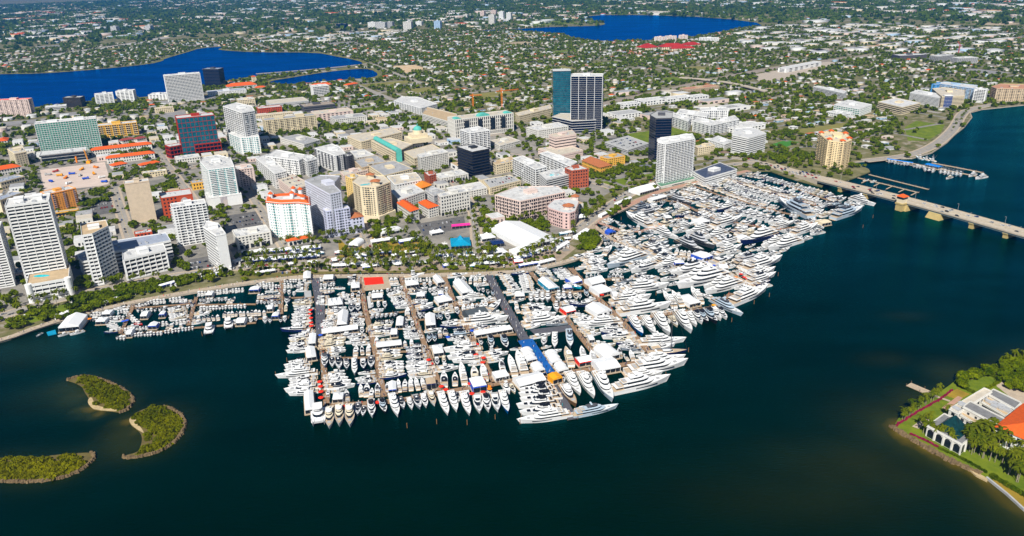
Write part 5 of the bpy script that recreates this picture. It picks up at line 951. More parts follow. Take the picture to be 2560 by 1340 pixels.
# ---------------------------------------------------------------- tents and marquees
def tent(label, A, B, depth, h=4.2, m=TENT, kind='gable', z=DOCKZ, name='marquee', cat='tent', group='exhibition tents', rise=None, walls=True, snap=False, bays=0, trim=None):
    """A, B: pixels of the front eave line at ground; ridge runs along depth ('gable') or along the front ('long')"""
    a, c = np.array(G2(*A, z)), np.array(G2(*B, z)); u = (c-a)/np.linalg.norm(c-a); L = np.linalg.norm(c-a); n_ = np.array([-u[1], u[0]]); ce = (a+c)/2+n_*depth/2
    o = empty(name, (ce[0], ce[1], z), label=label, cat=cat, group=group)
    if z < GZ and walls: OBT.append((ce[0], ce[1], max(L, depth)*.7, np.array([tuple(ce+u*s*L/2+n_*d*depth/2) for s, d in ((-1, -1), (1, -1), (1, 1), (-1, 1))])))
    P = lambda s, d, zz: (*(u*s+n_*d), zz)
    l2, d2 = L/2, depth/2; rise = rise or min(L, depth)*.22; b = MB()
    if kind == 'gable':
        b.quad(P(-l2, -d2, h), P(0, -d2, h+rise), P(0, d2, h+rise), P(-l2, d2, h)); b.quad(P(0, -d2, h+rise), P(l2, -d2, h), P(l2, d2, h), P(0, d2, h+rise)); b.tri(P(-l2, -d2, h), P(l2, -d2, h), P(0, -d2, h+rise)); b.tri(P(l2, d2, h), P(-l2, d2, h), P(0, d2, h+rise))
    elif kind == 'long':
        b.quad(P(-l2, -d2, h), P(l2, -d2, h), P(l2, 0, h+rise), P(-l2, 0, h+rise)); b.quad(P(-l2, 0, h+rise), P(l2, 0, h+rise), P(l2, d2, h), P(-l2, d2, h)); b.tri(P(l2, -d2, h), P(l2, d2, h), P(l2, 0, h+rise)); b.tri(P(-l2, d2, h), P(-l2, -d2, h), P(-l2, 0, h+rise))
    elif kind == 'peak':
        k = max(1, bays or round(L/max(depth, 3)))
        for i in range(k):
            s0, s1 = -l2+L*i/k, -l2+L*(i+1)/k; t = ((s0+s1)/2, 0, h+rise*1.3); q = [P(s0, -d2, h), P(s1, -d2, h), P(s1, d2, h), P(s0, d2, h)]; m_ = [P((s0+s1)/2+(a_)*(s1-s0)*.16, e_*depth*.16, h+rise*.55) for a_, e_ in ((-1, -1), (1, -1), (1, 1), (-1, 1))]; tp = P((s0+s1)/2, 0, h+rise*1.3)
            for j in range(4): b.quad(q[j], q[(j+1) % 4], m_[(j+1) % 4], m_[j]); b.tri(m_[j], m_[(j+1) % 4], tp)
    elif kind == 'dome':
        k = 7; nb = max(1, bays or round(depth/6))
        for j in range(nb):
            e0, e1 = -d2+depth*j/nb, -d2+depth*(j+1)/nb-.25
            for i in range(k):
                t0, t1 = math.pi*i/k, math.pi*(i+1)/k; b.quad(P(l2*math.cos(t0), e0, h+rise*.8*math.sin(t0)), P(l2*math.cos(t0), e1, h+rise*.8*math.sin(t0)), P(l2*math.cos(t1), e1, h+rise*.8*math.sin(t1)), P(l2*math.cos(t1), e0, h+rise*.8*math.sin(t1)))
            for e in (e0, e1):
                nn = len(b.v); b.v += [P(l2*math.cos(t), e, h+rise*.8*math.sin(t)) for t in np.linspace(0, math.pi, k+1)]; b.f.append(tuple(range(nn, nn+k+1))); b.m.append(0)
    b.build('canopy', m, o)
    if z < GZ: b = MB(); b.prism(ccw([P(s*(l2+.8), d*(d2+.8), 0)[:2] for s, d in ((-1, -1), (1, -1), (1, 1), (-1, 1))]), -.6, .02); b.build('floor_deck', LWOOD, o)
    b = MB(); k = max(2, round(L/5))
    for i in range(k+1):
        for d in (-d2+.1, d2-.1): q = P(-l2+.1+(L-.2)*i/k, d, 0); b.tube(q, (q[0], q[1], h), .10, k=4)
    b.build('pole_frame', STEEL, o) if False else b.build('support_frame', STEEL, o)
    if walls:
        b = MB(); b.quad(P(l2, d2-.05, 0), P(-l2, d2-.05, 0), P(-l2, d2-.05, h), P(l2, d2-.05, h)); b.quad(P(-l2+.05, d2, .0), P(-l2+.05, -d2, 0), P(-l2+.05, -d2, h), P(-l2+.05, d2, h)); b.quad(P(l2-.05, -d2, 0), P(l2-.05, d2, 0), P(l2-.05, d2, h), P(l2-.05, -d2, h)); b.build('side_wall', trim or m, o)
        b = MB(); k = max(1, round(L/4.5))
        for i in range(k):
            s0, s1 = -l2+L*(i+.12)/k, -l2+L*(i+.88)/k; b.quad(P(s0, -d2+.4, .1), P(s1, -d2+.4, .1), P(s1, -d2+.4, h*.8), P(s0, -d2+.4, h*.8))
        b.build('opening_pane', GLASS, o)
        b = MB(); b.quad(P(-l2, -d2+.1, h*.78), P(l2, -d2+.1, h*.78), P(l2, -d2+.1, h), P(-l2, -d2+.1, h)); b.build('valance', trim or m, o)
    return o, ce
def T(label, A, B, depth, lm=None, **k):
    o, ce = tent(label, A, B, depth, **k)
    if lm: landmark(lm, ce)
    return o
T('big white clear span marquee with a broad gabled roof behind the promenade', (1312, 628), (1393, 608), 78, h=6, kind='gable', z=GZ, snap=False, rise=5, lm='big clear span marquee')
T('white gabled marquee floating at the left end of the marina', (148, 831), (200, 826), 24, h=5, lm='left end marquee', rise=3.4)
T('white gabled marquee below the waterfront slab tower', (1600, 489), (1648, 476), 22, h=4.5, z=GZ, kind='long', lm='slab tower marquee')
T('long white tent row behind palms, farther of two', (622, 640), (802, 626), 9, h=3.6, z=GZ, kind='long', trim=BLUEF, lm='farther long tent row')
T('long white tent row behind palms, nearer of two', (626, 660), (792, 648), 9, h=3.6, z=GZ, kind='long', trim=BLUEF, lm='nearer long tent row')
T('turquoise pavilion tent near the promenade', (1128, 625), (1178, 622), 26, h=5, m=TEALF, z=GZ, kind='peak', bays=1, trim=TEALF, rise=6, lm='turquoise pavilion tent')
T('bright pink canopy tent behind the turquoise pavilion', (1130, 573), (1176, 569), 6, h=4, m=PINKF, z=GZ, kind='long', trim=PINKF, lm='pink canopy tent')
T('white shell shaped stage tent on the lawn', (872, 618), (896, 620), 16, h=3, z=GZ, kind='dome', bays=1, rise=5, lm='white stage tent')
T('long white curved awning beside the cream tower', (955, 592), (1008, 580), 12, h=4, z=GZ, kind='dome', bays=3, lm='curved white awning')
T('white tent cluster roof left of the solar canopy', (1205, 605), (1240, 600), 16, h=4, z=GZ, kind='peak', lm=None)
T('dark solar panel canopy beside the big marquee', (1232, 622), (1262, 618), 16, h=5, m=mat('solar_panel', (.01, .03, .12), .2, .3), z=GZ, kind='long', rise=1, walls=False, lm='solar canopy')
T('white tent in front of the solar canopy', (1235, 640), (1265, 636), 12, h=4, z=GZ, kind='peak', walls=True)
T('low white tents beside the big marquee corner', (1292, 640), (1325, 630), 14, h=4, z=GZ, kind='long')
T('white marquee by the wooded point', (1446, 552), (1470, 548), 10, h=4, z=GZ, kind='peak')
T('white peaked tents along the wooded point path', (1447, 600), (1478, 580), 8, h=3.6, z=GZ, kind='peak', bays=4)
T('white gabled marquee at the head of the left dark pier', (759, 704), (778, 702), 16, h=4.2, lm='marquee by the left dark pier')
T('white marquee beside the red carpet pier', (879, 728), (900, 726), 13, h=4, kind='peak')
T('long white peaked floating marquee between left dark and red carpet piers', (822, 772), (858, 768), 16, h=4, kind='peak', bays=3, lm='peaked floating marquee')
T('tall white gabled tent between the left dark and red carpet piers', (843, 821), (868, 819), 26, h=4.5, rise=3, lm='tall gabled tent')
T('long low white tent below the tall gabled tent', (806, 842), (896, 830), 9, h=3.6, kind='long', lm='long low white tent')
T('white tent between bow up boats right of the red carpet pier', (930, 752), (957, 750), 9, h=3.6, kind='long')
T('white marquee right of the red carpet platform', (1017, 722), (1048, 718), 12, h=4, kind='peak', lm='marquee right of red carpet')
T('white marquee with arched bays in the middle basin', (1095, 715), (1112, 712), 18, h=4, kind='gable')
T('white gabled tent near the middle timber pier', (990, 822), (1008, 821), 16, h=4, lm='small gabled tent')
T('white flat roofed tent under a row of motor boats', (942, 876), (1005, 869), 9, h=3.4, kind='long', rise=1)
T('white gabled marquee between the two middle piers', (1065, 823), (1090, 821), 22, h=4.6, lm='middle gabled marquee')
T('large white marquee beside the right dark pier head', (1156, 742), (1184, 737), 30, h=4.5, rise=3, lm='marquee by the right dark pier')
T('white twin roof tent on the timber pier', (1097, 765), (1132, 758), 14, h=4, kind='peak')
T('charcoal grey gabled tent on the water', (1172, 804), (1222, 792), 15, h=4.5, m=GREYF, trim=GREYF, kind='long', lm='charcoal tent')
T('long white tent bridging to the right dark pier', (1190, 846), (1282, 830), 8, h=3.4, kind='peak', bays=8, lm='bridging tent row')
T('white tent above two stern facing yachts', (1085, 893), (1110, 890), 14, h=4, kind='peak')
T('white boxy tent left of the timber extension', (772, 868), (790, 866), 18, h=4, rise=1)
T('white double tent on the left timber extension', (768, 904), (792, 900), 18, h=4, rise=1.4)
T('white tent at the left front corner of the marina', (764, 1036), (788, 1032), 26, h=4, rise=1.4, lm='left corner tent')
T('white tent between bow up boats at the left front', (832, 1008), (858, 1006), 9, h=3.6, kind='peak')
T('blue fronted tent on the front cross dock', (972, 985), (992, 983), 12, h=3.6, trim=BLUEF)
T('blue and white sided pavilion on the front cross dock', (1184, 984), (1218, 978), 14, h=5.5, m=TENT, trim=BLUEF, rise=.8, lm='blue sided pavilion')
T('tan and navy stand on the front cross dock', (1067, 975), (1091, 972), 9, h=5, m=TEAK, trim=NAVY, rise=.6)
T('bright yellow pavilion at the end of the blue pier', (1383, 962), (1407, 955), 9, h=4.6, m=YELF, trim=YELF, rise=1, lm='yellow pavilion')
for i, (x, y, sd) in enumerate([(1308, 888, 0), (1313, 898, 0), (1319, 909, 0), (1333, 926, 0), (1339, 936, 0), (1370, 895, 1), (1376, 905, 1), (1381, 914, 1), (1392, 926, 1), (1398, 935, 1)]):
    o, ce = tent('x', (x, y), (x+24, y-6), 5.4, h=2.6, kind='dome', bays=1, rise=2.4); AUTO.append((o, 'white domed tent '+('left' if not sd else 'right')+' of blue pier', ce[0], ce[1]))
landmark('bright blue carpeted pier', G2(1342, 893))
T('long ribbed white dome tent below the blue pier', (1300, 975), (1366, 958), 14, h=3.5, kind='long', rise=2, lm='ribbed dome tent')
T('white arched tent in front of stern facing yachts', (1240, 955), (1274, 948), 10, h=3.8, kind='peak', bays=4)
T('teal edged white tent between timber piers', (1372, 732), (1398, 727), 26, h=4.2, trim=TEALF, lm='teal edged tent')
T('blue sided white tent beside the long timber pier', (1434, 716), (1456, 710), 15, h=4, trim=BLUEF, kind='long', lm='blue sided tent')
T('white marquee on the long timber pier', (1480, 720), (1514, 712), 15, h=4.2, kind='long', lm='marquee on the long pier')
T('white flat marquee beside the big white superyacht', (1498, 743), (1530, 735), 18, h=4.2, kind='long', rise=1)
T('large white marquee right of the timber pier', (1494, 796), (1530, 786), 20, h=4.6, rise=2, lm='timber pier marquee')
T('white and red tent near the timber pier', (1416, 790), (1440, 784), 12, h=3.8, trim=REDF, kind='long')
T('white peaked marquee among outer superyachts', (1724, 770), (1752, 764), 20, h=4.2, kind='peak', bays=1, lm='outer peaked marquee')
T('white marquee at the outer front corner', (1512, 905), (1550, 895), 18, h=4.2, kind='dome', bays=3)
T('long white pavilion on the outer front dock', (1500, 938), (1552, 928), 18, h=4.5, kind='long', rise=1.6, lm='outer front pavilion')
T('red striped white tent near the outer front dock', (1449, 918), (1480, 912), 10, h=4, trim=REDF, kind='long')
T('white roofed tent beside the timber pier end', (1507, 924), (1530, 918), 12, h=3.8, kind='peak')
T('white roofed blue canopy in the right fleet', (1758, 656), (1782, 648), 18, h=4.5, trim=BLUEF, kind='long', rise=1, lm='blue canopy in the right fleet')
T('white marquee in the middle of the right fleet', (1744, 565), (1775, 560), 14, h=4.2, kind='peak', lm='right fleet marquee')
T('small white tent behind the navy hulled superyacht', (1856, 608), (1876, 602), 14, h=4, kind='long', rise=1)
T('blue awning at the wooded point pier', (1523, 589), (1540, 585), 9, h=3.5, m=BLUEF, trim=BLUEF)
T('white marquee on the right fleet pier', (1632, 507), (1668, 497), 10, h=4, kind='long', rise=.8)
T('white house tent at the far end of the right fleet', (2055, 566), (2078, 562), 12, h=4, m=LCREAM, kind='long', rise=.8, lm='far end house tent')
for i, (A, B, d) in enumerate([((2216, 403), (2280, 413), 5), ((2310, 416), (2345, 424), 12)]): T('bright blue roofed shelter of the northern marina, '+('long one' if i == 0 else 'wide one'), A, B, d, h=3.5, m=mat('bright_blue_roof', (.01, .22, .70), .6, .1), kind='long', rise=.8, walls=False, lm=('northern marina shelter' if i else None))
for i, (A, B, d) in enumerate([((1350, 665), (1390, 655), 6), ((1300, 672), (1345, 664), 5), ((1180, 668), (1240, 664), 6), ((830, 672), (900, 668), 6), ((920, 640), (980, 636), 6), ((1000, 640), (1060, 634), 7), ((640, 690), (690, 682), 5), ((505, 700), (560, 690), 6), ((1080, 590), (1110, 585), 10), ((1205, 655), (1235, 650), 8), ((1290, 655), (1330, 645), 7), ((1395, 630), (1425, 612), 7), ((930, 612), (985, 604), 9), ((1000, 612), (1050, 604), 8), ((590, 662), (615, 655), 8), ((690, 632), (740, 628), 6), ((1330, 640), (1370, 628), 6), ((265, 765), (300, 752), 5), ((140, 800), (180, 786), 5), ((395, 725), (440, 712), 5), ((1505, 545), (1530, 533), 6), ((1545, 515), (1580, 500), 6)]):
    o, ce = tent('x', A, B, d, h=3.4, kind=('peak', 'long')[i % 2], z=GZ, trim=(TENT, BLUEF, TENT)[i % 3]); AUTO.append((o, ('white peaked show tent', 'white show tent with blue sides', 'white show tent')[0 if i % 2 == 0 else (1 if i % 3 == 1 else 2)], ce[0], ce[1]))
for i, (x, y) in enumerate([(266, 787), (405, 789), (360, 792), (252, 806), (381, 818), (322, 838), (523, 739), (635, 727), (601, 809), (675, 774), (688, 793), (821, 699), (1052, 742), (1103, 738), (985, 838), (1300, 742), (1420, 722), (1540, 742), (1672, 545), (1700, 660), (1810, 672), (1480, 852)]):
    w = [14, 9, 11, 16][i % 4]; o, ce = tent('x', (x-w*.75, y+6), (x+w*.75, y+5), [9, 7, 11][i % 3], h=3.6, kind=('peak', 'gable', 'long')[i % 3], trim=(TENT, TENT, BLUEF)[(i*2) % 3]); AUTO.append((o, 'white floating tent among boats', ce[0], ce[1]))
SHOW = random.Random(5)
for i in range(60):
    x = SHOW.uniform(610, 1430); y = 690-.00010*(x-1000)**2-SHOW.uniform(14, 52)-max(0, x-1290)*.28; w = SHOW.uniform(6, 13)
    o, ce = tent('x', (x-w, y+2), (x+w, y), SHOW.uniform(4, 8), h=3.2, kind=('peak', 'long', 'peak')[i % 3], z=GZ, trim=(TENT, BLUEF, TENT, REDF, TEALF)[i % 5], walls=i % 2 == 0); AUTO.append((o, 'small white peaked stall' if i % 3 != 1 else 'small white ridge stall', ce[0], ce[1]))
UMB = {}
def umb_mesh(m):
    if m.name not in UMB:
        b = MB(); b.lathe([(2.1, 2.3), (0, 3.1)], k=8); c = b.mesh('canopy', m); b = MB(); b.tube((0, 0, 0), (0, 0, 3.0), .05); UMB[m.name] = (c, b.mesh('pole', STEEL))
    return UMB[m.name]
UMBS = [(x, y, REDF, 'red') for x, y in [(778, 800), (778, 812), (779, 820), (777, 780), (776, 790), (800, 960), (802, 972), (803, 985), (803, 1000), (1072, 905), (1078, 915), (1104, 972), (1115, 980), (1175, 965), (1186, 957), (1207, 955), (1190, 892), (1192, 866), (1207, 912), (1209, 900), (860, 1022), (945, 1012), (1505, 742), (1860, 698), (1868, 702), (1852, 690), (1160, 987), (1180, 990), (1208, 986)]]+[(x, y, ORAM, 'orange') for x, y in [(1850, 705), (1840, 698), (1222, 972), (1224, 978), (225, 802), (1648, 565), (1655, 570), (1640, 572)]]+[(x, y, BLUEF, 'blue') for x, y in [(1770, 650), (1765, 660), (1785, 668), (1778, 672), (310, 808), (318, 806), (802, 843), (1120, 848), (1180, 832)]]+[(x, y, YELF, 'yellow') for x, y in [(1782, 752), (1784, 768), (1800, 752)]]
for x, y, m, c in UMBS:
    p = G2(x, y, DOCKZ); e = empty('parasol', (p[0], p[1], DOCKZ)); a_, b_ = umb_mesh(m); place('canopy', a_, e); place('pole', b_, e); auto(e, c+' parasol on a pier', 'parasol', 'parasols on the piers', p)
# mooring piles standing in open water
b = MB(); b.tube((0, 0, -1), (0, 0, 4.2), .28, .22, 7); PILE = b.mesh('mooring_pile', mat('pile_wood', (.24, .12, .05), .9, .2))
for x, y in [(690, 940), (1018, 1070), (1092, 1060), (1168, 1062), (1238, 1048), (1303, 1045), (1721, 880), (1664, 942), (1945, 690), (1923, 742), (1829, 805), (1700, 745), (1640, 738), (506, 840), (2182, 545), (2157, 570), (1553, 480+70), (718, 905), (1885, 760), (2030, 560), (1300, 1060), (1920, 700)]:
    p = G2(x, y, 0); o = place('mooring_pile', PILE, None, (p[0], p[1], 0)); auto(o, 'brown mooring pile in open water', 'pile', 'mooring piles', p)
# ---------------------------------------------------------------- cranes
def lattice(b, a, c, w, n, r=.12):
    a, c = Vector(a), Vector(c); d = (c-a); u = d.normalized().orthogonal().normalized(); v = d.normalized().cross(u); pts = []
    for s, t in ((-1, -1), (1, -1), (1, 1), (-1, 1)):
        o = u*s*w/2+v*t*w/2; b.tube(a+o, c+o, r, k=4); pts.append(o)
    for i in range(n):
        p, q = a+d*i/n, a+d*(i+1)/n
        for j in range(4): b.tube(p+pts[j], q+pts[(j+1) % 4], r*.7, k=3)
def tower_crane(label, x, yb, yt, jib_px, m, zb=GZ):
    g = G2(x, yb, zb); h = hgt(x, yb, yt, zb); o = empty('tower_crane', (g[0], g[1], zb), label=label, cat='crane'); b = MB(); lattice(b, (0, 0, 0), (0, 0, h), 2.2, 14, .3); b.build('mast', m, o)
    ang, lj, lc, up = jib_px; d = Vector((math.cos(ang), math.sin(ang), 0)); b = MB(); lattice(b, d*-lc+Vector((0, 0, h*.86)), d*lj+Vector((0, 0, h*.86+up)), 1.7, 14, .26); b.build('jib', m, o)
    b = MB(); q = d*-lc; b.box(q.x-1.6, q.y-1.6, h*.86-3, q.x+1.6, q.y+1.6, h*.86-.4); b.build('counterweight', GREY, o)
    b = MB(); b.box(1.2, -1, h*.8, 3, 1, h*.8+2.4); b.build('cab', WHITE, o)
tower_crane('orange tower crane with a short jib behind the white courthouse', 1183, 272, 234, (-.5, 24, 8, 3), ORAM)
tower_crane('orange tower crane with a level jib behind the white courthouse, right one', 1255, 275, 220, (.35, 40, 13, 1), ORAM)
tower_crane('red crane rising over the unfinished grey frames', 2395, 138, 112, (1.9, 10, 6, 14), REDG)
g = G2(222, 408); o = empty('drilling_rig', (g[0], g[1], GZ), label='yellow drilling rig on the pale construction site', cat='crane'); b = MB(); lattice(b, (0, 0, 2), (-3, 0, 24), 1.2, 10, .2); b.build('boom', YELF, o); b = MB(); b.box(-2.5, -3, 1, 3.5, 3, 4); b.box(-3, -3.4, 0, 4, -2, 1.2); b.box(-3, 2, 0, 4, 3.4, 1.2); b.build('body', YELF, o)
g = G2(193, 408); o = empty('site_silo', (g[0], g[1], GZ), label='orange silo on the pale construction site', cat='silo'); b = MB(); b.lathe([(1.6, 1.2), (1.6, 11), (0, 12)], k=12); b.build('tank', ORAM, o); b = MB(); [b.tube((a, c, 0), (a, c, 2), .2) for a in (-1, 1) for c in (-1, 1)]; b.build('leg_frame', STEEL, o)
for i, (x, y, m, c) in enumerate([(150, 440, YELF, 'yellow'), (165, 446, ORAM, 'orange'), (180, 436, BLUEF, 'blue'), (200, 440, GREY, 'grey'), (215, 448, BLUEF, 'blue'), (235, 436, YELF, 'yellow'), (255, 445, WHITE, 'white'), (128, 455, BLUEF, 'blue'), (140, 430, REDG, 'red'), (240, 420, ORAM, 'orange'), (172, 460, WHITE, 'white'), (262, 456, BLUEF, 'blue'), (205, 425, YELF, 'yellow'), (120, 438, GREY, 'grey')]):
    g = G2(x, y); o = empty('site_truck', (*g, GZ+.05), i*1.7, 1.3); b = MB(); b.prism([(1.6, -1.1), (3.6, -1.1), (3.6, 1.1), (1.6, 1.1)], .7, 3, [(1.6, -1.05), (3.2, -1.05), (3.2, 1.05), (1.6, 1.05)]); b.build('cab', m, o); b = MB(); b.prism([(-3.8, -1.25), (1.4, -1.25), (1.4, 1.25), (-3.8, 1.25)], .9, 2.2, [(-4.1, -1.35), (1.4, -1.35), (1.4, 1.35), (-4.1, 1.35)]); b.build('cargo_bed', m, o); b = MB(); [b.tube((x_, s*1.2-.15, .5), (x_, s*1.2+.15, .5), .5, k=8) for x_ in (-3, -1.8, 2.6) for s in (-1, 1)]; b.build('wheel_rim', BLKG, o); auto(o, c+' truck on the pale building site', 'truck', 'site trucks', g)
# overpass inland
o = empty('overpass', (*G2(1800, 205), GZ), label='grey concrete highway overpass inland among houses', cat='bridge'); pts = smooth([G2(1700, 193, 8), G2(1780, 199, 8), G2(1850, 211, 8), G2(1930, 232, 8)], 2); b = MB(); slab_ribbon(b, pts, 14, 6.5, 8.5); sub(o, b, 'deck', CONC); 
for k in range(1, len(pts)-1, 2): b = MB(); b.obox(pts[k], (1, 0), 2, 10, GZ, 6.6); sub(o, b, 'pier', GREY)
for t in range(2): pass
# ---------------------------------------------------------------- museum group, lower right corner
MZ = 1.0
def mpoly(px, h): return ccw([G2(x, y, MZ+h) for x, y in px])
def mbox(name, label, px, h, wall=OFFW, roof=mat('weathered_flat_roof', (.20, .20, .20), .9, .2, .3), **k):
    p = mpoly(px, h); o = building(name, label, p, h, wall=wall, roof=roof, z0=MZ, **k); return o, p
o, p = mbox('museum_pavilion', 'white pavilion with tall arches and a dark glass pyramid skylight', [(2318, 1066), (2360, 1035), (2448, 1079), (2405, 1113)], 7.4, floors=1, bay=40, ww=.001, pent=0, units=0, para=1.0)
landmark('glass pyramid pavilion', (o.location.x, o.location.y)); L_ = np.array(p); cc = L_.mean(0); h = 7.4
b = MB(); base = [tuple(cc+(q-cc)*.66) for q in L_]
for i in range(4): b.tri((*base[i], MZ+h+.3), (*base[(i+1) % 4], MZ+h+.3), (*cc, MZ+h+10.5))
[b.tube((*q, MZ+h+.3), (*cc, MZ+h+10.6), .18) for q in base]
sub(o, b, 'pyramid_skylight', mat('pyramid_glass', (.006, .038, .042), .4, .5, .4, spec=.2))
for pp_, q_, l_, u_, n_ in edges(p):
    if not faces_cam(pp_, n_): continue
    m_ = max(2, int(l_/5.5)); b = MB(); b2 = MB()
    for i in range(m_):
        c_ = (i+.5)*l_/m_; w = l_/m_*.33
        pts = [(-w, .3), (w, .3), (w, 4.4)]+[(w*math.cos(t), 4.4+w*math.sin(t)) for t in np.linspace(.3, 2.84, 8)]+[(-w, 4.4)]; nn = len(b.v); b.v += [(*(pp_+u_*(c_+s)+n_*.08), MZ+z) for s, z in pts]; b.f.append(tuple(range(nn, nn+len(pts)))); b.m.append(0)
        b2.obox(pp_+u_*(c_+l_/m_*.5)+n_*.35, u_, .9, .7, MZ, MZ+6.8)
    sub(o, b, 'arch_pane', GLASS); sub(o, b2, 'column_trim', OFFW)
mbox('museum_wing', 'long narrow white museum wing with grey flat roof', [(2373, 1023), (2460, 971), (2480, 980), (2395, 1035)], 9, floors=2, bay=5, roof=ROOFC, pent=0, units=4, para=1)
mbox('museum_wing', 'white museum hall with a long plain grey roof', [(2407, 1018), (2425, 1004), (2515, 1050), (2497, 1066)], 11, floors=2, bay=5.5, ww=.3, wh=.3, pent=0, units=0)
mbox('museum_wing', 'low white terrace wing with a row of dark windows', [(2395, 1034), (2402, 1028), (2490, 1074), (2478, 1086)], 7, floors=1, bay=4.5, ww=.55, wh=.55, roof=ROOFT, pent=0, units=0)
mbox('museum_wing', 'white service building beside the museum car park', [(2467, 985), (2483, 974), (2553, 1008), (2537, 1024)], 8, floors=1, bay=7, ww=.3, pent=0, units=0)
mbox('museum_court', 'tan museum roof court crowded with grey machinery', [(2445, 1000), (2465, 986), (2540, 1024), (2515, 1042)], 6, roof=ROOFT, floors=1, bay=30, pent=0, units=26)
p = mpoly([(2490, 1067), (2560, 1010), (2640, 1050), (2590, 1110)], 12); o = building('museum_mansion', 'white museum mansion under a big orange red tiled roof', p, 12, z0=MZ, floors=2, bay=5, tile=TILE, cat='building'); landmark('orange tiled mansion', (o.location.x, o.location.y))
def hedge(label, px, w, h, m=None):
    pts = [np.array(G2(x, y, MZ)) for x, y in px]; V_, F_ = leafcloud(60, .55, 1.1, 77, .9, 5); P = []
    for a, c in zip(pts[:-1], pts[1:]):
        k = int(np.linalg.norm(c-a)/.9); P += [(a+(c-a)*i/k) for i in range(k+1)]
    P = np.array(P); rg = np.random.default_rng(3); me = scatter_mesh('hedge', [(V_, F_)], np.c_[P+rg.normal(size=P.shape)*w*.15, np.full(len(P), MZ+.1)], np.full(len(P), h*.9)*rg.uniform(.8, 1.1, len(P)), rg.uniform(0, 6, len(P)), m or LEAF); o = place('hedge', me); tag(o, label, 'hedge')
hedge('clipped green hedge on the far side of the museum lawn', [(2459, 931), (2502, 950)], 1.5, 1.6); hedge('clipped green hedge on the near side of the museum lawn', [(2402, 968), (2432, 981)], 1.5, 1.6); hedge('clipped hedge between museum lawn and car park', [(2464, 975), (2502, 952)], 1.4, 1.3)
hedge('magenta bougainvillea hedge along the museum sea edge, front', [(2275, 1085), (2310, 1100), (2345, 1118)], 1.2, 1.0, BOUG); hedge('magenta bougainvillea hedge along the museum garden side', [(2240, 1064), (2262, 1050), (2300, 1026), (2345, 1002), (2380, 976)], 1.2, .9, BOUG); hedge('long green hedge above the dry lawn by the sea wall', [(2478, 1190), (2520, 1216), (2600, 1262)], 1.6, 2.0); hedge('low green hedge above the rock revetment', [(2345, 1120), (2410, 1150), (2465, 1180)], 1.6, 1.2)
# ---------------------------------------------------------------- boats (prototypes, x forward, waterline z=0)
def hull_pair(L, B, hs, hb, full=.45, tb=.9, deckdrop=.35, pw=2.1, rake=.07, n=14):
    S_ = []; 
    for i in range(n+1):
        t = i/n; b = B/2*(tb+(1-tb)*min(1, t/full)) if t < full else B/2*max(.015, 1-((t-full)/(1-full))**pw)
        bw = b*(.90-.42*max(0, (t-.4)/.6)**1.5); xd = -L/2+L*t; xw = -L/2+L*(1-rake)*t; z = hs+(hb-hs)*t**1.7
        S_.append((xd, xw, b, bw, z))
    h = MB()
    for s in (1, -1):
        for i in range(n):
            a, c = S_[i], S_[i+1]
            A0, A1, C0, C1 = (a[1], s*a[3], -.5), (a[0], s*a[2], a[4]), (c[1], s*c[3], -.5), (c[0], s*c[2], c[4]); m = [tuple((np.array(A0)*.35+np.array(A1)*.65)*np.array([1, .985, 1])), tuple((np.array(C0)*.35+np.array(C1)*.65)*np.array([1, .985, 1]))]
            if s > 0: h.quad(C0, A0, m[0], m[1]); h.quad(m[1], m[0], A1, C1)
            else: h.quad(A0, C0, m[1], m[0]); h.quad(m[0], m[1], C1, A1)
            k = .12; a2 = (a[0], s*max(0, a[2]-k), a[4]); c2 = (c[0]-(.1 if i == n-1 else 0), s*max(0, c[2]-k), c[4])
            (h.quad(A1, a2, c2, C1) if s < 0 else h.quad(a2, A1, C1, c2)); z1 = a[4]-deckdrop; z2 = c[4]-deckdrop
            (h.quad((a2[0], a2[1], z1), (c2[0], c2[1], z2), c2, a2) if s > 0 else h.quad((c2[0], c2[1], z2), (a2[0], a2[1], z1), a2, c2))
    a = S_[0]; h.quad((a[1], a[3], -.5), (a[1], -a[3], -.5), (a[0], -a[2], a[4]-deckdrop*.5), (a[0], a[2], a[4]-deckdrop*.5))
    def half(x):
        t = (x+L/2)/L; return B/2*(tb+(1-tb)*min(1, t/full)) if t < full else B/2*max(.015, 1-((t-full)/(1-full))**pw)
    def zd(x): t = (x+L/2)/L; return hs+(hb-hs)*t**1.7-deckdrop
    def deck(x0, x1, k=10, dz=0.0, w=1.0):
        d = MB()
        for i in range(k):
            xa, xb = x0+(x1-x0)*i/k, x0+(x1-x0)*(i+1)/k; ya, yb = max(.01, half(xa)-.1)*w, max(.01, half(xb)-.1)*w; d.quad((xa, -ya, zd(xa)+dz), (xb, -yb, zd(xb)+dz), (xb, yb, zd(xb)+dz), (xa, ya, zd(xa)+dz))
        return d
    return h, half, zd, deck
def plan(x0, x1, w, nose, w1=None):
    w1 = w*.62 if w1 is None else w1
    return [(x0, -w/2), (x1-nose, -w/2), (x1-nose*.35, -w1*.5-(w-w1)*.17), (x1, -w1*.26), (x1, w1*.26), (x1-nose*.35, w1*.5+(w-w1)*.17), (x1-nose, w/2), (x0, w/2)]
def shift(P, d0, d1, k=1.0):  # pull stern by d0, bow by d1, narrow by k
    x0, x1 = min(p[0] for p in P), max(p[0] for p in P); return [((p[0]-x0)/(x1-x0)*(x1-d1-x0-d0)+x0+d0, p[1]*k) for p in P]
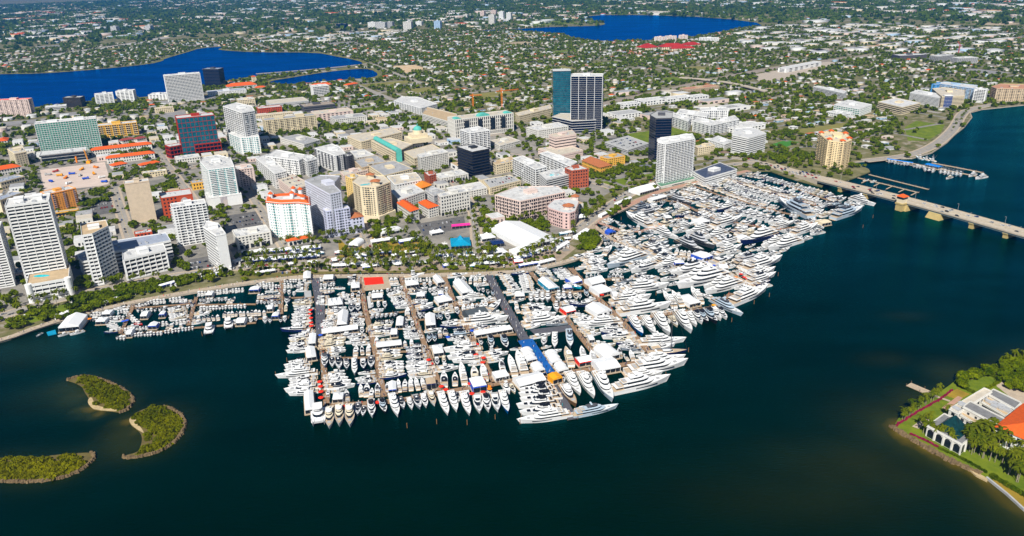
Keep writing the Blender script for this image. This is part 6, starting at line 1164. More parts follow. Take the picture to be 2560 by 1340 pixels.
def tier(cab, gl, x0, x1, w, nose, z, h, rake=.8, g0=.3, g1=.78, back=.0, w1=None):
    P = plan(x0, x1, w, nose, w1); Tp = shift(P, back, rake, .95); cab.prism(P, z, z+h, Tp)
    def at(t, o):
        q = [(a[0]+(c[0]-a[0])*t, a[1]+(c[1]-a[1])*t) for a, c in zip(P, Tp)]; cx = (x0+x1)/2; return [(p[0]+(o if p[0] > cx else -o), p[1]+(o if p[1] > 0 else -o)) for p in q]
    A, Bq = at(g0, .04), at(g1, .04); n = len(gl.v); k = len(A); gl.v += [(p[0], p[1], z+h*g0) for p in A]+[(p[0], p[1], z+h*g1) for p in Bq]
    for i in range(k):
        j = (i+1) % k; gl.f.append((n+i, n+j, n+k+j, n+k+i)); gl.m.append(0)
    return Tp
def brow(m, x0, x1, w, nose, z, t=.16, w1=None): m.prism(plan(x0, x1, w, nose, w1), z, z+t)
def hullwin(gl, half, zd, x0, x1, z0f, z1f, drop):
    for s in (1, -1):
        xa, xb = x0, x1; k = 5
        for i in range(k):
            a, c = xa+(xb-xa)*i/k, xa+(xb-xa)*(i+1)/k; ya, yc = half(a)*.992+.04, half(c)*.992+.04; ha, hc = zd(a)+drop, zd(c)+drop
            q = [(a, s*ya, ha*z0f), (c, s*yc, hc*z0f), (c, s*yc, hc*z1f), (a, s*ya, ha*z1f)]; gl.quad(*(q if s < 0 else q[::-1]))
PROTO = {}
def proto(key, parts):
    """parts: (name, MB, material, parent index or None)"""
    out = []
    for nm, b, m, par in parts:
        if nm == 'sun_pad':
            for i in range(len(b.v)//8): q = MB(); q.v = b.v[i*8:i*8+8]; q.f = b.f[:6]; q.m = [0]*6; out.append((nm, q.mesh(nm, m), par))
        elif b.f: out.append((nm, b.mesh(nm, m), par))
    PROTO[key] = out
def mk_super(key, hullm, top=WHITE, hard=WHITE, L=50., B=9.4, deckm=TEAK, tiers=3):
    h, half, zd, deck = hull_pair(L, B, 3.3, 5.6, .5, .93, .5, 2.3); g = MB(); hullwin(g, half, zd, -.12*L, .24*L, .52, .68, .5)
    z = 2.8; cab, g1 = MB(), MB(); tier(cab, g1, -.30*L, .20*L, B*.84, 6, z, 2.7, 1.6, .34, .80, 0); ud = MB(); brow(ud, -.44*L, .205*L, B*.90, 6, z+2.7)
    c2, g2 = MB(), MB(); tier(c2, g2, -.24*L, .12*L, B*.72, 5.5, z+2.86, 2.5, 2.0, .30, .80, 0); sd = MB(); brow(sd, -.33*L, .115*L, B*.80, 5.5, z+5.36)
    c3, g3 = MB(), MB(); tier(c3, g3, -.14*L, .05*L, B*.5, 4, z+5.5, 2.1, 1.8, .3, .8, .6); ht = MB(); brow(ht, -.2*L, .035*L, B*.62, 4, z+7.6, .22)
    ms = MB(); ms.prism([(-5.2, -.7), (-3.0, -.5), (-3.0, .5), (-5.2, .7)], z+7.8, z+11.5, [(-5.6, -.2), (-4.9, -.2), (-4.9, .2), (-5.6, .2)]); ms.box(-6.0, -2.0, z+9.6, -4.6, 2.0, z+9.8)
    for y in (-1.9, 1.9): ms.lathe([(0.01, z+9.0), (.9, z+9.5), (.9, z+10.1), (.5, z+10.7), (0, z+10.9)], (-5.2-.0, y), 8)
    aft = deck(-.495*L, -.30*L, 5, .02); fd = deck(-.30*L, .495*L, 12); pl = MB(); pl.box(-.5*L-1.8, -B*.36, .35, -.5*L+.05, B*.36, .6)
    pad = MB(); pad.box(-.38*L, -B*.25, z+2.9, -.33*L, B*.25, z+3.4); pad.box(-.30*L, -B*.2, z+5.55, -.25*L, B*.2, z+6.0); pad.box(.26*L, -1.2, zd(.26*L), .31*L, 1.2, zd(.26*L)+.5)
    tk = MB(); brow(tk, -.392*L, -.30*L, B*.74, .1, z+2.87, .03, B*.74); brow(tk, -.318*L, -.25*L, B*.6, .1, z+5.53, .03, B*.6)
    proto(key, [('hull', h, hullm, None), ('glazing', g, GLASS, 0), ('aft_deck', aft, deckm, None), ('foredeck', fd, WHITE, None), ('swim_platform', pl, deckm, None), ('main_cabin', cab, top, None), ('glazing', g1, GLASS, 5), ('upper_deck', ud, top, None), ('teak_deck', tk, deckm, 7), ('upper_cabin', c2, top, None), ('glazing', g2, GLASS, 9), ('sun_deck', sd, top, None), ('wheelhouse', c3, top, None), ('glazing', g3, GLASS, 12), ('hardtop', ht, hard, None), ('mast', ms, top, None), ('sun_pad', pad, TARP, None)])
def mk_yacht(key, hullm, hard=WHITE, top=GEL, L=25., B=6.0, deckm=TEAK, style=0):
    h, half, zd, deck = hull_pair(L, B, 2.0, 3.5, .48, .92, .35, 2.2); g = MB(); hullwin(g, half, zd, -.06*L, .20*L, .50, .68, .35)
    z = 1.65; cab, g1 = MB(), MB(); tier(cab, g1, -.26*L, .22*L, B*.80, 5, z, 2.15, 2.6, .36, .84, 0); ud = MB(); brow(ud, -.37*L, .13*L, B*.84, 3.4, z+2.15, .14)
    c2, g2 = MB(), MB(); tier(c2, g2, -.20*L, .09*L, B*.66, 2.4, z+2.28, .95, .9, .35, .95, 0)
    ht = MB(); hz = z+4.25; brow(ht, -.20*L, .035*L, B*.66, 2.2, hz, .16)
    po = MB()
    for x, w in ((-.17, .27), (-.02, .27)):
        for s in (1, -1): po.prism([(x*L-.35, s*B*w-.1), (x*L+.35, s*B*w-.1), (x*L+.35, s*B*w+.1), (x*L-.35, s*B*w+.1)], z+2.9, hz)
    ms = MB(); ms.prism([(-.14*L, -.9), (-.11*L, -.9), (-.11*L, .9), (-.14*L, .9)], hz+.15, hz+.9, [(-.145*L, -.5), (-.13*L, -.5), (-.13*L, .5), (-.145*L, .5)]); ms.lathe([(.01, hz+.9), (.5, hz+1.1), (.45, hz+1.5), (0, hz+1.7)], (-.137*L, .55), 8); ms.tube((-.137*L, -.4, hz+.8), (-.145*L, -.4, hz+2.6), .06)
    aft = deck(-.495*L, -.26*L, 4, .02); fd = deck(-.26*L, .495*L, 10); pl = MB(); pl.box(-.5*L-1.4, -B*.40, .3, -.5*L+.05, B*.40, .5)
    pad = MB(); pad.box(.24*L, -1.1, zd(.24*L), .32*L, 1.1, zd(.28*L)+.3); pad.box(-.33*L, -B*.24, z+2.3, -.29*L, B*.24, z+2.75); pad.box(-.44*L, -B*.28, zd(-.44*L), -.41*L, B*.28, zd(-.44*L)+.5)
    tk = MB(); brow(tk, -.36*L, -.26*L, B*.66, .1, z+2.30, .03, B*.66)
    proto(key, [('hull', h, hullm, None), ('glazing', g, GLASS, 0), ('aft_deck', aft, deckm, None), ('foredeck', fd, GEL if style != 2 else deckm, None), ('swim_platform', pl, deckm, None), ('cabin', cab, top, None), ('windscreen', g1, GLASS, 5), ('flybridge_deck', ud, top, None), ('teak_deck', tk, deckm, 7), ('flybridge', c2, top, None), ('windscreen', g2, GLASS, 9), ('hardtop', ht, hard, None), ('support_frame', po, top, 11), ('radar_arch', ms, top if style != 1 else BLKG, None), ('sun_pad', pad, TARP if style != 1 else BLKG, None)])
def mk_sport(key, hullm, L=18., B=5.4, hard=WHITE):
    h, half, zd, deck = hull_pair(L, B, 1.4, 3.4, .42, .93, .3, 2.0); z = 1.6; cab, g1 = MB(), MB(); tier(cab, g1, -.16*L, .17*L, B*.76, 4, z, 2.0, 2.4, .40, .80, 0); fl, g2 = MB(), MB(); tier(fl, g2, -.15*L, .05*L, B*.62, 1.6, z+2.0, .9, .3, .6, .95, 0)
    ht = MB(); brow(ht, -.15*L, .02*L, B*.56, 1.2, z+4.9, .14); po = MB()
    for x in (-.13, -.01):
        for s in (1, -1): po.tube((x*L, s*B*.26, z+2.8), (x*L, s*B*.24, z+4.9), .07)
    tw = MB()
    for x in (-.12, -.04):
        for s in (1, -1): tw.tube((x*L, s*B*.2, z+5), (-.08*L, s*.5, z+8.5), .05)
    tw.box(-.11*L, -.8, z+8.4, -.05*L, .8, z+8.55)
    og = MB(); [og.tube((-.02*L, s*B*.45, z+.4), (-.30*L, s*B*.75, z+9.5), .05) for s in (1, -1)]
    proto(key, [('hull', h, hullm, None), ('cockpit_deck', deck(-.495*L, -.16*L, 4, .02), TEAK, None), ('foredeck', deck(-.16*L, .495*L, 9), GEL, None), ('cabin', cab, GEL, None), ('windscreen', g1, GLASS, 3), ('flybridge', fl, GEL, None), ('windscreen', g2, GLASS, 5), ('hardtop', ht, hard, None), ('support_frame', po, STEEL, 7), ('tuna_tower', tw, STEEL, None), ('outrigger', og, STEEL, None)])
def mk_cruiser(key, hullm, hard=WHITE, L=13., B=4.0):
    h, half, zd, deck = hull_pair(L, B, 1.25, 1.9, .45, .94, .25, 2.1); z = 1.0; cab, g1 = MB(), MB(); tier(cab, g1, -.12*L, .26*L, B*.78, 3, z, 1.15, 2.2, .45, .92, 0); ht = MB(); brow(ht, -.16*L, .09*L, B*.72, 1.4, z+2.1, .14); po = MB()
    for x in (-.13, .02):
        for s in (1, -1): po.prism([(x*L-.2, s*B*.32-.06), (x*L+.2, s*B*.32-.06), (x*L+.2, s*B*.32+.06), (x*L-.2, s*B*.32+.06)], z+.6, z+2.1)
    pad = MB(); pad.box(-.44*L, -B*.33, zd(-.4*L), -.33*L, B*.33, zd(-.4*L)+.55); pad.box(.20*L, -.9, zd(.2*L)+.02, .34*L, .9, zd(.3*L)+.35)
    pl = MB(); pl.box(-.5*L-.9, -B*.4, .25, -.5*L+.05, B*.4, .42)
    proto(key, [('hull', h, hullm, None), ('cockpit_deck', deck(-.495*L, -.12*L, 4, .02), TEAK, None), ('foredeck', deck(-.12*L, .495*L, 8), GEL, None), ('swim_platform', pl, TEAK, None), ('cabin', cab, GEL, None), ('windscreen', g1, GLASS, 4), ('hardtop', ht, hard, None), ('support_frame', po, hard, 6), ('sun_pad', pad, TARP, None)])
def mk_console(key, hullm, hard=WHITE, eng=WHITE, L=10., B=3.0):
    h, half, zd, deck = hull_pair(L, B, 1.0, 1.55, .45, .94, .55, 2.2); c = MB(); z = zd(0); c.prism(plan(-.06*L, .12*L, B*.42, .6), z, z+1.15, shift(plan(-.06*L, .12*L, B*.42, .6), 0, .4)); gl = MB(); gl.quad((.11*L, -.45, z+1.15), (.11*L, .45, z+1.15), (.08*L, .4, z+1.7), (.08*L, -.4, z+1.7)); ht = MB(); brow(ht, -.14*L, .13*L, B*.66, .5, z+2.1, .12); po = MB()
    for x in (-.10, .08):
        for s in (1, -1): po.tube((x*L, s*B*.2, z), (x*L, s*B*.24, z+2.1), .05, k=4)
    st = MB(); st.box(-.30*L, -B*.28, z, -.24*L, B*.28, z+.6); st.prism(plan(.18*L, .36*L, B*.5, 1.2, .5), z, z+.45)
    em = []
    for y in (-.62, 0, .62): b = MB(); b.box(-.5*L-.55, y-.24, .1, -.5*L+.02, y+.24, .9); b.prism([(-.5*L-.65, y-.27), (-.5*L, y-.27), (-.5*L, y+.27), (-.5*L-.65, y+.27)], .9, 1.5, [(-.5*L-.55, y-.2), (-.5*L-.1, y-.2), (-.5*L-.1, y+.2), (-.5*L-.55, y+.2)]); em.append(('outboard_motor', b, eng, None))
    proto(key, [('hull', h, hullm, None), ('cockpit_deck', deck(-.49*L, .47*L, 9, .02), mat('pale_cockpit_sole', (.62, .58, .52), .7, .06), None), ('console', c, GEL, None), ('windscreen', gl, GLASS, 2), ('seat', st, TARP, None), ('t_top', ht, hard, None), ('support_frame', po, STEEL, 5)]+em)
def mk_coupe(key, hullm, hard=WHITE, top=GEL, L=20., B=5.2):
    h, half, zd, deck = hull_pair(L, B, 1.7, 2.7, .48, .93, .3, 2.2); g = MB(); hullwin(g, half, zd, -.05*L, .22*L, .5, .7, .3); z = 1.4
    cab, g1 = MB(), MB(); tier(cab, g1, -.20*L, .24*L, B*.78, 5, z, 1.7, 4.2, .30, .86, .2); ht = MB(); brow(ht, -.27*L, .06*L, B*.76, 2.4, z+1.7, .16); sr = MB(); sr.prism(plan(-.10*L, .03*L, B*.5, .8), z+1.86, z+1.92)
    ms = MB(); ms.prism([(-.16*L, -.7), (-.13*L, -.7), (-.13*L, .7), (-.16*L, .7)], z+1.86, z+2.5, [(-.165*L, -.3), (-.15*L, -.3), (-.15*L, .3), (-.165*L, .3)])
    pad = MB(); pad.box(-.46*L, -B*.34, zd(-.4*L), -.37*L, B*.34, zd(-.4*L)+.6); pad.box(.24*L, -1.1, zd(.24*L), .36*L, 1.1, zd(.3*L)+.35); pl = MB(); pl.box(-.5*L-1.2, -B*.42, .3, -.5*L+.05, B*.42, .48)
    proto(key, [('hull', h, hullm, None), ('glazing', g, GLASS, 0), ('aft_deck', deck(-.495*L, -.2*L, 4, .02), TEAK, None), ('foredeck', deck(-.2*L, .495*L, 9), GEL, None), ('swim_platform', pl, TEAK, None), ('cabin', cab, top, None), ('windscreen', g1, GLASS, 5), ('hardtop', ht, hard, None), ('sunroof', sr, GLASS, 7), ('radar_arch', ms, top, None), ('sun_pad', pad, TARP, None)])
def mk_cat(key, hard=WHITE, L=15., B=7.4):
    h = MB()
    for s in (1, -1):
        hh, half, zd, deck = hull_pair(L, 2.0, 1.7, 2.2, .4, .9, .05, 2.4); n = len(h.v); h.v += [(v[0], v[1]+s*B*.36, v[2]) for v in hh.v]; h.f += [tuple(i+n for i in f) for f in hh.f]; h.m += hh.m
    d = MB(); d.prism([(-L*.47, -B*.47), (L*.30, -B*.47), (L*.34, 0), (L*.30, B*.47), (-L*.47, B*.47)], .9, 1.75); net = MB(); net.quad((L*.30, -B*.3, 1.7), (L*.46, -B*.3, 1.8), (L*.46, B*.3, 1.8), (L*.30, B*.3, 1.7))
    cab, g1 = MB(), MB(); tier(cab, g1, -.24*L, .22*L, B*.74, 3, 1.75, 1.9, 1.5, .35, .85, 0); fl, g2 = MB(), MB(); tier(fl, g2, -.2*L, .06*L, B*.5, 1.5, 3.65, .8, .4, .5, .95, 0); ht = MB(); brow(ht, -.36*L, .08*L, B*.62, 1.2, 5.6, .14); po = MB()
    for x in (-.3, .0):
        for s in (1, -1): po.tube((x*L, s*B*.27, 3.6), (x*L, s*B*.27, 5.6), .08)
    proto(key, [('hull', h, GEL, None), ('bridge_deck', d, GEL, None), ('trampoline', net, GREY, None), ('cabin', cab, GEL, None), ('windscreen', g1, GLASS, 3), ('flybridge', fl, GEL, None), ('windscreen', g2, GLASS, 5), ('hardtop', ht, hard, None), ('support_frame', po, STEEL, 7)])
def mk_sail(key, hullm, L=30., B=7.0):
    h, half, zd, deck = hull_pair(L, B, 1.7, 2.3, .45, .8, .2, 2.0); cab, g1 = MB(), MB(); tier(cab, g1, -.12*L, .16*L, B*.6, 4, 1.6, 1.3, 2, .35, .85, 0); ms = MB(); ms.tube((.08*L, 0, 1.5), (.08*L, 0, 1.30*L), .28, .14, 8); [ms.tube((.08*L, -2.2*(1-i*.25), .35*L*(i+1)), (.08*L, 2.2*(1-i*.25), .35*L*(i+1)), .07) for i in range(3)]
    bo = MB(); bo.tube((.08*L, 0, 4.2), (-.30*L, 0, 4.0), .3, .22); rg = MB(); [rg.tube((.08*L, 0, 1.28*L), q, .035, k=3) for q in ((.49*L, 0, 2.2), (-.49*L, 0, 1.6), (.05*L, B*.46, 1.6), (.05*L, -B*.46, 1.6))]
    proto(key, [('hull', h, hullm, None), ('deck', deck(-.495*L, .495*L, 12), TEAK, None), ('cabin', cab, GEL, None), ('windscreen', g1, GLASS, 2), ('mast', ms, DGREY, None), ('boom', bo, GREYF, 4), ('rigging_wire', rg, DGREY, None)])
mk_super('super_white', GEL); mk_super('super_navy', NAVY); mk_super('super_grey', GREYG, GREYG, DGREY); mk_super('super_silver', PGREY, PGREY, DGREY); mk_super('super_blue', BLUG); mk_super('super_dark', mat('charcoal_gelcoat', (.05, .055, .06), .25, .1), mat('pale_grey_gelcoat', (.55, .56, .58), .3, .05), BLKG); mk_super('super_bhard', GEL, GEL, BLKG); mk_super('super_lightblue', PGREY)
mk_yacht('yacht_white', GEL); mk_yacht('yacht_black', GEL, BLKG, style=1); mk_yacht('yacht_cream', GELC, GELC, GELC); mk_yacht('yacht_navy', NAVY); mk_yacht('yacht_grey', GREYG, DGREY, style=1); mk_yacht('yacht_dark', BLKG, BLKG, PGREY, style=1); mk_yacht('yacht_teak', GEL, WHITE, GELC, style=2); mk_yacht('yacht_blue', BLUG); mk_yacht('yacht_teal', TEALG); mk_yacht('yacht_bronze', BRNZ, GEL, GEL, style=2); mk_yacht('yacht_greytop', GEL, TARP)
mk_sport('sport_white', GEL); mk_sport('sport_blue', mat('ice_blue_gelcoat', (.40, .62, .72), .25, .05)); mk_sport('sport_navy', NAVY)
mk_cruiser('cruiser_white', GEL); mk_cruiser('cruiser_black', GEL, BLKG); mk_cruiser('cruiser_navy', NAVY, GEL); mk_cruiser('cruiser_dark', BLKG, BLKG); mk_cruiser('cruiser_grey', GREYG, DGREY)
mk_console('console_white', GEL); mk_console('console_black', GEL, BLKG, BLKG); mk_console('console_blue', TEALG); mk_console('console_navy', NAVY, WHITE, BLKG); mk_console('console_red', REDG, WHITE, BLKG); mk_console('console_grey', GREYG, WHITE, BLKG)
mk_coupe('coupe_white', GEL); mk_coupe('coupe_black', GEL, BLKG); mk_coupe('coupe_cream', GELC, GELC, GELC); mk_coupe('coupe_grey', GREYG, DGREY); mk_coupe('coupe_navy', NAVY)
mk_cat('cat_white'); mk_sail('sail_navy', NAVY)
DESC = {'coupe_white': 'white sport yacht', 'coupe_black': 'white sport yacht with black roof', 'coupe_cream': 'cream sport yacht', 'coupe_grey': 'grey sport yacht', 'coupe_navy': 'navy hulled sport yacht', 'super_white': 'white superyacht', 'super_navy': 'navy hulled superyacht', 'super_grey': 'grey superyacht', 'super_silver': 'silver grey superyacht', 'super_blue': 'blue hulled superyacht', 'super_dark': 'charcoal hulled superyacht', 'super_bhard': 'white superyacht with black hardtop', 'super_lightblue': 'pale blue hulled superyacht', 'yacht_white': 'white motor yacht', 'yacht_black': 'white motor yacht with black hardtop', 'yacht_cream': 'cream motor yacht', 'yacht_navy': 'navy hulled motor yacht', 'yacht_grey': 'grey motor yacht with dark hardtop', 'yacht_dark': 'black hulled motor yacht', 'yacht_teak': 'white motor yacht with teak foredeck', 'yacht_blue': 'blue hulled motor yacht', 'yacht_teal': 'turquoise hulled motor yacht', 'yacht_bronze': 'bronze hulled motor yacht', 'yacht_greytop': 'white motor yacht with grey hardtop', 'sport_white': 'white sport fishing boat', 'sport_blue': 'ice blue sport fishing boat', 'sport_navy': 'navy sport fishing boat', 'cruiser_white': 'white cabin cruiser', 'cruiser_black': 'white cabin cruiser with black hardtop', 'cruiser_navy': 'navy cabin cruiser', 'cruiser_dark': 'black cabin cruiser', 'cruiser_grey': 'grey cabin cruiser', 'console_white': 'white open fishing boat', 'console_black': 'white open boat with black top', 'console_blue': 'turquoise open boat', 'console_navy': 'navy open boat', 'console_red': 'red open boat', 'console_grey': 'grey open boat', 'cat_white': 'white power catamaran', 'sail_navy': 'navy sailing yacht with tall mast'}
L0 = {'coupe': 20., 'super': 50., 'yacht': 25., 'sport': 18., 'cruiser': 13., 'console': 10., 'cat': 15., 'sail': 30.}; B0 = {'coupe': 5.2, 'super': 9.4, 'yacht': 6.0, 'sport': 5.4, 'cruiser': 4.0, 'console': 3.0, 'cat': 7.4, 'sail': 7.0}
KIND = {'coupe': ('sport_yacht', 'sport yacht', 'sport yachts moored in the marina'), 'super': ('superyacht', 'superyacht', 'superyachts moored in the marina'), 'yacht': ('motor_yacht', 'motor yacht', 'motor yachts moored in the marina'), 'sport': ('sport_fishing_boat', 'fishing boat', 'sport fishing boats in the marina'), 'cruiser': ('cabin_cruiser', 'cabin cruiser', 'cabin cruisers in the marina'), 'console': ('open_motorboat', 'motorboat', 'small open motorboats'), 'cat': ('power_catamaran', 'catamaran', 'power catamarans'), 'sail': ('sailing_yacht', 'sailing yacht', None)}
PLACED = []; NB = {}; BR = random.Random(11)
def corners(x, y, a, L, B):
    c, s = math.cos(a), math.sin(a); return np.array([(x+c*i*L/2-s*j*B/2, y+s*i*L/2+c*j*B/2) for i, j in ((-1, -1), (1, -1), (1, 1), (-1, 1))])
def sat(A, B):
    for P in (A, B):
        for i in (0, 1):
            e = P[i+1]-P[i]; n = np.array([-e[1], e[0]]); n /= np.linalg.norm(n); a, b = A@n, B@n
            if a.max() < b.min()+.5 or b.max() < a.min()+.5: return False
    return True
def clash(x, y, a, L, B, ob=False):
    A = corners(x, y, a, L, B)
    for (px, py, r, C) in (PLACED+OBST+OBT if ob == 2 else PLACED+OBT if ob else PLACED):
        if abs(px-x)+abs(py-y) < (r+L/2)*1.5 and sat(A, C): return True
    return False
def boat(key, p, a, L, z=0.0, force=False, beamf=.94, ob=False):
    k = key.split('_')[0]; B = B0[k]*L/L0[k]
    if NB.get(k, 0) >= 298: return None
    if not force:
        for f in (1, .9, .8):
            if not clash(p[0], p[1], a, L*f*.97, B*f*beamf, ob): L, B = L*f, B*f; break
        else: return None
    PLACED.append((p[0], p[1], L/2, corners(p[0], p[1], a, L*.97, B*beamf))); NB[k] = NB.get(k, 0)+1
    nm, cat, grp = KIND[k]; s = L/L0[k]; e = empty(nm, (p[0], p[1], z), a, (s, s*BR.uniform(.93, 1.04), s*BR.uniform(.9, 1.1))); ob = []
    for pn, me, par in PROTO[key]: ob.append(place(pn, me, e if par is None else ob[par]))
    auto(e, DESC[key], cat, grp, p); return e
def head(x, y, dx, dy):
    a, b = G2(x-dx*9, y-dy*9, 0), G2(x+dx*9, y+dy*9, 0); return math.atan2(b[1]-a[1], b[0]-a[0])
BIG = [('super_white', 742, 940, -1, .12, 33), ('yacht_navy', 739, 827, -1, .06, 27), ('super_white', 1614, 724, 1, -.10, 56), ('super_white', 1577, 738, 1, -.12, 38), ('super_white', 1577, 752, 1, -.12, 48), ('super_white', 1590, 764, 1, -.12, 38), ('super_white', 1612, 778, 1, -.15, 54),
 ('super_white', 1672, 752, -.6, -.8, 44), ('super_white', 1692, 750, -.6, -.8, 36), ('super_white', 1740, 742, -.55, -.8, 40), ('super_blue', 1590, 818, .55, .8, 40), ('super_white', 1622, 817, .55, .8, 38), ('super_white', 1655, 814, .55, .8, 46), ('yacht_cream', 1684, 807, .6, .8, 22), ('super_white', 1709, 810, .6, .8, 44), ('super_white', 1727, 802, .6, .75, 30), ('yacht_black', 1743, 797, .6, .75, 27), ('yacht_dark', 1756, 795, .65, .75, 28), ('yacht_dark', 1776, 795, .65, .72, 31), ('yacht_white', 1789, 789, .65, .72, 26), ('yacht_black', 1804, 787, .65, .72, 25), ('super_silver', 1817, 772, .95, .5, 42), ('super_white', 1872, 745, 1, -.42, 66),
 ('super_white', 1655, 858, 1, -.06, 42), ('sail_navy', 1668, 883, 1, -.05, 34), ('super_white', 1652, 904, 1, -.1, 42), ('super_white', 1642, 924, 1, -.16, 54), ('super_white', 1612, 941, 1, -.12, 34), ('super_white', 1601, 968, 1, -.22, 52),
 ('super_white', 1434, 963, .5, .86, 36), ('super_white', 1467, 967, .5, .86, 40), ('super_lightblue', 1510, 972, .5, .86, 56), ('yacht_bronze', 1422, 993, .55, .83, 33), ('super_silver', 1489, 1031, 1, -.2, 36),
 ('super_white', 1360, 1049, -1, .16, 40), ('yacht_black', 1352, 1033, -1, .12, 32), ('yacht_black', 1344, 1016, -1, .12, 32), ('yacht_black', 1352, 1001, -1, .12, 32), ('yacht_black', 1345, 987, -1, .12, 30), ('yacht_black', 1342, 976, -1, .12, 28),
 ('super_white', 1362, 808, 1, -.12, 42), ('super_silver', 1424, 852, .12, 1, 34), ('super_white', 1387, 855, -.02, 1, 30), ('cruiser_white', 1360, 856, -.1, 1, 16), ('yacht_teak', 1421, 897, -.35, -1, 36), ('yacht_greytop', 1457, 888, -.25, -1, 23), ('yacht_greytop', 1483, 900, -.3, -1, 24), ('super_white', 1497, 812, -1, .1, 42), ('super_white', 1213, 806, 1, -.1, 44), ('yacht_white', 1222, 797, 1, -.06, 24), ('super_white', 1176, 746, -1, .08, 28), ('yacht_teal', 1435, 717, .9, .3, 20),
 ('super_blue', 1262, 1010, .3, 1, 32), ('super_white', 1110, 1013, .35, 1, 34), ('super_white', 1134, 1008, .32, 1, 30), ('super_white', 1165, 1013, .32, 1, 34), ('super_white', 987, 1018, .3, 1, 33), ('super_white', 887, 921, .02, 1, 28), ('super_white', 1302, 912, -.35, -1, 38), ('super_white', 1280, 917, -.3, -1, 32), ('super_white', 1157, 938, -.2, -1, 32),
 ('yacht_dark', 1145, 843, -1, .12, 27), ('yacht_dark', 1228, 859, .25, 1, 24), ('yacht_dark', 1262, 859, .3, 1, 27), ('cruiser_dark', 1202, 858, .3, 1, 14),
 ('super_grey', 1610, 524, 1, -.25, 56), ('super_dark', 1624, 534, 1, -.25, 48), ('super_white', 1596, 555, -1, -.5, 66), ('super_white', 1664, 588, 1, .42, 50), ('super_lightblue', 1566, 657, -1, .33, 68), ('super_white', 1558, 643, -1, .33, 46),
 ('super_navy', 1896, 600, -1, .3, 72), ('super_white', 1960, 616, -1, .3, 64), ('super_white', 1930, 612, -1, .28, 42), ('super_white', 2012, 578, 1, -.35, 58), ('super_white', 1958, 566, 1, -.28, 44), ('super_silver', 2120, 537, 1, -.33, 74), ('super_white', 2156, 507, 1, .3, 46), ('super_silver', 1985, 527, -1, -.5, 84), ('super_dark', 1700, 505, 1, .38, 54), ('super_dark', 1725, 619, 1, .45, 54), ('super_dark', 1752, 609, 1, .42, 54), ('super_bhard', 1818, 610, -1, .3, 44), ('super_white', 1824, 628, 1, -.3, 46), ('super_white', 1787, 592, -1, .28, 46), ('super_white', 1744, 579, -1, .25, 46), ('super_white', 1713, 568, 1, -.25, 40), ('super_navy', 1789, 519, 1, -.28, 36), ('super_navy', 1814, 524, -1, .35, 46), ('super_white', 1818, 559, 1, -.28, 62),
 ('super_white', 1908, 664, 1, -.3, 66), ('super_dark', 1875, 653, 1, -.25, 50), ('super_white', 1890, 675, 1, -.3, 38), ('super_white', 1902, 687, 1, -.3, 48), ('super_bhard', 1904, 700, 1, -.3, 46), ('super_bhard', 1722, 678, -1, .28, 60), ('super_white', 1757, 707, -1, .25, 78), ('super_white', 1742, 693, -1, .25, 58), ('super_white', 1793, 713, -1, .3, 44), ('super_white', 1808, 724, -1, .3, 58), ('super_white', 1650, 648, -1, .3, 44), ('super_white', 1668, 664, -1, .3, 44),
 ('cat_white', 797, 1047, .03, 1, 22), ('yacht_teak', 824, 1048, 0, 1, 30), ('yacht_teak', 849, 1043, 0, 1, 29), ('yacht_teak', 875, 1043, .03, 1, 31)]
for k, x, y, dx, dy, L in BIG:
    if x > 1560 and y < 760: L *= .88
    if not boat(k, G2(x, y, 0), head(x, y, dx, dy), L, beamf=.8): boat(k, G2(x, y, 0), head(x, y, dx, dy), L*.8, beamf=.55) or print('REJ', k, x, y)
W_Y = [('yacht_white', 34), ('yacht_black', 8), ('yacht_cream', 6), ('yacht_teak', 7), ('yacht_greytop', 4), ('yacht_navy', 4), ('yacht_grey', 3), ('yacht_blue', 1), ('coupe_white', 30), ('coupe_black', 15), ('coupe_cream', 6), ('coupe_grey', 6), ('coupe_navy', 8)]; W_C = [('cruiser_white', 60), ('cruiser_black', 22), ('cruiser_navy', 4), ('cruiser_dark', 5), ('cruiser_grey', 5)]; W_O = [('console_white', 62), ('console_black', 14), ('console_blue', 5), ('console_navy', 5), ('console_grey', 5), ('console_red', 2)]; W_S = [('sport_white', 80), ('sport_blue', 12), ('sport_navy', 4)]; W_D = [('yacht_dark', 14), ('yacht_black', 20), ('yacht_grey', 10), ('coupe_black', 40), ('coupe_grey', 10), ('coupe_navy', 6)]; W_T = [('cat_white', 1)]
def pick(w): return BR.choices([a for a, _ in w], [c for _, c in w])[0]
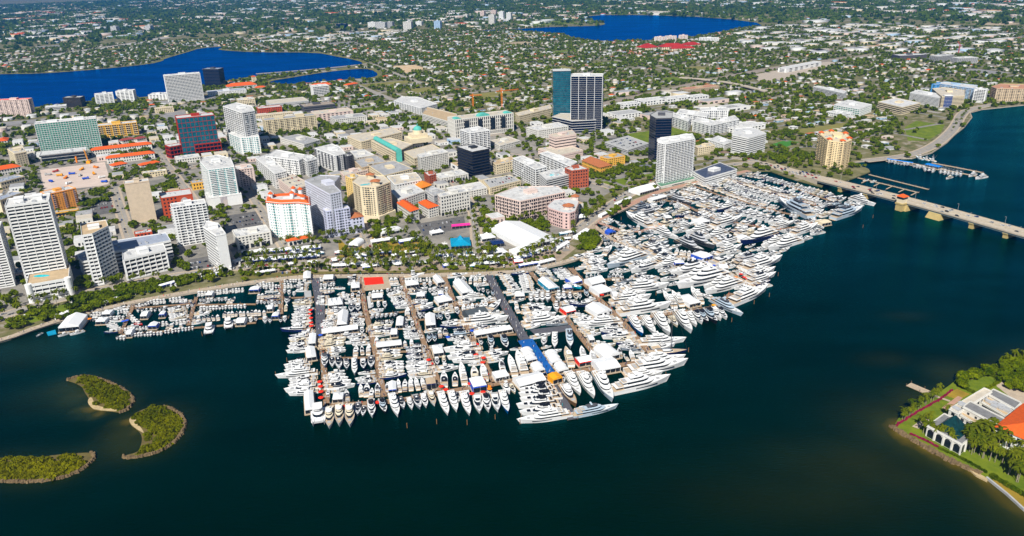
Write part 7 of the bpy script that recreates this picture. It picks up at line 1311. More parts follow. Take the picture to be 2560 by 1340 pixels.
ROWS = [
 # x0,y0,x1,y1,n,dx,dy,set,L   (rows of berths along the piers)
 (757, 745, 752, 812, 8, -1, .1, W_Y, 17), (750, 842, 742, 928, 13, -1, .12, W_Y, 19), (757, 950, 757, 1004, 7, -1, .14, W_Y, 21), (760, 1014, 758, 1020, 1, -1, .1, W_Y, 24),
 (802, 700, 838, 699, 6, 0, -1, W_O, 8), (803, 716, 835, 714, 5, 0, 1, W_O, 8), (886, 695, 884, 712, 4, -1, .05, W_C, 13), (803, 727, 832, 726, 4, 0, -1, W_C, 11), (808, 743, 806, 762, 5, -1, .05, W_C, 12), (860, 738, 864, 760, 6, 1, .15, W_C, 12), (850, 722, 868, 720, 2, 1, .1, W_C, 13),
 (879, 774, 895, 772, 2, 0, 1, W_Y, 20), (882, 741, 896, 740, 2, 0, -1, W_Y, 16), (824, 804, 822, 826, 7, -1, .08, W_Y, 14), (892, 801, 894, 820, 5, 1, .06, W_Y, 15), (870, 838, 874, 842, 1, 1, -.08, W_Y, 17), (832, 846, 830, 868, 4, 1, -.1, [('yacht_cream', 1), ('yacht_teal', .5)], 22), (906, 828, 906, 828, 1, .05, 1, W_Y, 16), (888, 857, 888, 857, 1, -1, .15, W_Y, 22),
 (812, 906, 866, 914, 5, .05, 1, W_D, 21), (908, 913, 928, 908, 2, .06, 1, W_Y, 22), (890, 880, 922, 876, 3, .02, -1, W_Y, 15), (836, 942, 850, 970, 5, 1, -.06, W_Y, 21), (820, 986, 868, 990, 5, 0, -1, W_Y, 15),
 (895, 1026, 895, 1026, 1, .05, 1, W_Y, 17), (930, 1025, 958, 1019, 2, .22, 1, W_D, 23), (1005, 1010, 1005, 1010, 1, .3, 1, W_Y, 20), (1025, 1012, 1080, 1000, 5, .3, 1, W_Y, 20), (1195, 1013, 1240, 1010, 3, .32, 1, W_Y, 24), (1290, 980, 1290, 980, 1, .2, 1, W_D, 22),
 (888, 980, 945, 976, 5, 0, -1, W_Y, 18), (968, 970, 1072, 958, 8, -.1, -1, W_Y, 16), (1110, 952, 1138, 950, 2, -.1, -1, W_D, 20), (1186, 940, 1210, 934, 2, -.25, -1, W_Y, 25), (1234, 926, 1256, 920, 2, -.3, -1, W_D, 24),
 (968, 706, 990, 703, 3, -.25, -1, W_C, 15), (970, 728, 1005, 722, 5, .05, 1, W_C, 10), (925, 737, 954, 732, 3, 0, -1, W_C, 12), (932, 765, 962, 764, 3, .15, 1, W_Y, 15), (990, 738, 1008, 770, 8, -1, .12, W_Y, 16), (932, 794, 990, 788, 5, -.3, .5, W_C, 11), (945, 810, 990, 806, 5, .15, 1, W_C, 12), (1020, 785, 1020, 785, 1, 0, -1, W_Y, 22), (1016, 814, 1031, 812, 2, .05, 1, W_Y, 15), (950, 820, 952, 840, 3, 1, -.05, W_Y, 20), (942, 856, 1012, 862, 6, .02, -1, W_C, 13),
 (973, 882, 984, 952, 12, 1, -.08, W_Y, 20), (1030, 832, 1034, 846, 3, -1, .06, W_Y, 16), (1038, 872, 1042, 906, 5, -1, .1, W_D, 17), (1050, 922, 1054, 942, 3, -1, .12, W_Y, 24), (1030, 861, 1030, 861, 1, 0, -1, W_Y, 18),
 (1015, 703, 1082, 699, 8, 0, -1, W_O, 9), (1085, 698, 1092, 698, 1, -1, -.6, W_Y, 16), (1062, 714, 1088, 712, 3, .2, 1, W_C, 12), (1076, 728, 1116, 726, 5, .1, 1, W_C, 13), (1044, 734, 1050, 760, 5, 1, -.02, W_Y, 19), (1072, 766, 1072, 766, 1, 0, -1, W_C, 13), (1092, 752, 1122, 762, 4, -.5, -1, W_Y, 15), (1050, 790, 1102, 796, 7, .15, 1, W_D, 15), (1060, 817, 1060, 817, 1, .15, 1, W_D, 19), (1102, 792, 1120, 794, 2, .15, 1, W_Y, 18), (1142, 781, 1142, 781, 1, .15, 1, W_D, 17), (1130, 808, 1128, 818, 2, -1, .08, W_Y, 24),
 (1073, 850, 1087, 848, 2, 0, 1, W_D, 18), (1100, 836, 1114, 834, 2, -.2, -1, W_C, 15), (1115, 868, 1113, 874, 1, 1, -.1, W_Y, 27), (1155, 876, 1172, 914, 6, -1, .12, W_Y, 28), (1092, 906, 1111, 903, 2, .15, 1, W_Y, 18), (1116, 926, 1116, 926, 1, 1, -.1, W_Y, 26),
 (1140, 707, 1160, 703, 2, -.3, -1, W_Y, 20), (1177, 702, 1212, 704, 3, 0, -1, W_Y, 15), (1196, 724, 1232, 736, 5, .2, 1, W_D, 14), (1160, 774, 1214, 766, 5, 0, -1, W_Y, 15), (1236, 770, 1236, 770, 1, .7, -.7, W_Y, 20), (1196, 820, 1240, 822, 3, 1, -.1, W_D, 18), (1240, 890, 1240, 890, 1, 1, -.1, W_Y, 26),
 (1262, 690, 1286, 724, 10, 1, .04, W_C, 13), (1310, 690, 1320, 730, 8, -1, .1, W_C, 13), (1350, 672, 1388, 712, 12, 1, .06, W_Y, 16), (1308, 714, 1346, 711, 4, .15, 1, W_S, 15), (1300, 735, 1316, 733, 3, 0, -1, W_S, 14), (1328, 750, 1424, 744, 8, .2, 1, W_S, 17), (1390, 772, 1391, 772, 1, .25, 1, W_S, 22), (1334, 766, 1356, 800, 7, 1, -.08, W_Y, 21), (1290, 762, 1292, 776, 3, -.5, -1, W_C, 12),
 (1398, 676, 1422, 702, 7, -1, .1, W_Y, 17), (1450, 742, 1482, 734, 4, .3, 1, W_D, 18), (1440, 744, 1436, 748, 2, .25, 1, W_Y, 19), (1456, 764, 1474, 782, 4, -1, .1, W_Y, 27), (1466, 798, 1462, 806, 2, -1, .08, W_Y, 20), (1528, 826, 1546, 844, 5, -1, .1, W_Y, 24), (1482, 838, 1490, 852, 4, 1, -.1, W_C, 17), (1560, 853, 1577, 874, 4, -1, .06, W_Y, 18), (1497, 873, 1497, 873, 1, -.35, -1, W_D, 27), (1530, 882, 1550, 884, 2, -.3, -1, W_Y, 18), (1575, 886, 1580, 892, 2, -.5, -1, W_Y, 16), (1458, 866, 1458, 866, 1, -.2, -1, W_C, 14), (1550, 946, 1560, 964, 4, 1, -.16, W_Y, 22),
 (1482, 648, 1492, 680, 8, 1, -.12, W_Y, 25), (1468, 694, 1498, 692, 3, -.15, -1, W_D, 13), (1523, 694, 1555, 694, 3, 0, -1, W_D, 15), (1560, 705, 1600, 696, 2, 1, -.1, W_D, 22), (1636, 757, 1648, 764, 1, 1, -.15, W_Y, 24),
 (1550, 562, 1580, 572, 4, -1, -.45, W_Y, 22), (1560, 583, 1568, 600, 5, 1, -.2, W_Y, 26), (1514, 611, 1530, 608, 3, .2, 1, W_C, 11), (1518, 628, 1522, 630, 1, .6, -.8, W_Y, 28), (1553, 629, 1553, 629, 1, 1, -.3, W_D, 24), (1580, 607, 1584, 612, 2, 1, -.2, W_Y, 24), (1622, 608, 1666, 652, 9, 1, -.25, W_Y, 38), (1595, 665, 1640, 690, 6, -1, .3, W_Y, 36), (1690, 668, 1716, 660, 3, 1, -.2, W_D, 27), (1798, 630, 1806, 654, 5, 1, -.3, W_Y, 34), (1776, 640, 1790, 640, 2, 1, -.3, W_Y, 26),
 (1620, 515, 1660, 530, 4, 1, -.25, W_Y, 28), (1650, 545, 1668, 562, 4, 1, -.25, W_Y, 30), (1640, 492, 1672, 486, 3, 1, -.2, W_D, 24),
 (1682, 480, 1726, 466, 5, 1, -.25, W_Y, 22), (1690, 490, 1850, 534, 16, 1, -.22, W_Y, 28), (1700, 472, 1800, 505, 12, 1, -.22, W_Y, 26), (1757, 458, 1896, 506, 18, 1, -.25, W_Y, 24), (1803, 457, 1990, 518, 18, -1, .28, W_Y, 22), (1828, 447, 2044, 508, 20, 1, -.28, W_Y, 22), (1870, 438, 1905, 444, 4, 1, -.25, W_Y, 18), (1880, 438, 2072, 492, 16, -1, .3, W_Y, 20), (1906, 438, 2068, 484, 12, 1, -.28, W_S, 18),
 (1870, 538, 1942, 556, 7, -1, .28, W_Y, 30), (1850, 575, 1880, 590, 4, 1, -.25, W_Y, 32), (1840, 548, 1868, 560, 4, 1, -.28, W_Y, 30), (1905, 530, 1950, 548, 5, 1, -.28, W_Y, 30), (2000, 548, 2050, 560, 5, 1, -.28, W_Y, 24), (2030, 532, 2066, 540, 4, 1, -.28, W_Y, 24), (2060, 512, 2100, 520, 4, -1, .25, W_D, 22), (1930, 590, 1960, 590, 3, 1, -.28, W_Y, 30), (1985, 590, 2000, 586, 2, 1, -.3, W_Y, 34), (1740, 540, 1800, 560, 5, 1, -.25, W_Y, 30), (1850, 640, 1868, 664, 4, 1, -.3, W_Y, 30), (1840, 620, 1862, 612, 2, -1, .3, W_Y, 26), (1690, 530, 1720, 545, 4, -1, .25, W_Y, 30), (1700, 640, 1740, 630, 3, 1, -.25, W_Y, 34),
 # small boat basin on the left
 (226, 800, 308, 796, 9, -.25, 1, W_O, 8.5), (228, 788, 318, 780, 10, 0, -1, W_O, 8.5), (276, 812, 292, 826, 4, -1, .2, W_O, 8.5), (293, 846, 328, 849, 7, -.15, 1, W_O, 8.5), (330, 840, 402, 836, 9, -.1, 1, W_O, 9), (405, 834, 482, 823, 9, -.05, 1, W_O, 9), (314, 827, 372, 820, 9, 0, -1, W_O, 8), (341, 766, 372, 760, 5, 0, -1, W_O, 9), (378, 757, 458, 750, 10, 0, -1, W_O, 10), (345, 778, 400, 776, 5, .1, 1, W_O, 9), (326, 790, 352, 816, 7, 1, .15, W_O, 9), (440, 772, 448, 800, 7, -1, .15, W_Y, 16), (398, 812, 470, 804, 9, 0, -1, W_O, 9.5), (498, 736, 606, 726, 12, 0, -1, W_O, 10), (503, 752, 565, 750, 8, 0, 1, W_C, 11), (503, 774, 612, 768, 13, .02, 1, W_O, 9.5), (500, 768, 502, 768, 1, 0, 1, W_D, 13), (486, 800, 545, 796, 6, -.1, -1, W_C, 12), (470, 768, 480, 766, 2, .1, 1, W_C, 11),
 (562, 788, 640, 784, 8, 0, -1, W_C, 11), (524, 829, 572, 816, 3, -.1, 1, W_T, 17), (588, 808, 640, 800, 5, .05, 1, W_C, 13), (644, 714, 682, 712, 6, 0, -1, W_O, 9), (644, 722, 698, 720, 6, .05, 1, W_O, 9), (648, 742, 698, 739, 7, 0, -1, W_C, 10), (645, 757, 698, 758, 7, .03, 1, W_C, 10), (648, 784, 696, 782, 6, 0, -1, W_C, 12), (650, 802, 702, 803, 6, .05, 1, W_C, 14), (712, 705, 748, 704, 5, 0, 1, W_O, 9), (712, 716, 738, 716, 4, 0, -1, W_O, 9), (712, 730, 736, 737, 3, 0, 1, W_C, 11), (755, 714, 752, 740, 6, -1, .1, W_C, 12), (718, 754, 740, 752, 3, 0, 1, W_C, 13), (714, 769, 718, 771, 1, .1, -1, W_Y, 16), (160, 838, 192, 834, 4, -.9, .3, W_C, 11), (120, 842, 100, 838, 2, -.8, .5, W_O, 8), (708, 800, 716, 800, 1, .05, 1, W_C, 14),
 # northern marina beyond the bridge
 (2222, 406, 2308, 421, 13, -.5, .9, W_C, 15), (2312, 427, 2400, 440, 15, -.5, .9, W_S, 17), (2372, 446, 2430, 440, 6, -.9, .35, W_Y, 20), (2298, 397, 2330, 402, 4, -.9, -.3, W_S, 16), (2400, 442, 2452, 446, 2, -1, .2, W_Y, 24), (2166, 452, 2184, 455, 2, .9, -.2, W_C, 13)]
for x0, y0, x1, y1, n, dx, dy, w, L in ROWS:
    a0, a1 = G2(x0, y0, 0), G2(x1, y1, 0); k0 = pick(w).split('_')[0]; Bm = B0[k0]*L/L0[k0]; a = head((x0+x1)/2, (y0+y1)/2, dx, dy)
    D = math.hypot(a1[0]-a0[0], a1[1]-a0[1]); 
    if n > 1:
        d = (math.atan2(a1[1]-a0[1], a1[0]-a0[0])-a); perp = max(.25, abs(math.sin(d))); n = max(2, min(int(n*1.35), int(D*perp/(Bm*.97))+1))
    for i in range(n):
        t = i/(n-1) if n > 1 else .5; p = (a0[0]+(a1[0]-a0[0])*t+BR.uniform(-.3, .3), a0[1]+(a1[1]-a0[1])*t+BR.uniform(-.3, .3)); boat(pick(w), p, a+BR.uniform(-.07, .07), L*BR.uniform(.86, 1.14)*(1.25 if BR.random() < .06 else 1), ob=1)
# berths still open along the piers
for lb, px_, w, m in PIERDATA[:21]:
    pts = [G2(x, y, 0) for x, y in px_]
    for a, c in zip(pts[:-1], pts[1:]):
        a, c = np.array(a), np.array(c); Ls = np.linalg.norm(c-a); d = (c-a)/Ls
        for sg in (1, -1):
            nn = np.array([-d[1], d[0]])*sg; s = 2.0
            while s < Ls:
                L = BR.uniform(11, 22); k = pick(W_C) if L < 14 else pick([('coupe_white', 40), ('coupe_black', 22), ('coupe_cream', 8), ('coupe_navy', 6), ('coupe_grey', 5), ('sport_white', 16), ('sport_navy', 4)]); q = a+d*s+nn*(w/2+L/2+.8)
                if not inpoly(np.array([q[0]]), np.array([q[1]]), LAND)[0] and BR.random() < .75 and boat(k, q, math.atan2(nn[1], nn[0])+BR.uniform(-.06, .06), L, ob=2): s += B0[k.split('_')[0]]*L/L0[k.split('_')[0]]*.6
                s += 1.2
for px_ in FING:
    a, c = np.array(G2(*px_[0], 0)), np.array(G2(*px_[1], 0)); Ls = np.linalg.norm(c-a); d = (c-a)/Ls
    for sg in (1, -1):
        nn = np.array([-d[1], d[0]])*sg; s = 1.5
        while s < Ls:
            L = BR.uniform(9, 15); k = pick(W_C); q = a+d*s+nn*(1.5+L/2); s += (2.0 if boat(k, q, math.atan2(nn[1], nn[0]), L, ob=2) else 0)+1.1
boat('cruiser_white', G2(2508, 411, 0), .4, 12); 
EXTRA = []; FLEET = [G2(x, y, 0) for x, y in [(1500, 575), (1585, 528), (1660, 488), (1740, 470), (1800, 452), (1880, 434), (1990, 462), (2120, 505), (2170, 512), (2060, 575), (2020, 600), (1945, 640), (1935, 700), (1900, 740), (1800, 770), (1600, 790), (1470, 680), (1440, 650), (1510, 610)]]
ex = np.random.default_rng(4)
for q in sample_in(FLEET, 3200, ex):
    L = ex.uniform(15, 27); px_, py_ = PX((q[0], q[1], 0)); a = head(px_, py_, ex.choice([-1, 1]), ex.choice([-.28, .28]) if False else 0)+0.0; s_ = ex.choice([0, math.pi]); a = head(px_, py_, 1, -.27)+s_+ex.normal(0, .05)
    if NB.get('coupe', 0) < 298: boat(ex.choice(['coupe_white', 'coupe_black', 'coupe_cream']), tuple(q), a, L, ob=2); continue
    B = 5.2*L/20
    if clash(q[0], q[1], a, L*.97, B*.94, 2): continue
    PLACED.append((q[0], q[1], L/2, corners(q[0], q[1], a, L*.97, B*.94))); EXTRA.append((q[0], q[1], a, L/20))
if EXTRA:
    b = MB(); ml = []
    for x, y, a, s in EXTRA:
        ca, sa = math.cos(a)*s, math.sin(a)*s
        for pn, me, par in PROTO['coupe_white' if ex.random() < .75 else 'coupe_black']:
            m = me.materials[0]; k = ml.index(m) if m in ml else (ml.append(m) or len(ml)-1); o_ = len(b.v); b.v += [(x+v.co.x*ca-v.co.y*sa, y+v.co.x*sa+v.co.y*ca, v.co.z*s) for v in me.vertices]; b.f += [tuple(i+o_ for i in f.vertices) for f in me.polygons]; b.m += [k]*len(me.polygons)
    tag(b.build('distant_yachts', ml), kind='stuff')
print('EXTRA', len(EXTRA))
# boats shown on land along the promenade
def on_land_row(x0, y0, x1, y1, n, dx, dy, L, w=W_O):
    for i in range(n):
        t = i/max(1, n-1); x, y = x0+(x1-x0)*t, y0+(y1-y0)*t; p = G2(x, y); boat(pick(w if BR.random() < .5 else W_C), p, head(x, y, dx, dy)+BR.uniform(-.25, .25), L*BR.uniform(.8, 1.2), GZ+.55)
for r in [(500, 690, 585, 672, 12, .2, 1, 8), (505, 682, 600, 662, 10, .2, -1, 8), (610, 668, 700, 664, 12, .3, 1, 8), (830, 662, 915, 660, 13, .4, 1, 8.5), (925, 660, 1060, 657, 18, .4, 1, 8.5), (860, 650, 960, 647, 10, .3, 1, 9), (930, 605, 1010, 600, 9, -.6, -.8, 9), (940, 622, 1040, 615, 10, .5, .8, 8), (1110, 665, 1240, 660, 14, .3, 1, 8.5), (1270, 655, 1420, 618, 16, .5, 1, 8.5), (1260, 668, 1370, 655, 12, .5, 1, 8), (1415, 612, 1440, 590, 5, .6, .8, 8), (260, 738, 330, 728, 8, .2, 1, 8), (340, 735, 440, 715, 10, .2, 1, 8), (440, 705, 490, 694, 6, .2, 1, 8), (1395, 600, 1430, 580, 6, .6, .8, 9), (1110, 600, 1120, 640, 5, 1, .1, 7), (880, 632, 1040, 628, 14, .5, .8, 8), (1290, 645, 1400, 610, 10, .5, .6, 8), (700, 676, 830, 672, 14, .3, 1, 7), (1070, 652, 1240, 648, 12, .4, .8, 7), (1330, 575, 1400, 560, 6, .4, .7, 7), (30, 800, 110, 782, 8, .3, 1, 7), (180, 758, 250, 740, 7, .3, 1, 7)]: on_land_row(*r)
# ---------------------------------------------------------------- occupancy raster for scattering
CS = 2.5; GX0, GX1, GY0, GY1 = -2600, 3000, 250, 3900
NXc, NYc = int((GX1-GX0)/CS), int((GY1-GY0)/CS); OCC = np.zeros((NYc, NXc), bool)
gxc = GX0+(np.arange(NXc)+.5)*CS; gyc = GY0+(np.arange(NYc)+.5)*CS
def mark(bb, fn):
    i0, i1 = max(0, int((bb[0]-GX0)/CS)-1), min(NXc, int((bb[2]-GX0)/CS)+2); j0, j1 = max(0, int((bb[1]-GY0)/CS)-1), min(NYc, int((bb[3]-GY0)/CS)+2)
    if i0 >= i1 or j0 >= j1: return
    X, Y = np.meshgrid(gxc[i0:i1], gyc[j0:j1]); OCC[j0:j1, i0:i1] |= fn(X, Y)
def bbox(p, m=0): return (min(q[0] for q in p)-m, min(q[1] for q in p)-m, max(q[0] for q in p)+m, max(q[1] for q in p)+m)
for p in FOOT: mark(bbox(p), lambda X, Y, p=p: inpoly(X, Y, p))
for pts, w in ROADS:
    for a, c in zip(pts[:-1], pts[1:]): mark(bbox([a, c], w), lambda X, Y, a=a, c=c, w=w: segdist(X, Y, [a, c], False) < w/2+1.5)
ROADOCC = OCC.copy()
for px in ([(95, 422), (265, 402), (280, 455), (268, 468), (108, 485)], [(980, 165), (1040, 162), (1065, 172), (1015, 182)], [(1880, 188), (2060, 152), (2100, 158), (1960, 200), (1900, 205)], [(1925, 362), (1965, 350), (1998, 355), (1960, 370)], [(1520, 345), (1620, 340), (1612, 375), (1530, 375)], [(470, 650), (520, 640), (545, 690), (480, 700)], [(225, 500), (280, 485), (290, 530), (235, 540)], [(560, 540), (660, 525), (680, 560), (600, 580)], [(1040, 560), (1160, 540), (1165, 570), (1060, 590)]):
    p = [G2(x, y) for x, y in px]; mark(bbox(p), lambda X, Y, p=p: inpoly(X, Y, p))
for pl in (pp, [(q[0]-3.4, q[1]+4.4) for q in prom2]):
    for a, c in zip(pl[:-1], pl[1:]): mark(bbox([a, c], 12), lambda X, Y, a=a, c=c: segdist(X, Y, [a, c], False) < 9)
mark(bbox(CAUSE, 40), lambda X, Y: segdist(X, Y, [tuple(CAUSE[0]), tuple(CAUSE[1])], False) < 16)
def free(x, y, occ=None):
    o = OCC if occ is None else occ; x = np.asarray(x); y = np.asarray(y); i = ((x-GX0)/CS).astype(int); j = ((y-GY0)/CS).astype(int)
    ins = (i >= 0) & (i < NXc) & (j >= 0) & (j < NYc); r = np.ones(x.shape, bool); r[ins] = ~o[j[ins], i[ins]]; return r
def PXA(x, y, z=GZ):
    q = np.stack([x, y, np.full_like(x, z)-HC], -1); w = q@_f; return 1280+FPX*(q@CR)/w, 670+FPX*(q@CD)/w
def seen(x, y, m=40):
    px, py = PXA(x, y); return (px > -m) & (px < 2560+m) & (py > -m) & (py < 1340+m)
# ---------------------------------------------------------------- fields, lots and wide avenues among the suburbs
rg = np.random.default_rng(88); FM = [('grass_field', GRASS), ('dry_field', mat('dry_field_grass', (.22, .20, .05), .95, .25, .03)), ('sandy_lot', mat('sandy_lot_soil', (.42, .33, .21), .95, .25, .03)), ('car_park_ground', mat('pale_car_park', (.27, .26, .25), .95, .2, .05))]; FB = [MB() for _ in FM]
for _ in range(190):
    t = rg.uniform(math.radians(42), math.radians(134)); r0 = rg.uniform(1250, 6500); c = np.array([r0*math.cos(t), r0*math.sin(t)]); l, w = rg.uniform(30, 120)*(1+r0/6000), rg.uniform(25, 80)*(1+r0/6000); k = int(rg.choice(4, p=[.42, .22, .14, .22]))
    q = [tuple(c+np.array(U)*a*l/2+np.array(V)*e*w/2) for a, e in ((-1, -1), (1, -1), (1, 1), (-1, 1))]; qa = np.array(q)
    if not on_land(qa[:, 0], qa[:, 1]).all() or not free(qa[:, 0], qa[:, 1]).all() or (r0 < 1600 and PX((c[0], c[1], GZ))[0] < 1500): continue
    FB[k].quad(*[(x, y, GZ+.035+.005*k) for x, y in q]); mark(bbox(q), lambda X, Y, q=q: inpoly(X, Y, q))
for (nm, m), b in zip(FM, FB): struct(nm, b, m)
for d, lst in ((U, [(-900, 1700), (0, 1450), (600, 2300), (-1500, 2600), (300, 3300)]), (V, [(250, 900), (900, 1500), (1500, 1400), (-300, 1900), (2100, 1700)])):
    for x0, y0 in lst:
        pts = [(x0+d[0]*s, y0+d[1]*s) for s in range(-2600, 2601, 40)]; pts = [p for p in pts if p[1] > 1150 and math.hypot(*p) < 5200]; pa = np.array(pts); ok_ = on_land(pa[:, 0], pa[:, 1]) & free(pa[:, 0], pa[:, 1]); b = MB()
        for a, c, o_ in zip(pts[:-1], pts[1:], ok_[:-1] & ok_[1:]):
            if o_: ribbon(b, [a, c], 16, GZ+.05+(.004 if d is U else .009)); mark(bbox([a, c], 12), lambda X, Y, a=a, c=c: segdist(X, Y, [a, c], False) < 10)
        struct('avenue', b, ASPHL)
# ---------------------------------------------------------------- lots, streets, houses
rg = np.random.default_rng(21)
LU, LV = 23.0, 30.0
Iu, Iv = np.meshgrid(np.arange(-260, 330), np.arange(-30, 180)); I_, J_ = Iu.ravel(), Iv.ravel()
def uv(a, b): return a*U[0]+b*V[0], a*U[1]+b*V[1]
lx, ly = uv(I_*LU, J_*LV+0.0); r_ = np.hypot(lx, ly); k = (r_ < 4100) & (ly > 500); I_, J_, lx, ly = I_[k], J_[k], lx[k], ly[k]
k = seen(lx, ly) & on_land(lx, ly); I_, J_, lx, ly = I_[k], J_[k], lx[k], ly[k]
street = (I_ % 9 == 0) | (J_ % 5 == 0)
for l in LAKES: k = segdist(lx, ly, l) > 26; I_, J_, lx, ly, street = I_[k], J_[k], lx[k], ly[k], street[k]
k = segdist(lx, ly, SHORE[:46], False) > 34; I_, J_, lx, ly, street = I_[k], J_[k], lx[k], ly[k], street[k]
sx, sy, sI, sJ = lx[street], ly[street], I_[street], J_[street]
ok = free(sx, sy); sx, sy, sI, sJ = sx[ok], sy[ok], sI[ok], sJ[ok]
Q = []
for along_v in (0, 1):
    m = (sI % 9 == 0) if along_v else (sJ % 5 == 0); cx_, cy_ = sx[m], sy[m]; hl, hw = (LV/2, 4.2) if along_v else (LU/2, 4.2); d = np.array(V if along_v else U); n_ = np.array([-d[1], d[0]]); z = GZ+.05+.004*along_v
    c = np.stack([cx_, cy_], 1); Q.append(np.stack([np.c_[c+d*a*hl+n_*b_*hw, np.full(len(c), z)] for a, b_ in ((-1, -1), (1, -1), (1, 1), (-1, 1))], 1).reshape(-1, 3))
Q = np.concatenate(Q); tag(place('streets', npmesh('streets', Q, np.arange(len(Q)).reshape(-1, 4), mat('street_asphalt', (.24, .225, .20), .9, .2, .08))), kind='structure')
hx, hy, hI, hJ = lx[~street], ly[~street], I_[~street], J_[~street]
px, py = PXA(hx, hy); park = ((py > 560) & (px > 560) & (px < 1520)) | ((py > 690) & (px < 560)) | ((px > 1470) & (px < 1640) & (py > 420)) | ((px > 2230) & (py > 285)) | ((px > 1860) & (py > 375))
down = (py > 285) & (px < 1560) & ~park; indus = (px > 1850) & (py < 135) | ((px > 1480) & (px < 1850) & (py > 235) & (py < 300)) | ((px > 620) & (px < 1000) & (py < 110))
n = len(hx); u0 = rg.random(n); L = np.where(down, rg.uniform(15, 21, n), rg.uniform(11, 17, n)); Wd = np.where(down, rg.uniform(16, 26, n), rg.uniform(9, 13, n)); H = np.where(down, rg.uniform(4.5, 9, n), rg.uniform(3, 4.2, n))
L = np.where(indus & (u0 < .16), rg.uniform(30, 75, n), L); Wd = np.where(indus & (u0 < .16), rg.uniform(22, 40, n), Wd); H = np.where(indus & (u0 < .16), 8, H)
keep = np.where(down, u0 < .42, np.where(indus, u0 < .46, u0 < .60)) & ~park
jx = rg.uniform(-2.5, 2.5, n); jy = rg.uniform(-3, 3, n); hx, hy = hx+jx, hy+jy
ok = keep & free(hx, hy)
for a, c in ((-.5, -.5), (.5, -.5), (.5, .5), (-.5, .5)):
    qx, qy = hx+U[0]*L*a+V[0]*Wd*c, hy+U[1]*L*a+V[1]*Wd*c; ok &= free(qx, qy)
flat = down | (indus & (u0 < .16)) | (rg.random(n) < .14); rise = np.where(flat, .15, rg.uniform(1.2, 2.4, n))
RM = [ROOFW, ROOFG, ROOFC, TILED, TILE, LGREY, mat('brown_shingle', (.22, .15, .11), .9, .2), mat('pale_blue_roof', (.40, .52, .60), .8, .1), mat('slate_roof', (.16, .17, .19), .85, .2), ROOFT]
RN = ['white', 'grey', 'beige', 'brown tiled', 'orange tiled', 'light grey', 'brown shingled', 'pale blue', 'slate grey', 'tan']
rt = rg.choice(10, n, p=[.30, .14, .15, .07, .05, .13, .07, .03, .04, .02]); rt = np.where(flat, rg.choice([0, 1, 2, 5, 9], n, p=[.45, .2, .18, .12, .05]), rt)
WM = [WHITE, LCREAM, LPINK, LBLUE, OFFW]; wt = rg.choice(5, n, p=[.4, .22, .1, .06, .22])
hh = dict(x=hx[ok], y=hy[ok], L=L[ok], W=Wd[ok], H=H[ok], r=rise[ok], f=flat[ok], rt=rt[ok], wt=wt[ok], ang=np.full(ok.sum(), GA)+rg.choice([0, math.pi/2], ok.sum())*0)
def houses_np(x, y, L, W_, H_, r, flat, ang):
    n = len(x); o = np.where(flat, .0, .6); c, s = np.cos(ang), np.sin(ang)
    def pt(a, b, z): return np.stack([x+c*a-s*b, y+s*a+c*b, np.broadcast_to(z, x.shape)+0.0], 1)
    l, w = L/2, W_/2; zb = np.full(n, GZ-.1); ze = GZ+H_; zr = ze+r; ins = np.where(flat, .35, w); rl = l-np.where(flat, .35, w*.9); rw = np.where(flat, w-.35, .12)
    B = [pt(-l, -w, zb), pt(l, -w, zb), pt(l, w, zb), pt(-l, w, zb)]; T_ = [pt(-l, -w, ze), pt(l, -w, ze), pt(l, w, ze), pt(-l, w, ze)]
    E = [pt(-l-o, -w-o, ze+.02), pt(l+o, -w-o, ze+.02), pt(l+o, w+o, ze+.02), pt(-l-o, w+o, ze+.02)]; Rr = [pt(-rl, -rw, zr), pt(rl, -rw, zr), pt(rl, rw, zr), pt(-rl, rw, zr)]
    V_ = np.stack(B+T_+E+Rr, 1).reshape(-1, 3)
    F_ = np.array([(0, 1, 5, 4), (1, 2, 6, 5), (2, 3, 7, 6), (3, 0, 4, 7), (8, 9, 13, 12), (9, 10, 14, 13), (10, 11, 15, 14), (11, 8, 12, 15), (12, 13, 14, 15)])
    return V_, (F_[None]+(np.arange(n)*16)[:, None, None]).reshape(-1, 4)
order = np.argsort(hh['x']**2+hh['y']**2)
for k_ in hh: hh[k_] = hh[k_][order]
NH = 300; HP = {}
def house_proto(flat, rt_, wt_):
    key = (bool(flat), int(rt_), int(wt_))
    if key not in HP:
        V_, F_ = houses_np(*[np.array([q]) for q in (0., 0., 10., 10., 4., (.15 if flat else 1.8))], np.array([flat]), np.array([0.])); V_[:, 2] -= GZ
        def part(fi, m, nm): me = bpy.data.meshes.new(nm); me.from_pydata([tuple(v) for v in V_], [], [tuple(int(q) for q in F_[i]) for i in fi]); me.materials.append(m); return me
        wm = part(range(4), WM[wt_], 'wall'); rm_ = part(range(4, 9), RM[rt_], 'roof')
        b = MB()
        for s in (-1, 1):
            for x in (-3, -1, 2): b.quad((x, s*5.03, 1), (x+1.1, s*5.03, 1), (x+1.1, s*5.03, 2.6), (x, s*5.03, 2.6)) if s < 0 else b.quad((x+1.1, s*5.03, 1), (x, s*5.03, 1), (x, s*5.03, 2.6), (x+1.1, s*5.03, 2.6))
            b.quad((s*5.03, -2, 1), (s*5.03, 2, 1), (s*5.03, 2, 2.6), (s*5.03, -2, 2.6))
        HP[key] = (wm, rm_, b.mesh('glazing', GLASS))
    return HP[key]
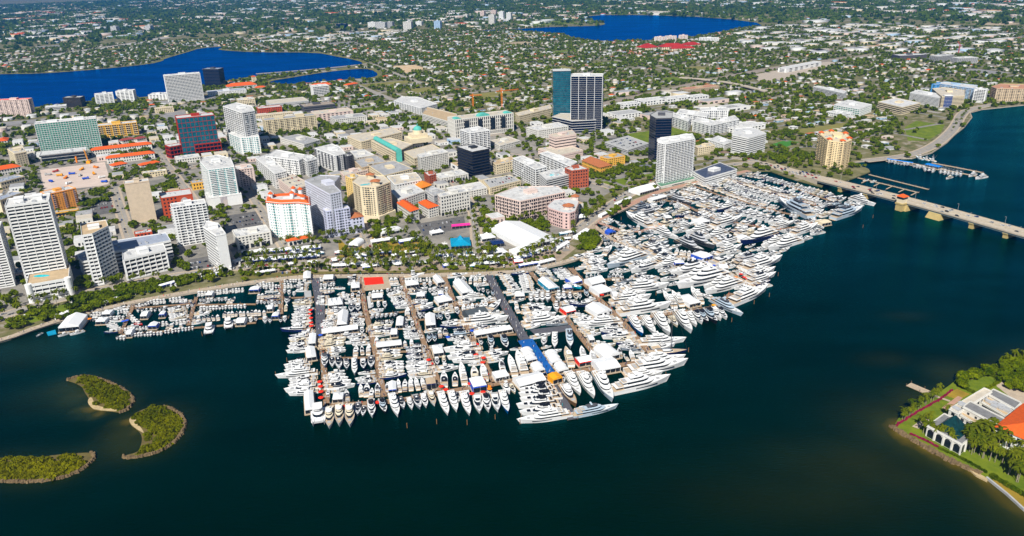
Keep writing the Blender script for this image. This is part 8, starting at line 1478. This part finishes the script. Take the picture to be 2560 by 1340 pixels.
for i in range(min(NH, len(hh['x']))):
    a_, b_, c_ = house_proto(hh['f'][i], hh['rt'][i], hh['wt'][i]); d = hh['f'][i]
    e = empty('shop_building' if d else 'house', (hh['x'][i], hh['y'][i], GZ), hh['ang'][i], (hh['L'][i]/10, hh['W'][i]/10, hh['H'][i]/4)); place('wall', a_, e); place('roof', b_, e); place('glazing', c_, e)
    auto(e, (RN[hh['rt'][i]]+(' flat roofed low building' if d else ' roofed house')), 'building' if d else 'house', 'low buildings of the town' if d else 'houses of the town', (hh['x'][i], hh['y'][i]))
sl_ = {k_: v[NH:] for k_, v in hh.items()}
V1, F1 = houses_np(sl_['x'], sl_['y'], sl_['L'], sl_['W'], sl_['H'], sl_['r'], sl_['f'], sl_['ang'])
mi = np.concatenate([np.repeat(sl_['wt'][:, None]+10, 4, 1), np.repeat(sl_['rt'][:, None], 5, 1)], 1).ravel()
# very far buildings out to the horizon haze
nf = 16000; t = rg.random(nf); rr = 4000*(10500/4000)**np.sqrt(t); aa = rg.uniform(math.radians(40), math.radians(136), nf); fx, fy = rr*np.cos(aa), rr*np.sin(aa)
dens = np.sin(fx*.0021+1.3)*np.sin(fy*.0016+.4)+.5*np.sin(fx*.0053+fy*.0031); k = seen(fx, fy) & on_land(fx, fy) & (rg.random(nf) < np.clip(.45+.5*dens, .05, .95)); fx, fy = fx[k], fy[k]; nf = len(fx)
big = rg.random(nf) < .2; fL = np.where(big, rg.uniform(50, 160, nf), rg.uniform(14, 38, nf)); fW = np.where(big, rg.uniform(30, 60, nf), rg.uniform(12, 22, nf)); fH = np.where(big, rg.uniform(7, 13, nf), rg.uniform(4, 8, nf)); ff = big | (rg.random(nf) < .4); fa = GA+rg.normal(0, .12, nf)+rg.choice([0, math.pi/2], nf)
V2, F2 = houses_np(fx, fy, fL, fW, fH, np.where(ff, .2, 2.5), ff, fa); fr = rg.choice(10, nf, p=[.42, .12, .18, .05, .06, .12, .02, .01, .01, .01]); mi2 = np.concatenate([np.repeat(rg.choice(5, nf)[:, None]+10, 4, 1), np.repeat(fr[:, None], 5, 1)], 1).ravel()
me = npmesh('distant_houses', np.concatenate([V1, V2]), np.concatenate([F1, F2+len(V1)]), RM+WM, np.concatenate([mi, mi2])); tag(place('distant_houses', me), kind='stuff')
for i in range(len(hh['x'])):
    if hh['y'][i] > 3800: continue
    c, s = math.cos(GA), math.sin(GA); q = [(hh['x'][i]+c*a*hh['L'][i]/2-s*b_*hh['W'][i]/2, hh['y'][i]+s*a*hh['L'][i]/2+c*b_*hh['W'][i]/2) for a, b_ in ((-1.1, -1.1), (1.1, -1.1), (1.1, 1.1), (-1.1, 1.1))]; mark(bbox(q), lambda X, Y, q=q: inpoly(X, Y, q))
# ---------------------------------------------------------------- trees
TREES = []
def add(x, y, s): TREES.append(np.c_[x, y, s])
# in the residential lots and yards
n = 140000; tx, ty = uv(rg.uniform(-5600, 7000, n*3), rg.uniform(-600, 5000, n*3)); k = (np.hypot(tx, ty) < 4100) & (ty > 520); tx, ty = tx[k], ty[k]; k = seen(tx, ty, 30); tx, ty = tx[k], ty[k]; k = on_land(tx, ty) & free(tx, ty); tx, ty = tx[k], ty[k]
px, py = PXA(tx, ty); dn = (py > 285) & (px < 1560); clump = np.sin(tx*.031+np.sin(ty*.013)*2)+np.sin(ty*.037+1.7*np.sin(tx*.017)); pr = np.where(dn, np.where(clump > .3, .95, .5), np.clip(.80+.38*clump, .25, 1)); pr = np.where((py > 560) & (px > 560) & (px < 1520), .05, pr); pr = np.where(px > 2230, np.where(py > 285, .15, pr), pr)
pr = np.where((px > 1480) & (px < 1640) & (py > 390) & (py < 470), .75, pr); pr = np.where((px > 2255) & (px < 2370) & (py > 298) & (py < 352), .06, pr)
for l in LAKES: pr = np.where(segdist(tx, ty, l) < 14, 0, pr)
dens_scale = np.clip(1.3*(np.hypot(tx, ty)/1500)**-.2, .6, 1.2); k = rg.random(len(tx)) < pr*dens_scale*.92; add(tx[k], ty[k], rg.uniform(.55, 1.3, k.sum()))
# street rows and park clusters given by hand
def cluster(px_, n, s0=.7, s1=1.2):
    p = [G2(x, y) for x, y in px_]; P = sample_in(p, n, rg); k = free(P[:, 0], P[:, 1], ROADOCC); P = P[k]; add(P[:, 0], P[:, 1], rg.uniform(s0, s1, len(P)))
cluster([(1448, 625), (1452, 590), (1488, 584), (1496, 602), (1484, 624), (1462, 640)], 34, .8, 1.2)
cluster([(1500, 545), (1560, 500), (1575, 515), (1510, 560)], 12, .8, 1.1); cluster([(1495, 520), (1540, 480), (1555, 490), (1505, 535)], 9)
cluster([(1470, 470), (1480, 405), (1570, 400), (1575, 430), (1500, 450)], 70, .8, 1.3); cluster([(1575, 420), (1640, 395), (1640, 425), (1590, 440)], 22, .8, 1.2); cluster([(1440, 365), (1520, 350), (1600, 385), (1560, 410), (1470, 395)], 60, .8, 1.2)
cluster([(915, 585), (935, 560), (990, 555), (990, 580), (940, 600)], 22, .9, 1.3); cluster([(1195, 560), (1215, 540), (1245, 545), (1240, 580), (1205, 590)], 20, .9, 1.3); cluster([(1240, 545), (1370, 560), (1370, 585), (1250, 560)], 40, .7, 1.0); cluster([(1180, 590), (1180, 540), (1190, 540), (1190, 590)], 8, .6, .8)
cluster([(200, 770), (330, 720), (420, 700), (425, 720), (300, 755), (205, 785)], 34, .7, 1.1); cluster([(420, 705), (470, 690), (500, 700), (440, 722)], 12, .6, .9); cluster([(100, 795), (200, 762), (210, 790), (110, 815)], 12, .6, 1.0); cluster([(225, 735), (300, 715), (305, 728), (230, 748)], 12, .6, .9)
cluster([(140, 545), (215, 530), (220, 560), (150, 580)], 16, .8, 1.2); cluster([(205, 490), (285, 470), (290, 500), (215, 520)], 26, .7, 1.1); cluster([(370, 470), (450, 450), (455, 475), (380, 490)], 24, .8, 1.2); cluster([(360, 430), (395, 400), (410, 420), (380, 440)], 12); cluster([(320, 560), (335, 555), (345, 575), (325, 580)], 5, .9, 1.2); cluster([(380, 565), (410, 560), (412, 585), (385, 585)], 7, .9, 1.2); cluster([(425, 640), (440, 610), (455, 615), (450, 680)], 10); cluster([(520, 535), (555, 520), (560, 545), (525, 550)], 7, .9, 1.3); cluster([(265, 460), (300, 400), (310, 420), (290, 470)], 14); cluster([(640, 420), (660, 480), (670, 520), (650, 520)], 18, .7, 1.0); cluster([(770, 430), (800, 420), (810, 445), (775, 450)], 14); cluster([(960, 440), (975, 435), (978, 442), (965, 446)], 5)
cluster([(2020, 385), (2060, 430), (2120, 450), (2130, 430), (2040, 378)], 40, .7, 1.0); cluster([(1905, 400), (1990, 380), (2010, 400), (1950, 410)], 22); cluster([(1860, 395), (1925, 385), (1935, 400), (1880, 412)], 16, .8, 1.2); cluster([(1740, 395), (1840, 385), (1850, 400), (1760, 402)], 26, .7, 1.0); cluster([(2120, 330), (2250, 295), (2260, 330), (2140, 360)], 70, .6, 1.0)
cluster([(620, 295), (700, 340), (720, 350), (640, 330)], 10); cluster([(800, 310), (900, 300), (905, 318), (810, 330)], 30, .7, 1.1); cluster([(1000, 300), (1060, 290), (1130, 330), (1100, 345)], 40); cluster([(360, 330), (420, 320), (430, 365), (380, 380)], 30, .7, 1.1); cluster([(640, 250), (770, 235), (780, 250), (660, 265)], 50); cluster([(230, 270), (330, 262), (400, 262), (410, 272), (240, 285)], 50, .7, 1.1); cluster([(545, 235), (600, 240), (560, 250)], 14)
cluster([(600, 676), (760, 668), (1060, 664), (1290, 660), (1400, 632), (1420, 645), (1290, 674), (1060, 680), (760, 684), (605, 694)], 120, .35, .75); cluster([(855, 600), (1060, 596), (1090, 660), (860, 660)], 60, .45, .8); cluster([(1100, 600), (1240, 590), (1260, 660), (1100, 664)], 40, .4, .8); cluster([(0, 775), (60, 765), (230, 725), (420, 690), (560, 672), (590, 690), (430, 722), (220, 780), (20, 830)], 105, .45, 1.0); cluster([(150, 700), (230, 690), (230, 712), (170, 735)], 18, .6, 1); cluster([(580, 600), (640, 590), (640, 640), (590, 650)], 16, .6, 1); cluster([(640, 590), (850, 590), (850, 612), (650, 616)], 40, .5, .9); cluster([(-20, 560), (40, 545), (60, 600), (0, 640)], 22, .7, 1.1); cluster([(140, 560), (210, 545), (215, 640), (170, 650)], 34, .7, 1.1); cluster([(1280, 340), (1330, 335), (1370, 380), (1300, 380)], 26, .6, 1)
# museum grounds
for px_, nn in (([(2440, 945), (2475, 917), (2560, 890), (2600, 900), (2600, 950), (2530, 960), (2500, 940)], 60), ([(2480, 950), (2560, 940), (2600, 980), (2540, 985)], 26), ([(2395, 960), (2440, 930), (2450, 940), (2405, 972)], 16), ([(2395, 945), (2412, 938), (2416, 946), (2400, 952)], 5)):
    p = [G2(x, y, MZ) for x, y in px_]; P = sample_in(p, nn, rg); add(P[:, 0], P[:, 1], rg.uniform(.6, 1.0, nn))
T_ = np.concatenate(TREES); T_ = T_[np.argsort(T_[:, 0]**2+T_[:, 1]**2)]
def tree_proto(i):
    V_, F_ = leafcloud(300, .75, 4.6, 100+i, .85, 9); V_[:, 2] += 3.0; cr = npmesh('crown', V_, F_, LEAF)
    b = MB(); b.tube((0, 0, -.2), (.1, 0, 3.6), .42, .28, 6); r = random.Random(i)
    for _ in range(4): a = r.random()*6.28; b.tube((.1, 0, 2.6), (math.cos(a)*2.4, math.sin(a)*2.4, 5.2), .2, .08, 4)
    return cr, b.mesh('trunk', BARK)
TP = [tree_proto(i) for i in range(7)]; NT = 300
def mz(x, y): return MZ if (x > 200 and y < 560) else GZ
for i in range(min(NT, len(T_))):
    x, y, s = T_[i]; e = empty('broadleaf_tree', (x, y, mz(x, y)), rg.uniform(0, 6.28), s*rg.uniform(.9, 1.1)); place('crown', TP[i % 7][0], e); place('trunk', TP[i % 7][1], e); auto(e, 'green broadleaf tree', 'tree', 'broadleaf trees of the town', (x, y))
R1 = T_[NT:]; d1 = np.hypot(R1[:, 0], R1[:, 1]); nearT = R1[d1 < 1500]; farT = R1[d1 >= 1500]
MID = []; 
for i in range(6): V_, F_ = leafcloud(110, 1.15, 4.5, 200+i, .85, 7); V_[:, 2] += 2.6; MID.append((V_, F_))
LOWT = []
for i in range(6): V_, F_ = leafcloud(26, 2.2, 4.6, 300+i, .8, 5); V_[:, 2] += 2.2; LOWT.append((V_, F_))
ms = [scatter_mesh('a', MID, np.c_[nearT[:, :2], np.full(len(nearT), GZ)], nearT[:, 2], rg.uniform(0, 6.28, len(nearT)), LEAF), scatter_mesh('b', LOWT, np.c_[farT[:, :2], np.full(len(farT), GZ)], farT[:, 2]*1.1, rg.uniform(0, 6.28, len(farT)), LEAF)]
# woods and suburban tree cover far inland
nf = 60000; t = rg.random(nf); rr = 4000*(11000/4000)**np.sqrt(t); aa = rg.uniform(math.radians(40), math.radians(136), nf); wx, wy = rr*np.cos(aa), rr*np.sin(aa); k = seen(wx, wy) & on_land(wx, wy); wx, wy = wx[k], wy[k]
VF = []
for i in range(4): V_, F_ = leafcloud(9, 6.5, 12, 400+i, .35, 4); V_[:, 2] += 1; VF.append((V_, F_))
ms.append(scatter_mesh('c', VF, np.c_[wx, wy, np.full(len(wx), GZ)], rg.uniform(.6, 1.6, len(wx)), rg.uniform(0, 6.28, len(wx)), FARLEAF))
Vs, Fs, Mi, o_ = [], [], [], 0
for mi_, m in enumerate(ms):
    v = np.empty(len(m.vertices)*3, np.float32); m.vertices.foreach_get('co', v); f_ = np.empty(len(m.loops), np.int32); m.loops.foreach_get('vertex_index', f_)
    Vs.append(v.reshape(-1, 3)); Fs.append(f_.reshape(-1, 4)+o_); Mi.append(np.full(len(f_)//4, 0 if mi_ < 2 else 1)); o_ += len(m.vertices); bpy.data.meshes.remove(m)
tag(place('distant_trees', npmesh('distant_trees', np.concatenate(Vs), np.concatenate(Fs), [LEAF, FARLEAF], np.concatenate(Mi))), kind='stuff')
# ---------------------------------------------------------------- palms
def palm_proto(i):
    r = random.Random(60+i); H_ = 9.0; lean = (r.uniform(-.9, .9), r.uniform(-.9, .9)); b = MB(); p0 = (0, 0, -.2)
    for k in range(4): t = (k+1)/4; p1 = (lean[0]*t*t, lean[1]*t*t, H_*t); b.tube(p0, p1, .2-.02*k, .18-.02*k, 6); p0 = p1
    tr = b.mesh('trunk', PBARK); b = MB(); nfr = 15
    for k in range(nfr):
        a = 6.283*k/nfr+r.uniform(-.15, .15); el = r.uniform(-.55, .95); Lf = r.uniform(3.6, 5.0); d = Vector((math.cos(a), math.sin(a), 0)); s = Vector((-d.y, d.x, 0)); q = Vector(p0); up = el
        for j in range(5):
            st = d*math.cos(up)+Vector((0, 0, math.sin(up))); nx = q+st*Lf/5; w0, w1 = [.15, .5, .55, .5, .35, .05][j], [.15, .5, .55, .5, .35, .05][j+1]; dr = Vector((0, 0, -.35))
            for sg in (1, -1): b.quad(q, nx, nx+s*sg*w1+dr*w1, q+s*sg*w0+dr*w0)
            q = nx; up -= .42
    return b.mesh('crown', PLEAF), tr
PP = [palm_proto(i) for i in range(6)]; PALM = []
def palms(px_, n, j=1.5, z=GZ, s0=.9, s1=1.35):
    pts = [G2(x, y, z) for x, y in px_]; seg = [math.hypot(c[0]-a[0], c[1]-a[1]) for a, c in zip(pts[:-1], pts[1:])]; T = sum(seg)
    for i in range(n):
        t = T*(i+.5)/n; k = 0
        while k < len(seg)-1 and t > seg[k]: t -= seg[k]; k += 1
        f_ = t/seg[k]; PALM.append((pts[k][0]+(pts[k+1][0]-pts[k][0])*f_+rg.normal(0, j), pts[k][1]+(pts[k+1][1]-pts[k][1])*f_+rg.normal(0, j), z, rg.uniform(s0, s1)))
def palmgrove(px_, n, z, s0=.8, s1=1.2):
    P = sample_in([G2(x, y, z) for x, y in px_], n, rg)
    for q in P: PALM.append((q[0], q[1], z, rg.uniform(s0, s1)))
palmgrove([(2408, 1120), (2420, 1100), (2470, 1085), (2520, 1105), (2600, 1130), (2640, 1200), (2600, 1240), (2540, 1205), (2480, 1165), (2430, 1145)], 95, MZ, 1.0, 1.4)
palms([(2250, 1056), (2275, 1035), (2300, 1016), (2330, 996), (2352, 985)], 18, 1.0, MZ, .7, .95); palms([(2310, 1085), (2350, 1100), (2390, 1120)], 9, 1.0, MZ, .9, 1.2); palms([(2300, 1072), (2320, 1070)], 2, .5, MZ); palms([(2362, 1040), (2365, 1042)], 1, .3, MZ, .9, 1); palms([(2505, 912), (2550, 900), (2590, 890)], 6, 2, MZ, .9, 1.2); palms([(2440, 1100), (2452, 1092)], 2, 1, MZ)
palms([(610, 668), (700, 660), (800, 650)], 16); palms([(620, 652), (720, 644), (800, 634)], 16); palms([(860, 645), (940, 640), (1060, 634)], 26, 1.2); palms([(1030, 600), (1060, 625), (1080, 660)], 14, 2.2); palms([(1060, 612), (1090, 640), (1095, 668)], 12, 2.2); palms([(1100, 668), (1170, 664), (1240, 660), (1300, 655), (1360, 640), (1410, 615)], 26, 1.8); palms([(1185, 530), (1187, 560), (1190, 600), (1195, 640)], 9, 1.0); palms([(1110, 545), (1170, 535)], 8, .6, GZ, .6, .8); palms([(700, 615), (760, 605), (830, 598)], 10, 1.5); palms([(800, 600), (870, 590), (910, 582)], 8, 1); palms([(1300, 650), (1330, 635), (1400, 600)], 8, 1.5); palms([(1240, 640), (1200, 650)], 5, 2); palms([(0, 765), (60, 770), (120, 755), (200, 738)], 12, 3); palms([(20, 790), (90, 780), (170, 762)], 8, 3); palms([(255, 720), (330, 712), (410, 700)], 8, 1.5); palms([(1460, 560), (1500, 530), (1520, 520)], 8, 2); palms([(1400, 560), (1430, 575), (1440, 600)], 6, 2); palms([(600, 650), (640, 690)], 5, 2); palms([(2040, 395), (2090, 430), (2120, 440)], 12, 3); palms([(2380, 330), (2400, 300), (2420, 280)], 8, 2); palms([(760, 620), (790, 615)], 4, 1); palms([(640, 600), (660, 640)], 5, 2); palms([(1280, 560), (1370, 545)], 8, 1.5); palms([(440, 715), (560, 690)], 7, 2); palms([(1020, 560), (1050, 548)], 6, 2); palms([(860, 668), (1060, 664)], 10, 1.5)
palms([(605, 682), (760, 674), (1060, 670), (1240, 666)], 44, 3); palms([(860, 652), (1060, 645)], 22, 2.5); palms([(870, 600), (1040, 594)], 14, 4); palms([(1110, 650), (1240, 640)], 14, 3); PALM.sort(key=lambda q: q[0]**2+q[1]**2)
for i, (x, y, z, s) in enumerate(PALM[:300]):
    e = empty('palm_tree', (x, y, z), rg.uniform(0, 6.28), s); place('crown', PP[i % 6][0], e); place('trunk', PP[i % 6][1], e); auto(e, 'green palm tree', 'palm', 'palm trees of the waterfront', (x, y))
if len(PALM) > 300:
    Vv = []; Ff = []; oo = 0; b = MB()
    for i, (x, y, z, s) in enumerate(PALM[300:]):
        m = PP[i % 6][0]
        for f_ in m.polygons: 
            n_ = len(b.v); b.v += [(x+m.vertices[q].co.x*s, y+m.vertices[q].co.y*s, z+m.vertices[q].co.z*s) for q in f_.vertices]; b.f.append(tuple(range(n_, n_+len(f_.vertices)))); b.m.append(0)
    tag(b.build('palm_foliage', PLEAF), kind='stuff')
# ---------------------------------------------------------------- cars
CARC = [('white', mat('white_car_paint', (.72, .72, .72), .25, .03, spec=.5)), ('silver', mat('silver_car_paint', (.40, .41, .42), .25, .03, spec=.5)), ('black', mat('black_car_paint', (.015, .015, .018), .2, .03, spec=.5)), ('grey', mat('grey_car_paint', (.13, .135, .14), .25, .03, spec=.5)), ('red', mat('red_car_paint', (.42, .015, .012), .25, .03, spec=.5)), ('blue', mat('blue_car_paint', (.02, .07, .25), .25, .03, spec=.5))]
def car_proto(m, suv):
    h = .25 if suv else 0; b = MB(); b.prism([(-2.3, -.85), (-2.1, -.92), (2.0, -.92), (2.3, -.7), (2.3, .7), (2.0, .92), (-2.1, .92), (-2.3, .85)], .32, .85+h*.5); b.prism([(-2.0 if suv else -1.2, -.72), (.35, -.70), (.35, .70), (-2.0 if suv else -1.2, .72)], 1.38+h, 1.45+h); bo = b.mesh('body', m)
    b = MB(); x0 = -2.15 if suv else -1.75; P = [(x0, -.84), (1.1, -.84), (1.1, .84), (x0, .84)]; Q = [(-2.0 if suv else -1.2, -.72), (.35, -.70), (.35, .70), (-2.0 if suv else -1.2, .72)]; b.prism(P, .85+h*.5, 1.38+h, Q); gl = b.mesh('windscreen', GLASS)
    b = MB(); [b.tube((x, y-.12, .34), (x, y+.12, .34), .34, k=8) for x in (-1.4, 1.4) for y in (-.82, .82)]; return bo, gl, b.mesh('wheel_rim', BLKG)
CP = [(nm, car_proto(m, s)) for s in (0, 1) for nm, m in CARC]; NCAR = [0]; MORE = []
def car(p, z, a):
    i = int(rg.choice(12, p=np.array([.30, .2, .22, .14, .08, .06]*2)/2)); nm, (bo, gl, wh) = CP[i]
    if NCAR[0] >= 296: MORE.append((p[0], p[1], z, a, i)); return
    e = empty('parked_car' if False else 'car', (p[0], p[1], z), a); place('body', bo, e); place('windscreen', gl, e); place('wheel', wh, e); NCAR[0] += 1; auto(e, nm+(' suv' if i > 5 else ' car'), 'car', 'cars on roads and car parks', p)
for s, off, d in [(12+13*i+rg.uniform(-5, 5), o_, dd) for i in range(int((BL1-BL0-30)/13)) for o_, dd in ((BW*.16, 1), (BW*.38, 1), (BW*.62, -1), (BW*.84, -1)) if rg.random() < .36]:
    car(BA+BU*s+BN*off, deckz(s)+.02, math.atan2(BU[1]*d, BU[0]*d))
for t in np.arange(.05, .95, .07):
    for o_ in (-8, -3, 4, 9):
        if rg.random() < .5: q = CAUSE[0]+(CAUSE[1]-CAUSE[0])*t; d = (CAUSE[1]-CAUSE[0]); d = d/np.linalg.norm(d); car(q+np.array([-d[1], d[0]])*o_, GZ+.12+(deckz(-4)-GZ)*t**1.5, math.atan2(d[1], d[0]))
for pts, w in ROADS[:9]:
    for a, c in zip(pts[:-1], pts[1:]):
        Ls = math.hypot(c[0]-a[0], c[1]-a[1]); d = ((c[0]-a[0])/Ls, (c[1]-a[1])/Ls)
        for k in range(int(Ls/14)+1):
            if rg.random() < .32: t = rg.random(); s = rg.choice([-1, 1]); car((a[0]+(c[0]-a[0])*t-d[1]*s*w*.24, a[1]+(c[1]-a[1])*t+d[0]*s*w*.24), GZ+.10, math.atan2(d[1]*s, d[0]*s))
def carpark(px_, rows, n, z, occ=.72):
    p = [np.array(G2(x, y, z)) for x, y in px_]; u = (p[1]-p[0]); n_ = (p[3]-p[0])
    for r in range(rows):
        for k in range(n):
            if rg.random() < occ: q = p[0]+u*((k+.5)/n)+n_*((r+.5)/rows); car(q, z+.06, math.atan2(n_[1], n_[0]))
carpark([(478, 692), (540, 682), (520, 646), (468, 655)], 3, 11, GZ+.05); carpark([(232, 530), (285, 520), (278, 492), (228, 502)], 3, 8, GZ+.05); carpark([(590, 572), (670, 558), (655, 532), (570, 545)], 3, 10, GZ+.05); carpark([(1055, 582), (1160, 566), (1155, 548), (1048, 562)], 2, 10, GZ+.05)
carpark([(1572, 372), (1616, 360), (1568, 344), (1520, 356)], 4, 9, GZ+8.1, .85); carpark([(1228, 466), (1298, 450), (1272, 441), (1212, 451)], 3, 10, GZ+10.1); carpark([(733, 472), (772, 461), (736, 440), (700, 449)], 3, 7, GZ+14.1)
carpark([(2530, 985), (2560, 975), (2540, 962), (2512, 970)], 1, 4, MZ+.1, .5)
for px_, rws, n in (([(690, 690), (820, 676), (815, 668), (690, 680)], 1, 12), ([(1660, 430), (1640, 440), (1590, 470), (1605, 478)], 2, 8), ([(1540, 500), (1585, 482), (1575, 475), (1530, 492)], 2, 8), ([(1280, 440), (1340, 462), (1350, 458), (1290, 436)], 2, 10), ([(700, 262), (765, 252), (755, 246), (695, 254)], 3, 14), ([(1250, 336), (1330, 332), (1320, 325), (1245, 329)], 2, 14), ([(430, 300), (440, 320), (448, 318), (438, 299)], 1, 8)): carpark(px_, rws, n, GZ+.08, .7)
for x, y, i_, j_ in zip(sx, sy, sI, sJ):
    if x*x+y*y < 2.2e6 and rg.random() < .35: d = V if i_ % 9 == 0 else U; o_ = rg.choice([-3, 3]); car((x-d[1]*o_+d[0]*rg.uniform(-8, 8), y+d[0]*o_+d[1]*rg.uniform(-8, 8)), GZ+.08, math.atan2(d[1], d[0]))
if MORE:
    b = MB(); ml = []
    for x, y, z, a, i in MORE:
        ca, sa = math.cos(a), math.sin(a)
        for me in CP[i][1][:2]:
            m = me.materials[0]; k = ml.index(m) if m in ml else (ml.append(m) or len(ml)-1); o_ = len(b.v); b.v += [(x+v.co.x*ca-v.co.y*sa, y+v.co.x*sa+v.co.y*ca, z+v.co.z) for v in me.vertices]; b.f += [tuple(q+o_ for q in f.vertices) for f in me.polygons]; b.m += [k]*len(me.polygons)
    tag(b.build('distant_cars', ml), kind='stuff')
# ---------------------------------------------------------------- crowd on piers and promenade
person = MB(); person.lathe([(.15, 0), (.2, .75), (.25, 1.3), (.22, 1.42), (.08, 1.5), (.13, 1.6), (.11, 1.74), (.0, 1.78)], k=5); PV = np.array(person.v); PF = np.array(person.f); pos = []
for lb, px_, w, m in PIERDATA[:20]:
    pts = [G2(x, y, DOCKZ) for x, y in px_]
    for a, c in zip(pts[:-1], pts[1:]):
        Ls = math.hypot(c[0]-a[0], c[1]-a[1])
        for k in range(int(Ls*.42)): t = rg.random(); o_ = rg.uniform(-.42, .42)*w; pos.append((a[0]+(c[0]-a[0])*t-(c[1]-a[1])/Ls*o_, a[1]+(c[1]-a[1])*t+(c[0]-a[0])/Ls*o_, DOCKZ))
for a, c in zip(pp[:-1], pp[1:]):
    Ls = math.hypot(c[0]-a[0], c[1]-a[1])
    for k in range(int(Ls*.35)): t = rg.random(); pos.append((a[0]+(c[0]-a[0])*t, a[1]+(c[1]-a[1])*t+rg.uniform(1, 8), GZ))
pos = np.array(pos); V_ = (PV[None]*rg.uniform(.9, 1.05, (len(pos), 1, 1))+pos[:, None, :]).reshape(-1, 3); F_ = (PF[None]+(np.arange(len(pos))*len(PV))[:, None, None]).reshape(-1, 4)
CM = [mat('navy_clothes', (.03, .04, .12), .9), mat('white_clothes', (.7, .7, .7), .9), mat('tan_clothes', (.4, .28, .2), .9), REDF, mat('teal_clothes', (.05, .35, .4), .9)]
tag(place('crowd', npmesh('crowd', V_, F_, CM, np.repeat(rg.choice(5, len(pos), p=[.4, .3, .2, .05, .05]), len(PF)))), kind='stuff')
# ---------------------------------------------------------------- haze
b = MB(); b.box(-52000, -6000, -2.6, 42000, 72000, 330); hz = b.mesh('haze', None) if False else None
me = bpy.data.meshes.new('haze'); me.from_pydata(b.v, [], b.f); hm = bpy.data.materials.new('haze'); hm.use_nodes = True; nt = hm.node_tree; nt.nodes.clear(); out = nt.nodes.new('ShaderNodeOutputMaterial'); pv = nt.nodes.new('ShaderNodeVolumePrincipled')
pv.inputs['Color'].default_value = (.03, .36, 1.0, 1); pv.inputs['Density'].default_value = 5.8e-5; pv.inputs['Anisotropy'].default_value = 0.2; nt.links.new(pv.outputs[0], out.inputs['Volume']); me.materials.append(hm); tag(place('haze', me), kind='stuff')
# ---------------------------------------------------------------- labels: rank of closeness to a landmark
LX = np.array([(l[1], l[2]) for l in LANDMARKS]); buckets = {}
for o, d, x, y in AUTO:
    k = int(np.argmin(np.hypot(LX[:, 0]-x, LX[:, 1]-y))); buckets.setdefault((d, k), []).append((math.hypot(LX[k, 0]-x, LX[k, 1]-y), o))
def ordn(n): return {1: '', 2: 'second ', 3: 'third ', 4: 'fourth ', 5: 'fifth ', 6: 'sixth ', 7: 'seventh ', 8: 'eighth ', 9: 'ninth ', 10: 'tenth '}.get(n, '%d%s ' % (n, 'th' if 10 < n % 100 < 14 else {1: 'st', 2: 'nd', 3: 'rd'}.get(n % 10, 'th')))
for (d, k), L_ in buckets.items():
    L_.sort(key=lambda t: t[0])
    for i, (_, o) in enumerate(L_): o['label'] = d+', '+ordn(i+1)+'nearest the '+LANDMARKS[k][0]
print('COUNTS', {k: v for k, v in NB.items()}, 'trees', len(T_), 'palms', len(PALM), 'houses', len(hh['x']), 'cars', NCAR[0], 'objects', len(bpy.data.objects))
